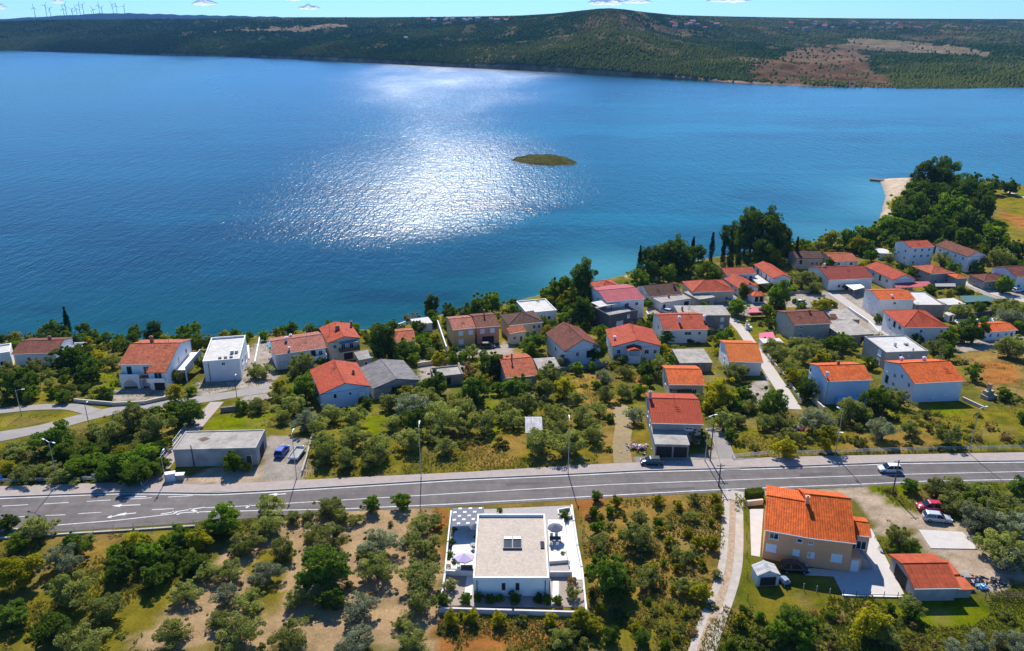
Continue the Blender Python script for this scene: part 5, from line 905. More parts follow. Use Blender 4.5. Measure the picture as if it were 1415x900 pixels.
# pergola over the car space
P4 = [gp(a, b, 2.5) for a, b in ((626,702),(668,701),(662,726),(624,728))]; c = sum(P4)/4; t = thing('pergola', 'slatted grey and white pergola at the back left of the villa', 'pergola', (c[0], c[1], VZ))
Q = [np.array([p[0]-c[0], p[1]-c[1]]) for p in P4]
for q in Q: MB().box((q[0]-.07,q[1]-.07,-.2),(q[0]+.07,q[1]+.07,2.4)).build('post', METAL, t)
def quadpt(u, w_): return (Q[0]*(1-u)+Q[1]*u)*(1-w_)+(Q[3]*(1-u)+Q[2]*u)*w_
mb = MB()
for a, b in ((0,1),(1,2),(2,3),(3,0)): mb.tube([(*Q[a],2.46),(*Q[b],2.46)], .07, 4)
for i in range(1, 6): mb.tube([(*quadpt(i/6,0),2.46),(*quadpt(i/6,1),2.46)], .05, 4)
mb.build('beam', METAL, t)
mb2 = MB(); mb2.face([(*quadpt(a,b),2.53) for a, b in ((.01,.01),(.01,.99),(.99,.99),(.99,.01))])
for i in range(6):
    for j in range(5):
        A, B, C_, D_ = quadpt(i/6+.02,j/5+.02), quadpt((i+.8)/6,j/5+.02), quadpt((i+.8)/6,(j+.5)/5), quadpt(i/6+.02,(j+.5)/5)
        if (i+j) % 2: mb = MB(); mb.face([(*p,2.56) for p in (A,D_,C_,B)]); mb.build('shade_panel', FRAME, t)
mb2.build('dark_shade_panel', mat('slate_panel',(.10,.11,.14),.7,.05), t)
# ------------------------------------------------------------------ garage, sheds, poles, fences
g = house('tiled_garage', 'garage', 'open fronted garage with ribbed red-orange roof beside the gravel yard', 'the ribbed red roofed garage', (1263.5,813.5),(1328,812.5), 2.5,'gable',mat('garage_block',(.42,.40,.37),.95,.15,1,.2,6,stain=.3),tilemat('ribbed_orange_tiles',(.36,.065,.022),.14,.6,.8,.3),bk=778.5,pitch=21, win='L .55 1.15 3.6 2.2 n')
lt = MB(); lt.box((g['x1']+.02,g['y0']+.5,-.6),(g['x1']+2.6,g['y0']+3.2,1.5)); lt.build('lean_to', GREYW, g['root']); MB().box((g['x1']+.36,g['y0']+.3,1.502),(g['x1']+2.9,g['y0']+3.4,1.62)).build('lean_to_roof', TERRA, g['root'])
MB().box((g['x1']+.4,g['y0']+3.45,-.6),(g['x1']+2.2,g['y1']-.6,1.7)).build('store', GREYW, g['root']); MB().box((g['x1']+.38,g['y0']+3.42,1.702),(g['x1']+2.5,g['y1']-.4,1.85)).build('store_roof', TERRA, g['root'])
t = thing_at('rubble_table', 'pale stone topped oven block beside the red roofed garage', 'oven', 1330,806); MB().box((-.6,-.6,0),(.6,.6,1.5)).build('block', GREYW, t); MB().box((-.75,-.7,1.502),(.75,.7,1.62)).build('slab', CONCR, t)
s_ = house('metal_shed', 'shed', 'small pale metal shed with ribbed gabled roof by the peach house', 'the small pale metal shed', (1046.5,796),(1079,794.5), 2.0,'spine',mat('shed_panel',(.55,.56,.56),.6,.06),GREYSHEET,bk=774,pitch=24, win='F .5 .85 2.4 1.5 n', ov=.12, gut=False)
t = thing_at('barrow', 'blue-grey covered motor barrow beside the metal shed', 'barrow', 1083,806, .3); MB().box((-.5,-.8,.35),(.5,.8,.75)).box((-.42,-.6,.752),(.42,.5,1.0)).build('tray', mat('blue_grey_cover',(.22,.27,.36),.8,.1), t)
for sx in (-1,1):
    for sy in (-.5,.5): MB().tube([(sx*.5,sy,.3),(sx*.62,sy,.3)], .3, 12).build('wheel', DMETAL, t)
def lamp(base, top, arm, label, m=METAL, double=False):
    B = gp(*base); d = proj(B)[2]; hgt = 5
    for _ in range(20): hgt += (proj(B+np.array([0,0,hgt]))[1]-top[1])*d/FPX
    t = thing('street_lamp', label, 'street lamp', B, 0, 'street lamps along the roads')
    mb = MB(); mb.tube([(0,0,-.3),(0,0,.5)], .11, 8); mb.tube([(0,0,.5),(0,0,hgt)], [.085,.055], 8); mb.build('pole', m, t)
    for sgn in ((1,-1) if double else (1,)):
        a = (arm[0]*sgn, arm[1]*sgn); MB().tube([(0,0,hgt-.05),(a[0]*.5,a[1]*.5,hgt+.15),(a[0],a[1],hgt+.2)], .04, 6).build('arm', m, t)
        ln = math.hypot(*a); ux, uy = a[0]/ln, a[1]/ln; mb = MB(); M_ = Matrix.Translation((a[0]+ux*.3,a[1]+uy*.3,hgt+.2))@Matrix.Rotation(math.atan2(uy,ux),4,'Z'); mb.box((-.30,-.12,-.05),(.30,.12,.06),0,M_); mb.build('lamp_head', mat('lamp_white',(.72,.73,.74),.5,.03), t)
    return t
def upole(base, top, label, cross=True):
    B = gp(*base); d = proj(B)[2]; hgt = 5
    for _ in range(20): hgt += (proj(B+np.array([0,0,hgt]))[1]-top[1])*d/FPX
    t = thing('utility_pole', label, 'utility pole', B); wd = mat('weathered_wood',(.13,.10,.075),.9,.2,3); MB().tube([(0,0,-.4),(0,0,hgt)], [.15,.10], 8).build('pole', wd, t)
    if cross:
        MB().box((-.7,-.05,hgt-.5),(.7,.05,hgt-.38)).build('crossarm', wd, t)
        for sx in (-.6,0,.6): MB().tube([(sx,0,hgt-.378),(sx,0,hgt-.2)], .05, 6).build('insulator', mat('porcelain',(.4,.36,.3),.3,.05), t)
    B = B.copy(); B[2] += hgt-.3; return B
lamp((785,655),(785,581),(0,1.0),'straight grey street lamp beside the olive grove sidewalk'); lamp((582,661),(579,589),(0,1.0),'grey street lamp left of the olive grove centre'); lamp((974,638),(980,576),(1.0,.3),'pale street lamp at the bottom of the short lane'); lamp((1154,630.5),(1163,569),(-.3,1.0),'grey street lamp in front of the pale blue house'); lamp((1338.5,627.5),(1351,565),(1.3,.4),'grey street lamp at the right end of the sidewalk'); lamp((410,662),(403,600),(0,1.0),'grey street lamp beside the white trailer'); lamp((81,669),(66,611),(-1.0,.5),'double headed street lamp above the left shrubs',double=True); lamp((229,667),(224,628),(0,1.0),'street lamp at the foot of the ramp')
lamp((30,575),(23.5,540),(1.2,.2),'street lamp on the grassy traffic island at far left'); lamp((123.5,590),(120,560),(0,.8),'dark slim lamp post at the village road junction',m=DMETAL); lamp((329,561.5),(324,522),(0,.8),'dark lamp post beside the white cube villa',m=DMETAL)
W1 = upole((981,637),(983,586),'dark wooden pole beside the pale street lamp'); W2 = upole((993,672),(997,641),'wooden pole at the mouth of the gravel track'); W3 = upole((1233,684),(1241.5,636),'leaning brown wooden pole in the lawn beside the parked cars'); W4 = upole((1098,500),(1097,470),'slim wooden pole beside the concrete lane', False); upole((844,446),(845,422),'dark pole in the yard of the dark grey block', False); upole((1117,526),(1119,500),'thin wooden pole by the pale blue house', False)
def wire(name, label, pts, sag=.8):
    mb = MB()
    for a, b in zip(pts[:-1], pts[1:]):
        P_ = [a+(b-a)*i/10-np.array([0,0,sag*4*(i/10)*(1-i/10)]) for i in range(11)]; mb.tube(P_, .018, 4, cap=False)
    tag(mb.build(name, DMETAL), label, 'wire')
wire('power_line', 'thin dark overhead cable between the wooden roadside poles', [W1, W2, W3])
def fence(name, label, pts, hh, gap=2.5, m=METAL, rails=(.5,1.0), rad=.035, mesh_=None, cat='fence'):
    L = [gp(a, b) for a, b in pts]; t = thing(name, label, cat, L[0]); o = L[0]; mb = MB()
    for a, b in zip(L[:-1], L[1:]):
        for k in rails: mb.tube([a-o+np.array([0,0,hh*k]), b-o+np.array([0,0,hh*k])], rad*.8, 6)
    if rails: mb.build('rail', m, t)
    tot = sum(np.linalg.norm(b-a) for a, b in zip(L[:-1], L[1:])); n = max(2, min(60, int(tot/gap))); i = 0
    me = None
    for a, b in zip(L[:-1], L[1:]):
        k = max(1, int(round(np.linalg.norm(b-a)/tot*n)))
        for q in range(k+(1 if b is L[-1] else 0)):
            p = a+(b-a)*q/k-o
            if me is None: me = MB().tube([(0,0,-.3),(0,0,hh)], rad*1.2, 6).mesh('fence_post', m)
            link('post', me, t).location = p
    if mesh_:
        mb = MB()
        for a, b in zip(L[:-1], L[1:]): mb.face([a-o+np.array([0,0,.05]), b-o+np.array([0,0,.05]), b-o+np.array([0,0,hh]), a-o+np.array([0,0,hh])])
        mb.build('netting', mesh_, t)
    return t
fence('guardrail', 'grey guardrail along the sidewalk below the left shrubs', [(-60,671),(0,668),(81,666.5),(150,664)], .9, 2.2, METAL, (.45,.75,1.0), .05, cat='guardrail')
fence('guardrail', 'grey guardrail along the sidewalk at the right', [(1012,634),(1060,629.5),(1154,627.5),(1240,624.5),(1340,622.5),(1500,619)], .9, 2.2, METAL, (.45,.75,1.0), .045, cat='guardrail')
fence('road_fence', 'thin wire fence of grey posts on the roadside parapet at lower left', [(40,741),(77,738.5),(130,735.5),(185,732),(240,728.5),(268,726.5)], 1.3, 3.6, METAL, (), .035)
gwall('parapet_wall', 'pale parapet wall along the lower left road edge', [(-60,747),(40,743),(77,740),(185,733.5),(268,728)], .28, .35, CONCM, 'parapet wall')
fence('ramp_railing', 'white railing on the left side of the ramp', [(196,672),(215,648),(248,604),(272,574)], 1.0, 1.8, mat('white_rail',(.72,.73,.74),.5,.03), (.5,1.0), .05, cat='railing')
gwall('ramp_wall', 'low concrete wall beneath the ramp railing', [(197,673),(216,649),(249,605),(273,575)], .35, .3, CONCM, 'low wall')
fence('ramp_railing', 'white railing above the ramp beside the bushy tree', [(262,585),(283,571)], 1.0, 1.5, mat('white_rail',(.72,.73,.74),.5,.03), (.5,1.0), .05, cat='railing')
fence('garden_fence', 'line of pale fence posts along the front of the peach house lawn', [(1084,811),(1110,815),(1128,818),(1146,822)], 1.1, 2.2, mat('post_concrete',(.5,.46,.4),.9,.1), (), .05)
fence('garden_fence', 'slim dark posts standing along the white kerb of the peach house patio', [(1165,823),(1183,825),(1202,826),(1221,826),(1240,827)], 1.1, 2.1, DMETAL, (), .04)
gwall('kerb_wall', 'white kerb along the front edge of the peach house patio', [(1165,823.5),(1205,825),(1260,826)], .2, .25, WHITE, 'kerb')
NET = mat('wire_netting', (.30,.28,.22), .9, .3, 4)
fence('wooden_fence', 'rustic brown post fence right of the garage', [(1361,829),(1391,828),(1430,826.5),(1480,826)], 1.2, 3.2, mat('fence_wood',(.16,.11,.07),.9,.2,4), (.3,.6,.9), .05)
fence('track_fence', 'thin dark fence along the right side of the gravel track', [(1029,684),(1031,720),(1032,770),(1033,830),(1004,885)], 1.2, 4, DMETAL, (), .035)
gwall('balustrade_wall', 'short pale balustrade wall at the back left of the peach house', [(1033,699),(1052,697)], 1.0, .4, CREAM, 'wall')
HEDGE_AT = [gp(1031,689), gp(1053,687)]
def awning(name, label, pts, z, m, cat='awning', th=.08):
    P_ = [gp(a, b, z) for a, b in pts]; c = sum(P_)/4; zg = h(c[0], c[1]); t = thing(name, label, cat, (c[0], c[1], zg)); Q_ = [(p[0]-c[0], p[1]-c[1]) for p in P_]
    mb = MB(); mb.prism([tuple(q) for q in Q_], z-th, z); o = mb.build('roof', m, t); fixn(o.data)
    for q in Q_: MB().tube([(q[0]*.94,q[1]*.94,-.5),(q[0]*.94,q[1]*.94,z-th)], .06, 6).build('post', METAL, t)
PINKF = mat('pink_sheet', (.50,.10,.13), .7, .1, 2)
awning('carport', 'red-pink sheet carport between the lane and the small pavilion', [(1033,432),(1055,431.5),(1063,424),(1036,424.5)], 2.4, PINKF, 'carport'); awning('carport', 'bright pink carport above the white flat garage', [(1049,468),(1072,467),(1068,460),(1049,461.5)], 2.3, mat('magenta_sheet',(.58,.07,.16),.6,.08), 'carport')
awning('terrace_awning', 'long pink terrace roof behind the tall white orange roofed house', [(1238,398),(1291,395.5),(1283,389),(1236,390)], 2.8, PINKSHEET); awning('white_canopy', 'white square canopy left of the tall white house', [(1180,401),(1195,397),(1187,391),(1167,393)], 2.5, WHITE, 'canopy')
awning('netting_canopy', 'large green shade netting stretched over a garden at right', [(1334,418),(1379,415),(1362,408),(1325,409)], 1.6, mat('green_netting',(.05,.13,.12),.9,.1), 'netting', .04); awning('grey_awning', 'grey flat awning in front of the hipped grey house', [(1293,396),(1321,396),(1320,391.5),(1292,392)], 2.3, mat('awning_grey',(.25,.24,.23),.8,.1))
awning('courtyard_roof', 'pale flat roof over the courtyard of the white house by the pines', [(1048,392.5),(1063,391),(1047,380),(1037,384)], 2.6, WHITER, 'courtyard roof')
slab('pool_deck', [(1322,447),(1386,445),(1383,440),(1318,442)], .12, TILE, 'white deck round the swimming pool'); slab('pool_water', [(1342,446),(1373,445),(1370,442),(1340,443)], .16, mat('pool_blue',(.03,.20,.52),.15,.05,spec=.5), 'blue water of the swimming pool')
slab('pool_deck', [(337,499),(345,497),(345,483),(338,484)], .3, TILE, 'pale deck of the small pool right of the cube villa'); slab('pool_water', [(338.5,494),(343,493),(343,486),(339,487)], .34, mat('pool_teal',(.03,.34,.42),.15,.05,spec=.5), 'turquoise water of the small pool beside the cube villa'); slab('pool_water', [(371,482),(377,481),(377,472),(372,473)], .3, mat('pool_teal',(.03,.34,.42),.15,.05,spec=.5), 'turquoise pool water left of the long pink roofed house')
for l_, p_, hh, m_ in (('dark pool wall behind the swimming pool',[(1322,441),(1376,434)],1.4,DGREY),('white wall left of the long pink roofed house',[(353,507),(360,470)],1.6,WHITE),('white garden wall between the shore gardens and the ochre house',[(603,443),(617,485)],1.4,WHITE),('pale wall along the yard of the arched villa',[(103,556),(160,561),(200,559),(232,552)],.9,CREAM),('dark stone wall below the lawn by the village road',[(306,570),(345,566)],1.2,BLOCK),('block wall of the olive grove driveway',[(438,580),(424,635),(418,655)],.8,CONCM),('stone wall by the shallow garden right of the small house',[(765,512),(800,512),(840,505)],.9,STONEW),('white parapet wall on the wide village lane',[(1172,428),(1200,447),(1214,462)],.9,WHITE),('grey wall bordering the concrete lane',[(1060,492),(1083,520),(1108,556)],.7,CONCM),('pale wall in front of the pale blue house',[(1122,554),(1138,568)],1.0,CREAM),('long low wall right of the large white house',[(1330,553),(1358,566)],.8,CREAM),('white retaining wall below the dark grey block',[(893,435),(903,450)],1.2,WHITE),('stone edge wall at the top of the car park',[(1062,407),(1128,404)],.8,STONEW),('cream wall behind the ruined beams',[(578,507),(640,498)],1.2,CREAM),('low white wall at the water edge beside the pale shelter',[(536,459),(560,450)],1.4,WHITE)): gwall('garden_wall', l_, p_, hh, .3, m_)
mb = MB(); mb.prism([tuple(on_plane(a, b, SEA+.7)[:2]) for a, b in ((1202,247.8),(1222,250),(1222,247.6),(1203,246))], SEA-2, SEA+.7); o = mb.build('jetty', mat('dark_jetty',(.12,.10,.085),.9,.2)); fixn(o.data); tag(o, 'dark concrete jetty at the tip of the pebble beach', 'jetty')
t = thing_at('barbecue', 'stone garden barbecue with chimney at the edge of the dry field', 'barbecue', 1366,551, .3); landmark('the stone barbecue', 1366, 545)
MB().box((-1.5,-.9,-.5),(1.5,.9,1.0)).build('hearth', STONEW, t); MB().box((-1.1,-.2,1.002),(1.1,.9,1.9)).build('hood', STONEW, t); MB().box((-.4,.1,1.902),(.4,.7,3.4)).build('chimney', STONEW, t); MB().box((-.55,-.05,3.402),(.55,.85,3.55)).build('cap', BRICK, t)
t = thing_at('barbecue', 'white garden barbecue with chimney beside the village lane', 'barbecue', 1034,456, 0); MB().box((-1,-.6,-.3),(1,.6,1.0)).build('hearth', WHITE, t); MB().box((-.9,.0,1.002),(.3,.6,1.7)).build('hood', WHITE, t); MB().box((-.8,.1,1.702),(-.3,.5,2.9)).build('chimney', WHITE, t)
def sign(px, py, label, m, w_=1.0, hh=.8, z=1.2):
    t = thing_at('road_sign', label, 'sign', px, py); MB().tube([(0,0,-.2),(0,0,z+hh)], .035, 6).build('post', METAL, t); MB().box((-w_/2,-.06,z),(w_/2,-.037,z+hh)).build('panel', m, t)
sign(132,664,'grey blank backed road sign above the left guardrail', METAL, 1.0, .8, .6); sign(2,668,'small blue road sign at the left edge', mat('sign_blue',(.03,.16,.55),.5,.03), .9,.9,.9); sign(148,662,'thin post with a narrow pale sign above the guardrail', METAL, .25,.5,1.2)
t = thing_at('utility_cabinet', 'pale blue-grey utility cabinet at the foot of the ramp', 'cabinet', 236,664, .3); MB().box((-.9,-.5,0),(.9,.5,1.5)).build('case', mat('cabinet_grey',(.55,.58,.62),.6,.05), t); MB().box((-.95,-.55,1.502),(.95,.55,1.6)).build('lid', FRAME, t)
t = thing_at('utility_cabinet', 'lower grey cabinet right of the pale blue-grey one', 'cabinet', 249,662, .1); MB().box((-.8,-.5,0),(.8,.5,1.0)).build('case', GREYW, t); MB().box((-.85,-.55,1.002),(.85,.55,1.08)).build('lid', METAL, t)
def pile(px, py, w_, label, mats, n, s=.35, name='rubble_pile'):
    t = thing_at(name, label, 'rubble'if 'rubble' in name else 'junk', px, py); rnd = random.Random(px)
    import bmesh
    for k, m in enumerate(mats):
        b = bmesh.new()
        for i in range(n):
            p = Vector((rnd.gauss(0, w_*.28), rnd.gauss(0, w_*.22), 0)); p.z = max(0, .5*w_*.3-p.length*.25)+rnd.uniform(0,.2)
            bmesh.ops.create_cube(b, size=1, matrix=Matrix.Translation(p)@Matrix.Rotation(rnd.uniform(0,6),4,(rnd.random(),rnd.random(),rnd.random()+.1))@Matrix.Diagonal((s*rnd.uniform(.5,2),s*rnd.uniform(.4,1.2),s*rnd.uniform(.3,.8),1)))
        me = bpy.data.meshes.new('debris'); b.to_mesh(me); b.free(); me.materials.append(m); link('debris', me, t)
pile(880,620,4,'pile of white and pink rubble at the grove edge beside the roadside shed', [WHITE, mat('pink_rubble',(.5,.12,.18),.9,.2), CONCM], 26, name='rubble_pile'); pile(1345,803,2.6,'scattered scrap and dark debris right of the garage oven block', [DMETAL, TERRA, GREYW], 16, .4, 'scrap_heap'); pile(1372,806,3,'dark bicycle frames and scrap near the rustic fence', [DMETAL, DMETAL], 12, .35, 'scrap_heap'); pile(1358,813,1.2,'small blue and white plastic sacks beside the garage yard', [mat('blue_plastic',(.05,.3,.6),.5,.05), WHITE], 16, .45, 'scrap_heap')
pile(1150,597,3,'white stones lying under the roadside olive trees', [WHITE], 14, .4); pile(1106,594,3,'broken pink and grey rubble below the concrete lane', [CONCM, mat('pink_rubble',(.5,.12,.18),.9,.2)], 12, .4)
# ------------------------------------------------------------------ cars
RUB = mat('tyre_rubber', (.02,.02,.02), .9, .1); RIM = mat('alloy_rim', (.5,.5,.52), .35, .05, metal=.8); CGL = mat('car_glass', (.012,.014,.018), .06, .1, spec=.6); HL = mat('headlight_lens', (.75,.76,.78), .15, .02, spec=.6); TL = mat('tail_light_lens', (.35,.02,.02), .25, .05)
def paint(n, c): return mat(n, c, .28, .02, spec=.5, coat=.6)
def loft(secs, m):
    mb = MB(); k = len(secs[0])
    for a, b in zip(secs[:-1], secs[1:]):
        for i in range(k-1): mb.face([a[i], b[i], b[i+1], a[i+1]])
    mb.face(secs[0]); mb.face(secs[-1][::-1]); return mb
def car(px, py, deg, col, label, kind='hatch', dz=0):
    p = gp(px, py); p[2] += dz; t = thing('parked_car' if 'driving' not in label else 'car', label, 'car', p, math.radians(deg))
    suv = kind == 'suv'; Lh = 2.1 if kind != 'wagon' else 2.25; wz = .9; bh = .92 if not suv else 1.02; rh = 1.47 if not suv else 1.66
    def sec(x, w_, zt_, zb_): return [(x,-w_*.92,zb_),(x,-w_,zb_+.22),(x,-w_,zt_-.16),(x,-w_*.86,zt_),(x,w_*.86,zt_),(x,w_,zt_-.16),(x,w_,zb_+.22),(x,w_*.92,zb_)]
    secs = [sec(-Lh,.66,.72,.38),sec(-Lh+.08,.80,bh-.06,.26),sec(-Lh+.5,.87,bh,.22),sec(-.9,.88,bh,.22),sec(.5,.88,bh-.02,.22),sec(1.1,.87,bh-.06,.22),sec(Lh-.35,.84,bh-.2,.22),sec(Lh-.06,.76,.66,.26),sec(Lh,.62,.58,.34)]
    o = loft(secs, col).build('body', col, t, True); fixn(o.data)
    xr0, xr1, xf1, xf0 = (-Lh+.12,-Lh+.55,.35,1.15)
    def ring(x0_, x1_, w_, z): return [(x0_,-w_,z),(x1_,-w_,z),(x1_,w_,z),(x0_,w_,z)]
    lo, hi = ring(xr0, xf0, .80, bh-.05), ring(xr1, xf1, .62, rh-.04); mb = MB()
    for i in range(4): mb.face([lo[i], lo[(i+1) % 4], hi[(i+1) % 4], hi[i]])
    mb.build('windows', CGL, t); mb = MB(); a, b = ring(xr1-.06, xf1+.05, .65, rh-.05), ring(xr1+.12, xf1-.2, .56, rh+.02); mb.face(b)
    for i in range(4): mb.face([a[i], a[(i+1) % 4], b[(i+1) % 4], b[i]])
    for sy in (-1, 1):  # pillars
        for xa, xb in ((xr0, xr1), (xf0, xf1), (-.35, -.35)): mb.tube([(xa, sy*.81, bh-.06), (xb, sy*.63, rh-.03)], .05, 4)
    mb.build('car_roof', col, t)
    for sx in (-1.3, 1.28):
        for sy in (-1, 1):
            wl = MB().tube([(sx,sy*.68,.31),(sx,sy*.885,.31)], .31, 16).build('wheel', RUB, t); MB().tube([(sx,sy*.884,.31),(sx,sy*.9,.31)], .19, 12).build('rim', RIM, wl)
    for sy in (-1, 1):
        MB().box((Lh-.22,sy*.6-.17,.60),(Lh-.03,sy*.6+.17,.74)).build('headlight', HL, t); MB().box((-Lh-.01,sy*.62-.12,.66),(-Lh+.12,sy*.62+.12,.86)).build('tail_light', TL, t)
    landmark('the '+label.split(' parked')[0].split(' driving')[0], px, py)
CW, CS, CD, CR, CB = paint('white_paint',(.75,.75,.75)), paint('silver_paint',(.48,.50,.52)), paint('black_paint',(.012,.014,.02)), paint('red_paint',(.50,.012,.035)), paint('blue_paint',(.012,.06,.38))
car(1229,651.5,178,CW,'white hatchback driving on the main road at right',dz=.05); car(900,641.5,180,CD,'black hatchback parked at the kerb before the roadside shed'); car(1284,704.5,173,CR,'bright red car parked beside the olive trees','suv'); car(1294,719,-10,CS,'silver car parked in front of the red one','wagon'); car(1097,789,-4,CD,'black van parked in the shade of the peach house','suv')
car(390,627,82,CB,'shiny blue car parked beside the storage building'); car(674,481,2,CD,'dark car parked under the salmon paired house','suv'); car(920,432,140,CS,'pale silver car parked before the white annex'); car(1010,418,150,CS,'pale car parked beside the cream cross roofed house'); car(1106,420,8,CW,'white car parked in the gravel car park'); car(1043,433.5,4,CS,'grey car parked under the red-pink carport'); car(1406,403,20,CW,'white car parked near the right edge house')
t = thing_at('car_trailer', 'open white car trailer parked right of the blue car', 'trailer', 411,630, math.radians(82)); MB().box((-2.2,-.95,.45),(2.2,.95,.55)).build('bed', GREYW, t)
MB().box((-2.2,-.98,.552),(2.2,-.93,.95)).box((-2.2,.93,.552),(2.2,.98,.95)).box((2.15,-.929,.552),(2.2,.929,.95)).box((-2.2,-.929,.552),(-2.15,.929,.95)).build('side_board', FRAME, t); MB().tube([(2.2,0,.45),(3.4,0,.42)], .06, 6).build('drawbar', METAL, t)
for sx in (-.6, .3):
    for sy in (-1,1): MB().tube([(sx,sy*.98,.3),(sx,sy*1.15,.3)], .3, 12).build('wheel', RUB, t)
# ------------------------------------------------------------------ wind turbines and the far village
def turbine(px, yb, yt, ang, label):
    az = math.atan((px-CX)/1178); R = 8950; zb = CAMZ+(HORIZON-yb)/1178*R/math.cos(az)*math.cos(az); zt_ = CAMZ+(HORIZON-yt)/1178*R; t = thing('wind_turbine', label, 'wind turbine', (R*math.sin(az), R*math.cos(az), zb-15), 0, 'wind turbines on the ridge')
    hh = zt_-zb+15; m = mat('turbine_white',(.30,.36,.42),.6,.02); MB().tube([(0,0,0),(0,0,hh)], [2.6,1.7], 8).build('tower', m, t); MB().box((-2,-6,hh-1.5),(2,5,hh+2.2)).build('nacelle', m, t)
    for k in range(3):
        a = math.radians(ang+120*k); d = Vector((math.sin(a),0,math.cos(a))); MB().tube([Vector((0,-7,hh)), Vector((0,-7,hh))+d*14, Vector((0,-7,hh))+d*40], [1.4,2.0,.5], 5).build('blade', m, t)
for i, (px, yb, yt) in enumerate(((50,24.5,14.5),(66,23.5,12),(71.5,23,15),(90,22,15.5),(93.5,21.8,11.5),(102,21.3,16),(108,21.2,15.5),(112.5,21,11),(117.5,21,11),(131,20.5,16),(139.5,20.3,11),(143,20.3,14.5),(158.5,20.4,10),(163.5,20.5,11.5),(174,20.6,12.5))):
    o_ = ['first','second','third','fourth','fifth','sixth','seventh','eighth','ninth','tenth','eleventh','twelfth','thirteenth','fourteenth','fifteenth'][i]; turbine(px, yb, yt, (i*37) % 120, f'{o_} wind turbine from the left on the far blue ridge')
FM = {}
def farhouse(px, py, s, rc):
    p = far_at(px, py); key = (rc, s)
    if key not in FM:
        mb = MB(); L_, W_, h_ = 11*s, 8*s, 6*s; mb.box((-L_/2,-W_/2,-3),(L_/2,W_/2,h_)); e = .4
        mb.face([(-L_/2-e,-W_/2-e,h_),(L_/2+e,-W_/2-e,h_),(L_/2+e,0,h_+2.6*s),(-L_/2-e,0,h_+2.6*s)],1); mb.face([(L_/2+e,W_/2+e,h_),(-L_/2-e,W_/2+e,h_),(-L_/2-e,0,h_+2.6*s),(L_/2+e,0,h_+2.6*s)],1); mb.face([(-L_/2,-W_/2,h_),(-L_/2,0,h_+2.5*s),(-L_/2,W_/2,h_)]); mb.face([(L_/2,-W_/2,h_),(L_/2,W_/2,h_),(L_/2,0,h_+2.5*s)])
        FM[key] = mb.mesh('far_house', [mat('far_house_wall',(.34,.30,.27),.9,.1), REDT if rc == 'r' else (TERRA if rc == 't' else CONCR)])
    o = link('far_house', FM[key]); o.location = tuple(p); o.rotation_euler = (0,0,random.uniform(-.5,.5))
    nm = {'r':'red roofed','t':'terracotta roofed','g':'grey roofed'}[rc]; side = 'right of the conical hill' if px > 900 else 'left of the conical hill'
    tag(o, f'tiny {nm} house in the distant village {side}', 'house', f'{nm} far village houses {side}')
rr = random.Random(5)
for i in range(44):
    px = rr.choice((rr.uniform(925,1000), rr.uniform(1085,1240), rr.uniform(1085,1240), rr.uniform(1240,1400))); farhouse(px, rr.uniform(33,42) if px < 1250 else rr.uniform(36,43), rr.choice((1.0,1.3,1.6)), rr.choice('rrtg'))
for i in range(12): farhouse(rr.uniform(570,700), rr.uniform(28.5,32), rr.choice((1.3,1.6)), rr.choice('rtg'))
farhouse(562,55,1.0,'g')
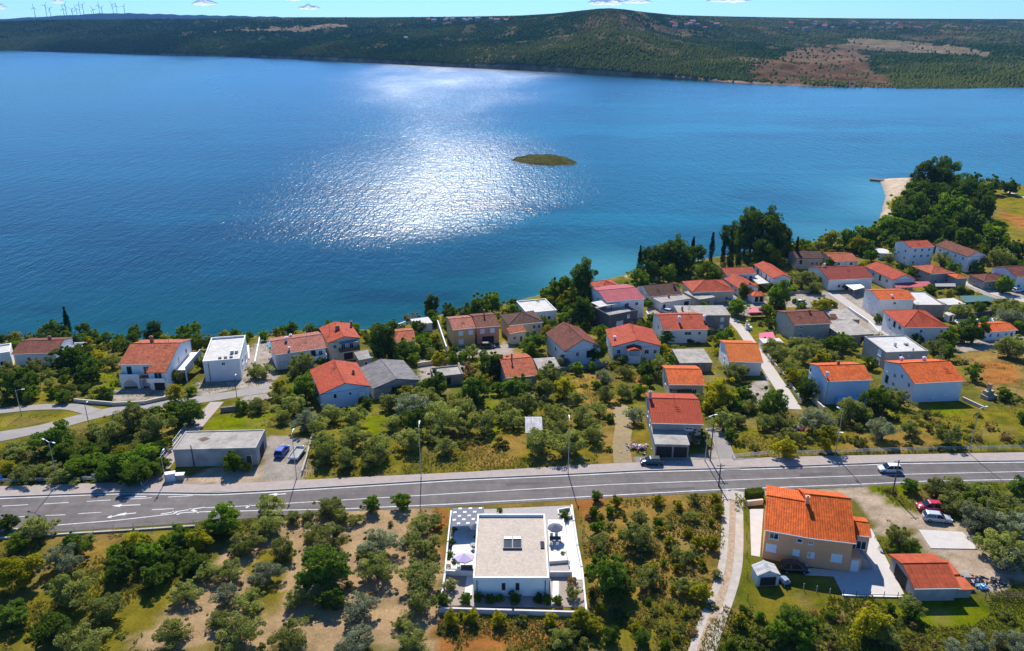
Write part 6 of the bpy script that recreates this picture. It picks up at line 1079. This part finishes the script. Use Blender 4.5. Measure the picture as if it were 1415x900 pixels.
# ------------------------------------------------------------------ trees
TM = {'o': leafmat('olive_leaves',(.155,.185,.038),(.39,.38,.12),.44), 'g': leafmat('green_leaves',(.085,.170,.014),(.24,.30,.028),.46), 'd': leafmat('dark_leaves',(.066,.125,.016),(.18,.225,.03),.42), 'y': leafmat('yellow_leaves',(.21,.22,.014),(.52,.42,.025),.45), 'c': leafmat('cypress_leaves',(.016,.038,.010),(.050,.082,.018),.2), 'p': leafmat('pine_needles',(.040,.085,.013),(.14,.195,.028),.38), 's': leafmat('shrub_leaves',(.10,.13,.022),(.30,.28,.055),.36), 'w': leafmat('dry_twigs',(.22,.14,.06),(.40,.27,.10),.34), 'b': leafmat('silver_leaves',(.17,.195,.10),(.36,.37,.25),.34)}
BARK = mat('tree_bark', (.085,.065,.05), .95, .3, 4, .5, 14)
def crown_mesh(k, seed):
    r = np.random.default_rng(seed*13+ord(k)); cl = []
    def fill(n, zc, rx, rz, s0, s1, low=-1.0, shell=.55):
        for i in range(n):
            d = r.normal(0, 1, 3); d /= np.linalg.norm(d); d[2] = max(d[2], low); q = r.uniform(shell, 1)**.6
            w_ = rx*(1+.30*math.sin(3*math.atan2(d[1], d[0])+seed)+.12*math.sin(5*math.atan2(d[1], d[0])+2*seed)); cl.append((d[0]*q*w_, d[1]*q*w_, zc+d[2]*q*rz*r.uniform(.85,1.15), r.uniform(s0, s1)))
    if k in 'ob': fill(40, .36, .40, .30, .08, .14, -.85, .3); fill(14, .36, .43, .33, .035, .06, -.3, .85); nl, ls, asp = 150, .0215, .5
    elif k in 'gdy': fill(46, .44, .40, .40, .085, .15, -.95, .3); fill(14, .46, .43, .44, .04, .07, -.4, .85); nl, ls, asp = 150, .025, .65
    elif k == 'c':
        for i in range(40): z = r.uniform(.15, 3.5); rad = .38*min(1, z*1.2)*max(.08, 1-(z/3.75)**1.9)*r.uniform(.4,1); a = r.uniform(0, 6.283); cl.append((rad*math.cos(a), rad*math.sin(a), z, .20*max(.35, 1-(z/4.1)**2)))
        nl, ls, asp = 100, .06, .5
    elif k == 'p': fill(54, .56, .40, .50, .10, .165, -.95, .3); fill(16, .60, .38, .46, .05, .085, -.3, .85); nl, ls, asp = 170, .026, .5
    else: fill(20, .16, .36, .26, .07, .13, -.4); fill(10, .16, .40, .30, .04, .06, -.2, .8); nl, ls, asp = 80, .036, .5
    V = []; T = []
    for (x, y, z, s) in cl:
        n = int(nl*r.uniform(.8,1.2)); d = r.normal(0, 1, (n, 3)); d /= np.linalg.norm(d, axis=1)[:,None]; rr = s*np.minimum(r.uniform(.45,1.12,n)**.6, 1.2)[:,None]
        vs = np.array([1, 1, .72 if k != 'c' else 2.6]); c = np.array([x, y, z])+d*rr*vs
        nn = d*.5+r.normal(0,.75,(n,3))+np.array([0,0,.35]); nn /= np.linalg.norm(nn, axis=1)[:,None]
        t = np.cross(nn, r.normal(0,1,(n,3))); t /= np.linalg.norm(t, axis=1)[:,None]; b = np.cross(nn, t); q = ls*r.uniform(.6,1.35,n)[:,None]
        quad = np.stack([c-t*q, c-b*q*asp, c+t*q, c+b*q*asp], 1); V.append(quad.reshape(-1, 3)); base = r.uniform(.1,.75)
        T.append(np.repeat(np.clip(base+r.normal(0,.22,n), 0, 1), 4))
    V = np.vstack(V); T = np.concatenate(T); me = bpy.data.meshes.new('crown'); me.from_pydata(V.tolist(), [], np.arange(len(V)).reshape(-1,4).tolist())
    a = me.attributes.new('tint', 'FLOAT', 'POINT'); a.data.foreach_set('value', T); me.materials.append(TM[k]); return me, cl
def trunk_mesh(k, cl, seed):
    r = random.Random(seed); mb = MB(); top = {'o':.22,'b':.22,'g':.22,'d':.22,'y':.22,'c':1.0,'p':.32,'s':.06,'w':.06}[k]; rad = {'c':.05,'p':.035,'s':.02,'w':.015}.get(k, .045); lean = (r.uniform(-.05,.05), r.uniform(-.05,.05))
    mb.tube([(0,0,-.06),(lean[0]*.4,lean[1]*.4,top*.5),(lean[0],lean[1],top)], [rad*1.25,rad,rad*.8], 7)
    for c in r.sample(cl, min(len(cl), 7 if k in 'obp' else 5)):
        m = (lean[0]+(c[0]-lean[0])*.5+r.uniform(-.03,.03), lean[1]+(c[1]-lean[1])*.5, top+(c[2]-top)*.55); mb.tube([(lean[0],lean[1],top-.02), m, c[:3]], [rad*.55,rad*.36,rad*.12], 5, cap=False)
    return mb.mesh('trunk', BARK, True)
PRO = {}
for k in 'ogdycpswb':
    for s in range(8 if k in 'ogd' else 4): cm, cl = crown_mesh(k, s+1); PRO.setdefault(k, []).append((cm, trunk_mesh(k, cl, s*7+3)))
INFO = {'o':('olive_tree','grey-green olive tree','tree',.37),'b':('olive_tree','silvery olive tree','tree',.37),'g':('leafy_tree','mid green leafy tree','tree',.44),'d':('evergreen_tree','dark green bushy tree','tree',.44),'y':('yellowing_tree','yellow-green leafy tree','tree',.44),'c':('cypress_tree','slim dark cypress','tree',1.8),'p':('pine_tree','dark spreading pine','tree',.74),'s':('shrub','low olive green shrub','shrub',.2),'w':('shrub','dry straw coloured shrub','shrub',.2)}
TREES = '''o47 727 52;d8 722 30;g22 748 32;b82 770 56;d102 752 40;y22 790 62;d14 846 46;o121 744 24;o100 812 66;o142 838 66;d70 868 60;o112 882 66;s190 752 30;y185 748 34;d162 783 42;g205 765 40;d215 793 42;y208 797 26;g248 741 46;y276 746 38;d266 776 44;g309 716 52;g290 728 30;d236 772 36;d178 762 36;g228 752 34;g160 762 26;
o256 815 44;o238 870 54;b312 822 40;o372 695 38;o371 721 44;o453 698 52;o470 712 32;o405 713 28;g513 697 26;g555 693 28;o491 716 22;o390 755 46;o340 748 40;o457 740 52;o430 735 36;b524 748 52;o521 780 55;d444 785 70;o462 795 46;o412 822 42;d456 822 42;b367 790 42;o316 786 42;o344 828 48;o327 870 66;o399 878 56;b496 834 52;b492 884 58;o582 793 62;o583 724 42;o585 750 46;o578 828 50;o569 878 52;o600 716 28;o556 860 30;o300 852 40;o285 790 34;o330 760 30;o360 738 30;o425 712 26;o500 760 24;o560 745 22;o595 770 28;
g824 686 16;g820 708 14;y852 694 16;y909 692 16;o961 690 17;o884 713 26;o880 742 42;o893 752 26;o828 748 30;g826 730 20;o956 714 19;y951 736 15;o927 756 13;o947 765 34;y984 751 19;d841 800 54;d862 812 34;o895 796 40;o943 812 26;y972 820 24;o962 808 22;o991 793 17;s855 847 26;y804 857 30;y822 866 26;s796 881 44;o774 884 34;d844 880 25;d887 881 24;s940 873 26;s918 866 22;y989 689 15;y993 706 16;s870 860 20;s905 845 18;s925 838 16;y935 785 12;s968 770 14;s905 728 14;s842 727 18;s985 838 16;s960 845 18;
d1096 862 46;g1080 872 34;g1110 880 34;y1206 862 52;w1200 850 36;o1225 880 34;o1258 838 34;d1262 850 20;b1400 886 40;b1352 890 36;b1320 895 28;s1140 872 26;y1022 858 18;s1035 845 18;g1148 850 14;s1390 850 26;s1060 878 34;s1025 885 24;
g1258 671 24;o1297 675 36;o1322 671 34;o1319 692 42;o1361 684 42;o1381 695 46;b1350 716 44;o1388 712 44;b1404 726 50;o1383 755 58;b1392 772 46;d1408 671 28;o1241 742 42;d1263 760 22;s1231 677 16;o1338 704 36;d1345 688 24;o1410 748 34;d1235 757 18;
g262 460 32;d258 470 26;d72 456 30;c93 449 11;p116 456 18;d128 464 22;d107 470 18;d95 497 38;d110 492 34;o47 509 34;d125 512 36;d20 533 44;o14 514 34;y131 492 26;o98 535 14;d116 537 16;p185 458 20;p212 457 22;y229 468 14;o270 493 20;d281 505 16;o244 522 24;y241 544 26;g263 541 14;d260 571 42;o181 579 44;o214 587 44;o148 592 48;d75 600 54;o23 616 38;d60 452 20;s38 466 24;s145 478 22;s210 478 22;g160 478 14;s240 480 18;
g84 622 32;d117 620 34;g176 637 46;d150 643 44;g107 641 40;g198 624 40;d219 614 28;o64 645 36;o33 651 40;y9 645 26;y165 622 24;d185 653 40;o88 654 38;g130 632 30;g205 645 34;s55 626 26;s45 660 24;g222 640 24;d140 615 24;y128 600 18;
o352 514 24;s352 563 20;g322 641 28;y342 645 14;o363 515 24;o419 504 42;g444 500 16;p527 470 42;d540 484 26;w571 441 26;d577 452 20;p596 421 20;g663 429 32;g680 421 28;g645 436 22;d622 434 24;d559 485 30;g583 478 26;y601 471 18;g597 437 20;y607 501 24;g631 501 20;w562 533 30;d600 531 36;d548 541 18;w647 516 36;d676 507 36;d656 541 40;o537 555 32;b567 563 50;o587 549 36;o609 577 54;o637 563 46;o668 584 40;d572 588 34;o564 606 42;o616 616 34;o521 619 38;o487 604 42;o456 571 38;o487 577 38;o391 549 34;g420 541 38;o404 560 40;b423 581 40;o391 577 26;o447 611 38;o450 628 36;o479 633 34;o512 636 30;o356 560 30;y385 536 28;g428 524 18;o440 590 30;o545 585 30;o598 603 26;o642 590 28;d688 508 32;o693 572 30;g690 537 22;y672 528 18;s660 606 22;s640 612 20;w622 600 18;s690 612 26;
d736 475 34;g733 488 24;o768 476 14;c806 420 13;p804 424 34;d806 412 30;p806 390 40;w800 384 22;g769 403 26;g757 408 24;g782 398 24;g832 459 22;g838 470 16;d823 487 32;b777 499 24;o857 497 20;y915 487 24;o935 487 28;o907 508 40;d893 513 26;o864 513 26;g920 468 18;g925 500 20;
o760 519 40;d715 536 40;o752 540 38;y779 537 32;o795 551 26;b833 521 26;o837 547 28;o829 565 24;o864 540 32;b877 576 28;o728 563 40;o771 575 34;o805 576 34;o709 580 34;o816 589 30;o747 609 46;o787 612 46;o768 593 34;o819 600 30;s840 620 14;o700 560 24;o742 583 28;g884 540 20;g896 527 16;
y991 548 46;g1010 556 30;o1016 513 38;g1027 551 30;o1000 583 34;d963 601 26;g1019 424 28;g997 468 22;g1006 462 16;o1030 562 24;o1020 580 26;y980 562 22;g1008 600 16;s1045 618 18;s1022 612 18;
p896 356 24;p917 351 34;p938 351 36;p952 358 26;p905 360 22;c884 362 10;c984 345 10;p966 347 20;c1000 350 10;c1010 352 11;c1021 353 11;c957 352 10;p1014 325 34;p1040 322 46;p1064 320 48;p1082 329 26;p1052 345 30;p1030 330 30;o1056 349 22;d898 374 24;g882 388 30;d924 381 24;s949 384 18;g978 379 34;g940 372 18;d1029 404 20;g1079 413 36;o1078 401 22;c1100 350 10;o1109 385 36;o1122 397 22;y1070 355 20;g1048 362 16;s910 386 16;s1055 372 18;y1088 343 22;
o1067 478 28;o1076 489 30;o1098 476 26;o1120 476 26;d1109 483 20;o1104 491 30;o1127 489 30;g1148 480 24;o1146 493 26;y1135 497 20;g1166 474 26;o1090 507 26;y1098 522 26;d1114 540 30;g1112 524 22;g1202 502 22;d1212 556 40;o1241 551 36;d1226 548 26;o1175 569 42;b1124 582 46;d1066 563 40;o1082 581 36;o1090 602 30;y1143 610 30;y1087 620 30;b1220 595 36;o1258 593 26;o1311 601 36;s1295 572 14;s1236 577 16;o1294 484 36;g1309 490 20;g1346 518 22;o1396 481 36;g1388 546 20;s1405 550 20;o1160 582 22;d1190 577 26;s1112 606 22;s1180 607 22;s1340 605 16;w1370 590 18;w1390 604 18;o1056 585 28;
p1306 237 32;p1278 249 36;p1299 250 36;p1316 251 28;d1268 275 40;d1261 294 46;g1229 314 40;y1242 283 28;p1295 271 38;d1340 256 26;d1369 256 28;d1397 258 24;g1317 299 52;d1300 297 36;p1361 279 30;p1359 294 30;d1348 317 36;d1327 315 38;d1263 320 38;d1285 322 40;g1374 332 40;d1407 345 30;g1189 327 26;g1168 331 22;y1147 331 22;s1126 338 24;g1206 327 26;g1234 336 22;y1185 339 24;g1299 343 20;p1334 270 30;p1248 306 30;d1245 327 28;g1110 340 22;y1098 346 20;s1140 342 24;s1160 343 22;g1200 342 20;s1216 334 18;d1390 350 26;g1330 331 26;d1310 322 30;
o1376 362 40;d1397 366 30;o1302 359 24;g1388 394 24;d1328 401 15;g1264 378 18;o1402 430 50;b1393 442 36;o1330 430 24;o1319 432 20;d1319 464 22;g1310 472 22;d1346 459 36;g1334 466 20;o1399 480 40;g1285 404 16;y1312 408 14;g1262 372 12;y1196 368 14;d1187 376 16;g1205 354 16;g1240 352 16;o1228 358 14;g1146 366 16;g1316 372 16;d1410 372 20;g1350 372 16;d1213 441 12;g1108 430 20;y1135 425 24;y1150 424 16;g1060 432 18;g1066 448 20;g1172 374 14;s1220 372 14;s1130 404 12;d1254 476 14;o1300 500 18;s1330 500 16;w1352 505 16;
d613 830 22;o622 808 20;g644 828 16;d660 827 14;d677 828 14;g711 828 18;d744 828 14;d757 829 14;g771 830 14;o793 819 22;w790 803 16;g690 827 12;g627 732 10;g624 750 10;g622 768 10;d628 778 9;g780 712 14;g656 710 12;g691 706 8;g778 766 8;s640 852 26;y652 853 20;y690 855 22;s720 856 22;y625 856 22;y760 858 20;s790 862 22;s610 868 22'''
def ordn(i): return ('nearest','second nearest','third nearest','fourth nearest','fifth nearest','sixth nearest','seventh nearest','eighth nearest','ninth nearest','tenth nearest','eleventh nearest','twelfth nearest','thirteenth nearest','fourteenth nearest','fifteenth nearest','sixteenth nearest','seventeenth nearest','eighteenth nearest','nineteenth nearest','twentieth nearest')[i]
def plant_all():
    T = []
    for q in TREES.replace('\n', '').split(';'):
        q = q.strip()
        if q: k = q[0]; a, b, c = map(float, q[1:].split()); T.append((k, a, b, c))
    rnd = random.Random(41); boxes = [(o.location.x, o.location.y) for o in SC.objects if o.type == 'EMPTY' and o.get('category') in ('house','shed','annex','building','outbuilding','barn','pavilion','hut','garage','storage building','carport','car','awning','netting')]
    roads = [tuple(v.co[:2]) for o in SC.objects if o.get('kind') == 'structure' and o.name.split('.')[0] in ('lane','village_road','side_road','ramp_path','patio','pool_deck','pool_water') for v in list(o.data.vertices)[::6]]
    roads = np.array(roads)
    paved = [np.array([gp(a, b)[:2] for a, b in q]) for c, q in ZONES if c in (PAVE, FIELD, LAWN, SAND)]; taken = [(a, b, c) for _, a, b, c in T]
    def scatter(n, poly, kinds, wlo, whi, hd=8.5):
        k = 0; xs = [p[0] for p in poly]; ys = [p[1] for p in poly]; P_ = np.array(poly, float)
        for _ in range(n*30):
            if k >= n: break
            x, y = rnd.uniform(min(xs), max(xs)), rnd.uniform(min(ys), max(ys)); w_ = rnd.uniform(wlo, whi)*(1 if y > 400 else .8)
            if not inside(np.array([[x, y]]), P_)[0]: continue
            g_ = gp(x, y+w_*.25); q = np.array([g_[:2]])
            if any(math.hypot(a-g_[0], b-g_[1]) < hd for a, b in boxes) or (np.abs(roads-q).max(1) < 3.2).any() or any(inside(q, z)[0] for z in paved): continue
            if any(math.hypot(a-x, (b-y)*1.6) < (c+w_)*.36 for a, b, c in taken) or not inside(q, LANDPOLY)[0] or h(*g_[:2]) < SEA+.7: continue
            T.append((rnd.choice(kinds), x, y, w_)); taken.append((x, y, w_)); k += 1
    scatter(60, [(340,480),(540,462),(640,440),(720,425),(820,395),(845,440),(780,470),(700,460),(640,500),(520,500),(400,520)], 'dgggssyo', 11, 22)
    scatter(44, [(0,460),(160,464),(340,460),(340,476),(150,484),(0,484)], 'dggsyd', 12, 24, 7)
    scatter(30, [(340,455),(540,448),(600,436),(690,424),(780,398),(790,410),(700,436),(620,446),(540,460),(340,470)], 'dggsy', 11, 20, 6)
    scatter(110, [(870,395),(960,368),(1090,352),(1250,345),(1415,345),(1415,480),(1200,500),(1060,500),(960,480),(860,470)], 'dggssoyo', 9, 18, 6.8)
    scatter(44, [(1085,346),(1110,334),(1210,322),(1300,335),(1415,345),(1415,362),(1240,352),(1090,358)], 'gyydss', 12, 22, 6)
    scatter(20, [(640,500),(900,500),(1010,560),(1100,590),(985,600),(880,580),(700,600),(430,590),(380,560)], 'osgoy', 12, 26, 8)
    scatter(36, [(0,500),(160,500),(300,560),(380,560),(240,590),(110,575),(0,560)], 'dogs', 12, 24, 9)
    scatter(22, [(1020,610),(1180,575),(1415,565),(1415,618),(1020,626)], 'soswg', 9, 18, 8)
    scatter(60, [(800,700),(995,690),(990,790),(950,895),(750,895),(815,855)], 'ssgwy', 9, 17, 8); scatter(10, [(60,740),(330,740),(600,710),(600,895),(100,895)], 'sswo', 9, 17, 8); scatter(34, [(1010,840),(1240,840),(1415,845),(1415,898),(1000,898)], 'sswg', 10, 18, 8)
    buckets = {}; obs = []
    for k, px, py, wp in T:
        nm, desc, cat, cr = INFO[k]; w = 5.0
        for _ in range(4): p = gp(px, py, cr*w); w = wp/FPX*proj(p)[2]
        w *= 1.12; g_ = np.array([p[0], p[1], h(p[0], p[1])])
        t = thing(nm, None, cat, g_, random.uniform(0, 6.28), {'o':'olive trees','b':'olive trees','g':'leafy trees','d':'dark evergreen trees','y':'yellowing trees','c':'cypresses','p':'pines','s':'low shrubs','w':'low shrubs'}[k])
        ax = random.uniform(.86,1.14); low_ = .68 if px < 240 and 595 < py < 668 else .84 if px < 612 and py > 690 else 1; w *= .93 if low_ == .84 else 1; t.scale = (w*ax, w/ax, low_*w*random.uniform(.85,1.18)*(.8 if k in 's' else 1.12 if k == 'p' else 1)); cm, tm = random.choice(PRO[k]); link('trunk', tm, t); link('crown', cm, t)
        # nearest landmark and on which side of it the plant shows
        l = min(LAND, key=lambda l: math.hypot(l[1]-px, (l[2]-py)*1.3)); dx, dy = px-l[1], py-l[2]
        side = ('right of' if dx > 0 else 'left of') if abs(dx) > abs(dy)*1.2 else ('in front of' if dy > 0 else 'behind')
        buckets.setdefault((desc, side, l[0]), []).append((math.hypot(dx, dy), t))
    for (desc, side, lm), L in buckets.items():
        L.sort(key=lambda q: q[0])
        for i, (d, t) in enumerate(L):
            t['label'] = f'{desc} {side} {lm}' if len(L) == 1 else f'{ordn(i)} {desc} {side} {lm}'
            if len(t['label'].split()) > 16: t['label'] = t['label'].replace('low olive green', 'green').replace('mid green leafy', 'leafy').replace('dry straw coloured', 'dry').replace('dark green bushy', 'bushy').replace(' of the ', ' of ', 1)
    print('TREES', len(T))
for ph, x, y in (('the storage building ramp',225,640),('the left guardrail',60,668),('the lower left road parapet',160,735),('the gravel track bend',1000,812),('the far left traffic island',50,575),('the olive grove street lamp',785,620),('the left grove street lamp',580,625),('the headland beach',1225,275),('the headland field',1385,290),('the concrete parking slab',1310,745),('the wooden pole in the lawn',1238,660),('the small jetty',990,355),('the grove rubble pile',880,620),('the swimming pool',1355,444),('the village lane',1060,510),('the green netting canopy',1350,413),('the gravel car park',1095,412),('the right sidewalk guardrail',1180,628),('the bottom left photo corner',5,895),('the bottom edge, left of middle',420,895),('the bottom edge below the villa',690,895),('the bottom right photo corner',1410,895),('the bottom edge right of the track',1100,895),('the lower olive terrace',480,770),('the gravel gap in the grove',330,800),('the dry field behind the track',900,730)): landmark(ph, x, y)
plant_all()
# ------------------------------------------------------------------ grass and weeds
def grass():
    n = 130000; Y = RNG.uniform(66, 215, int(n*2.6))**1.0; X = RNG.uniform(-1, 1, int(n*2.6))*(Y*.78+8)
    P = np.stack([X, Y], 1); bad = np.zeros(len(P), bool)
    bad |= (Y > np.array(LO(X))-.6) & (Y < np.array(SW(X))+.3); bad |= (Y > 142) & (RNG.random(len(P)) < .35)
    for poly in ([(605,700),(800,695),(815,855),(602,850)],[(1000,678),(1016,678),(1016,780),(985,850),(960,910),(945,910),(985,830),(1000,790)],[(1034,690),(1205,665),(1262,826),(1150,826),(1112,800),(1040,800)],[(1013,676),(1200,668),(1240,700),(1340,722),(1430,800),(1405,815),(1258,828),(1258,740),(1200,700),(1040,690)],[(1258,775),(1350,775),(1350,830),(1262,832)],[(234,595),(366,590),(430,604),(418,668),(196,676),(240,640)]):
        bad |= inside(P, np.array([gp(a, b)[:2] for a, b in poly]))
    for o in SC.objects:
        if o.type == 'EMPTY' and o.get('category') in ('house','shed','garage','building','barn','annex','outbuilding','storage building','pavilion','hut') : bad |= np.hypot(P[:,0]-o.location.x, P[:,1]-o.location.y) < 9
        if o.get('kind') == 'structure' and any(s in o.name for s in ('lane','village_road','side_road','ramp_path','dirt_path')):
            V = np.array([v.co[:2] for v in o.data.vertices][::8]); 
            for q in V: bad |= (abs(P[:,0]-q[0]) < 3) & (abs(P[:,1]-q[1]) < 3)
    gm = fbm(P[:,0]/7, P[:,1]/7, 123, 3); lawn_ = inside(P, np.array([gp(x, y)[:2] for x, y in ((1016,680),(1050,800),(1480,815),(1480,905),(990,905),(1012,830))])); bad |= (gm < .42+.12*RNG.random(len(P))) & ~lawn_
    grv = inside(P, np.array([gp(a, b)[:2] for a, b in ((330,745),(420,705),(480,708),(560,700),(612,712),(607,845),(600,900),(180,900),(250,820))])); bad |= grv & (RNG.random(len(P)) < 1)
    P = P[~bad][:n]; n = len(P); z = H(P); c = np.column_stack([P, z]); s = RNG.uniform(.10,.34,n)*np.where(P[:,1] < 125, 1, .8); k = 4
    a = RNG.uniform(0, 6.283, (n,k)); lean = RNG.uniform(.5,1.2,(n,k)); wd = .34
    d = np.stack([np.cos(a), np.sin(a), np.zeros_like(a)], -1); pr = np.stack([-np.sin(a), np.cos(a), np.zeros_like(a)], -1)
    S = s[:,None,None]; b0 = c[:,None]+d*S*.12; tip = b0+d*S*lean[...,None]+np.array([0,0,1])*S*RNG.uniform(.6,1.3,(n,k,1))
    V = np.stack([b0-pr*S*wd, b0+pr*S*wd, tip], 2).reshape(-1, 3); me = bpy.data.meshes.new('grass_tufts'); me.from_pydata(V.tolist(), [], np.arange(len(V)).reshape(-1,3).tolist())
    t = np.clip((fbm(P[:,0]/12, P[:,1]/12, 33, 3)-.35)*3+RNG.normal(0,.22,n), 0, 1); gz = inside(P, np.array([gp(x, y)[:2] for x, y in ((1016,680),(1050,800),(1480,815),(1480,905),(990,905),(1012,830))])); t = np.where(gz, t*.35, np.maximum(t, .3))
    at = me.attributes.new('tint', 'FLOAT', 'POINT'); at.data.foreach_set('value', np.repeat(t, 3*k)); me.materials.append(leafmat('grass_blades',(.13,.17,.022),(.46,.33,.12),.5))
    tag(link('dry_grass', me), 'dry straw and green grass tufts over the fields', 'grass', kind='stuff'); print('GRASS', n)
grass()

def hedge():
    a, b = HEDGE_AT; n = 5000; u = RNG.random(n); ax = (b-a)[:2]/np.linalg.norm((b-a)[:2]); nn = np.array([-ax[1], ax[0]])
    q = RNG.uniform(-1, 1, (n, 3)); q[np.arange(n), RNG.integers(0, 3, n)] *= 1; f = np.abs(q).max(1); q = q/f[:,None]*RNG.uniform(.8,1.04,n)[:,None]
    c = (a+b)[:2]/2+q[:,:1]*np.linalg.norm((b-a)[:2])/2*ax+q[:,1:2]*.75*nn; c = np.column_stack([c, .75+q[:,2]*.8]); t = RNG.normal(0,1,(n,3)); t /= np.linalg.norm(t,axis=1)[:,None]; w = np.cross(t, RNG.normal(0,1,(n,3))); w /= np.linalg.norm(w,axis=1)[:,None]
    V = np.stack([c-t*.12, c-w*.08, c+t*.12, c+w*.08], 1).reshape(-1,3); me = bpy.data.meshes.new('hedge'); me.from_pydata(V.tolist(), [], np.arange(len(V)).reshape(-1,4).tolist()); at = me.attributes.new('tint','FLOAT','POINT'); at.data.foreach_set('value', np.repeat(RNG.random(n), 4)); me.materials.append(TM['d'])
    tag(link('hedge', me), 'clipped dark green hedge at the back left corner of the peach house', 'hedge')
hedge()
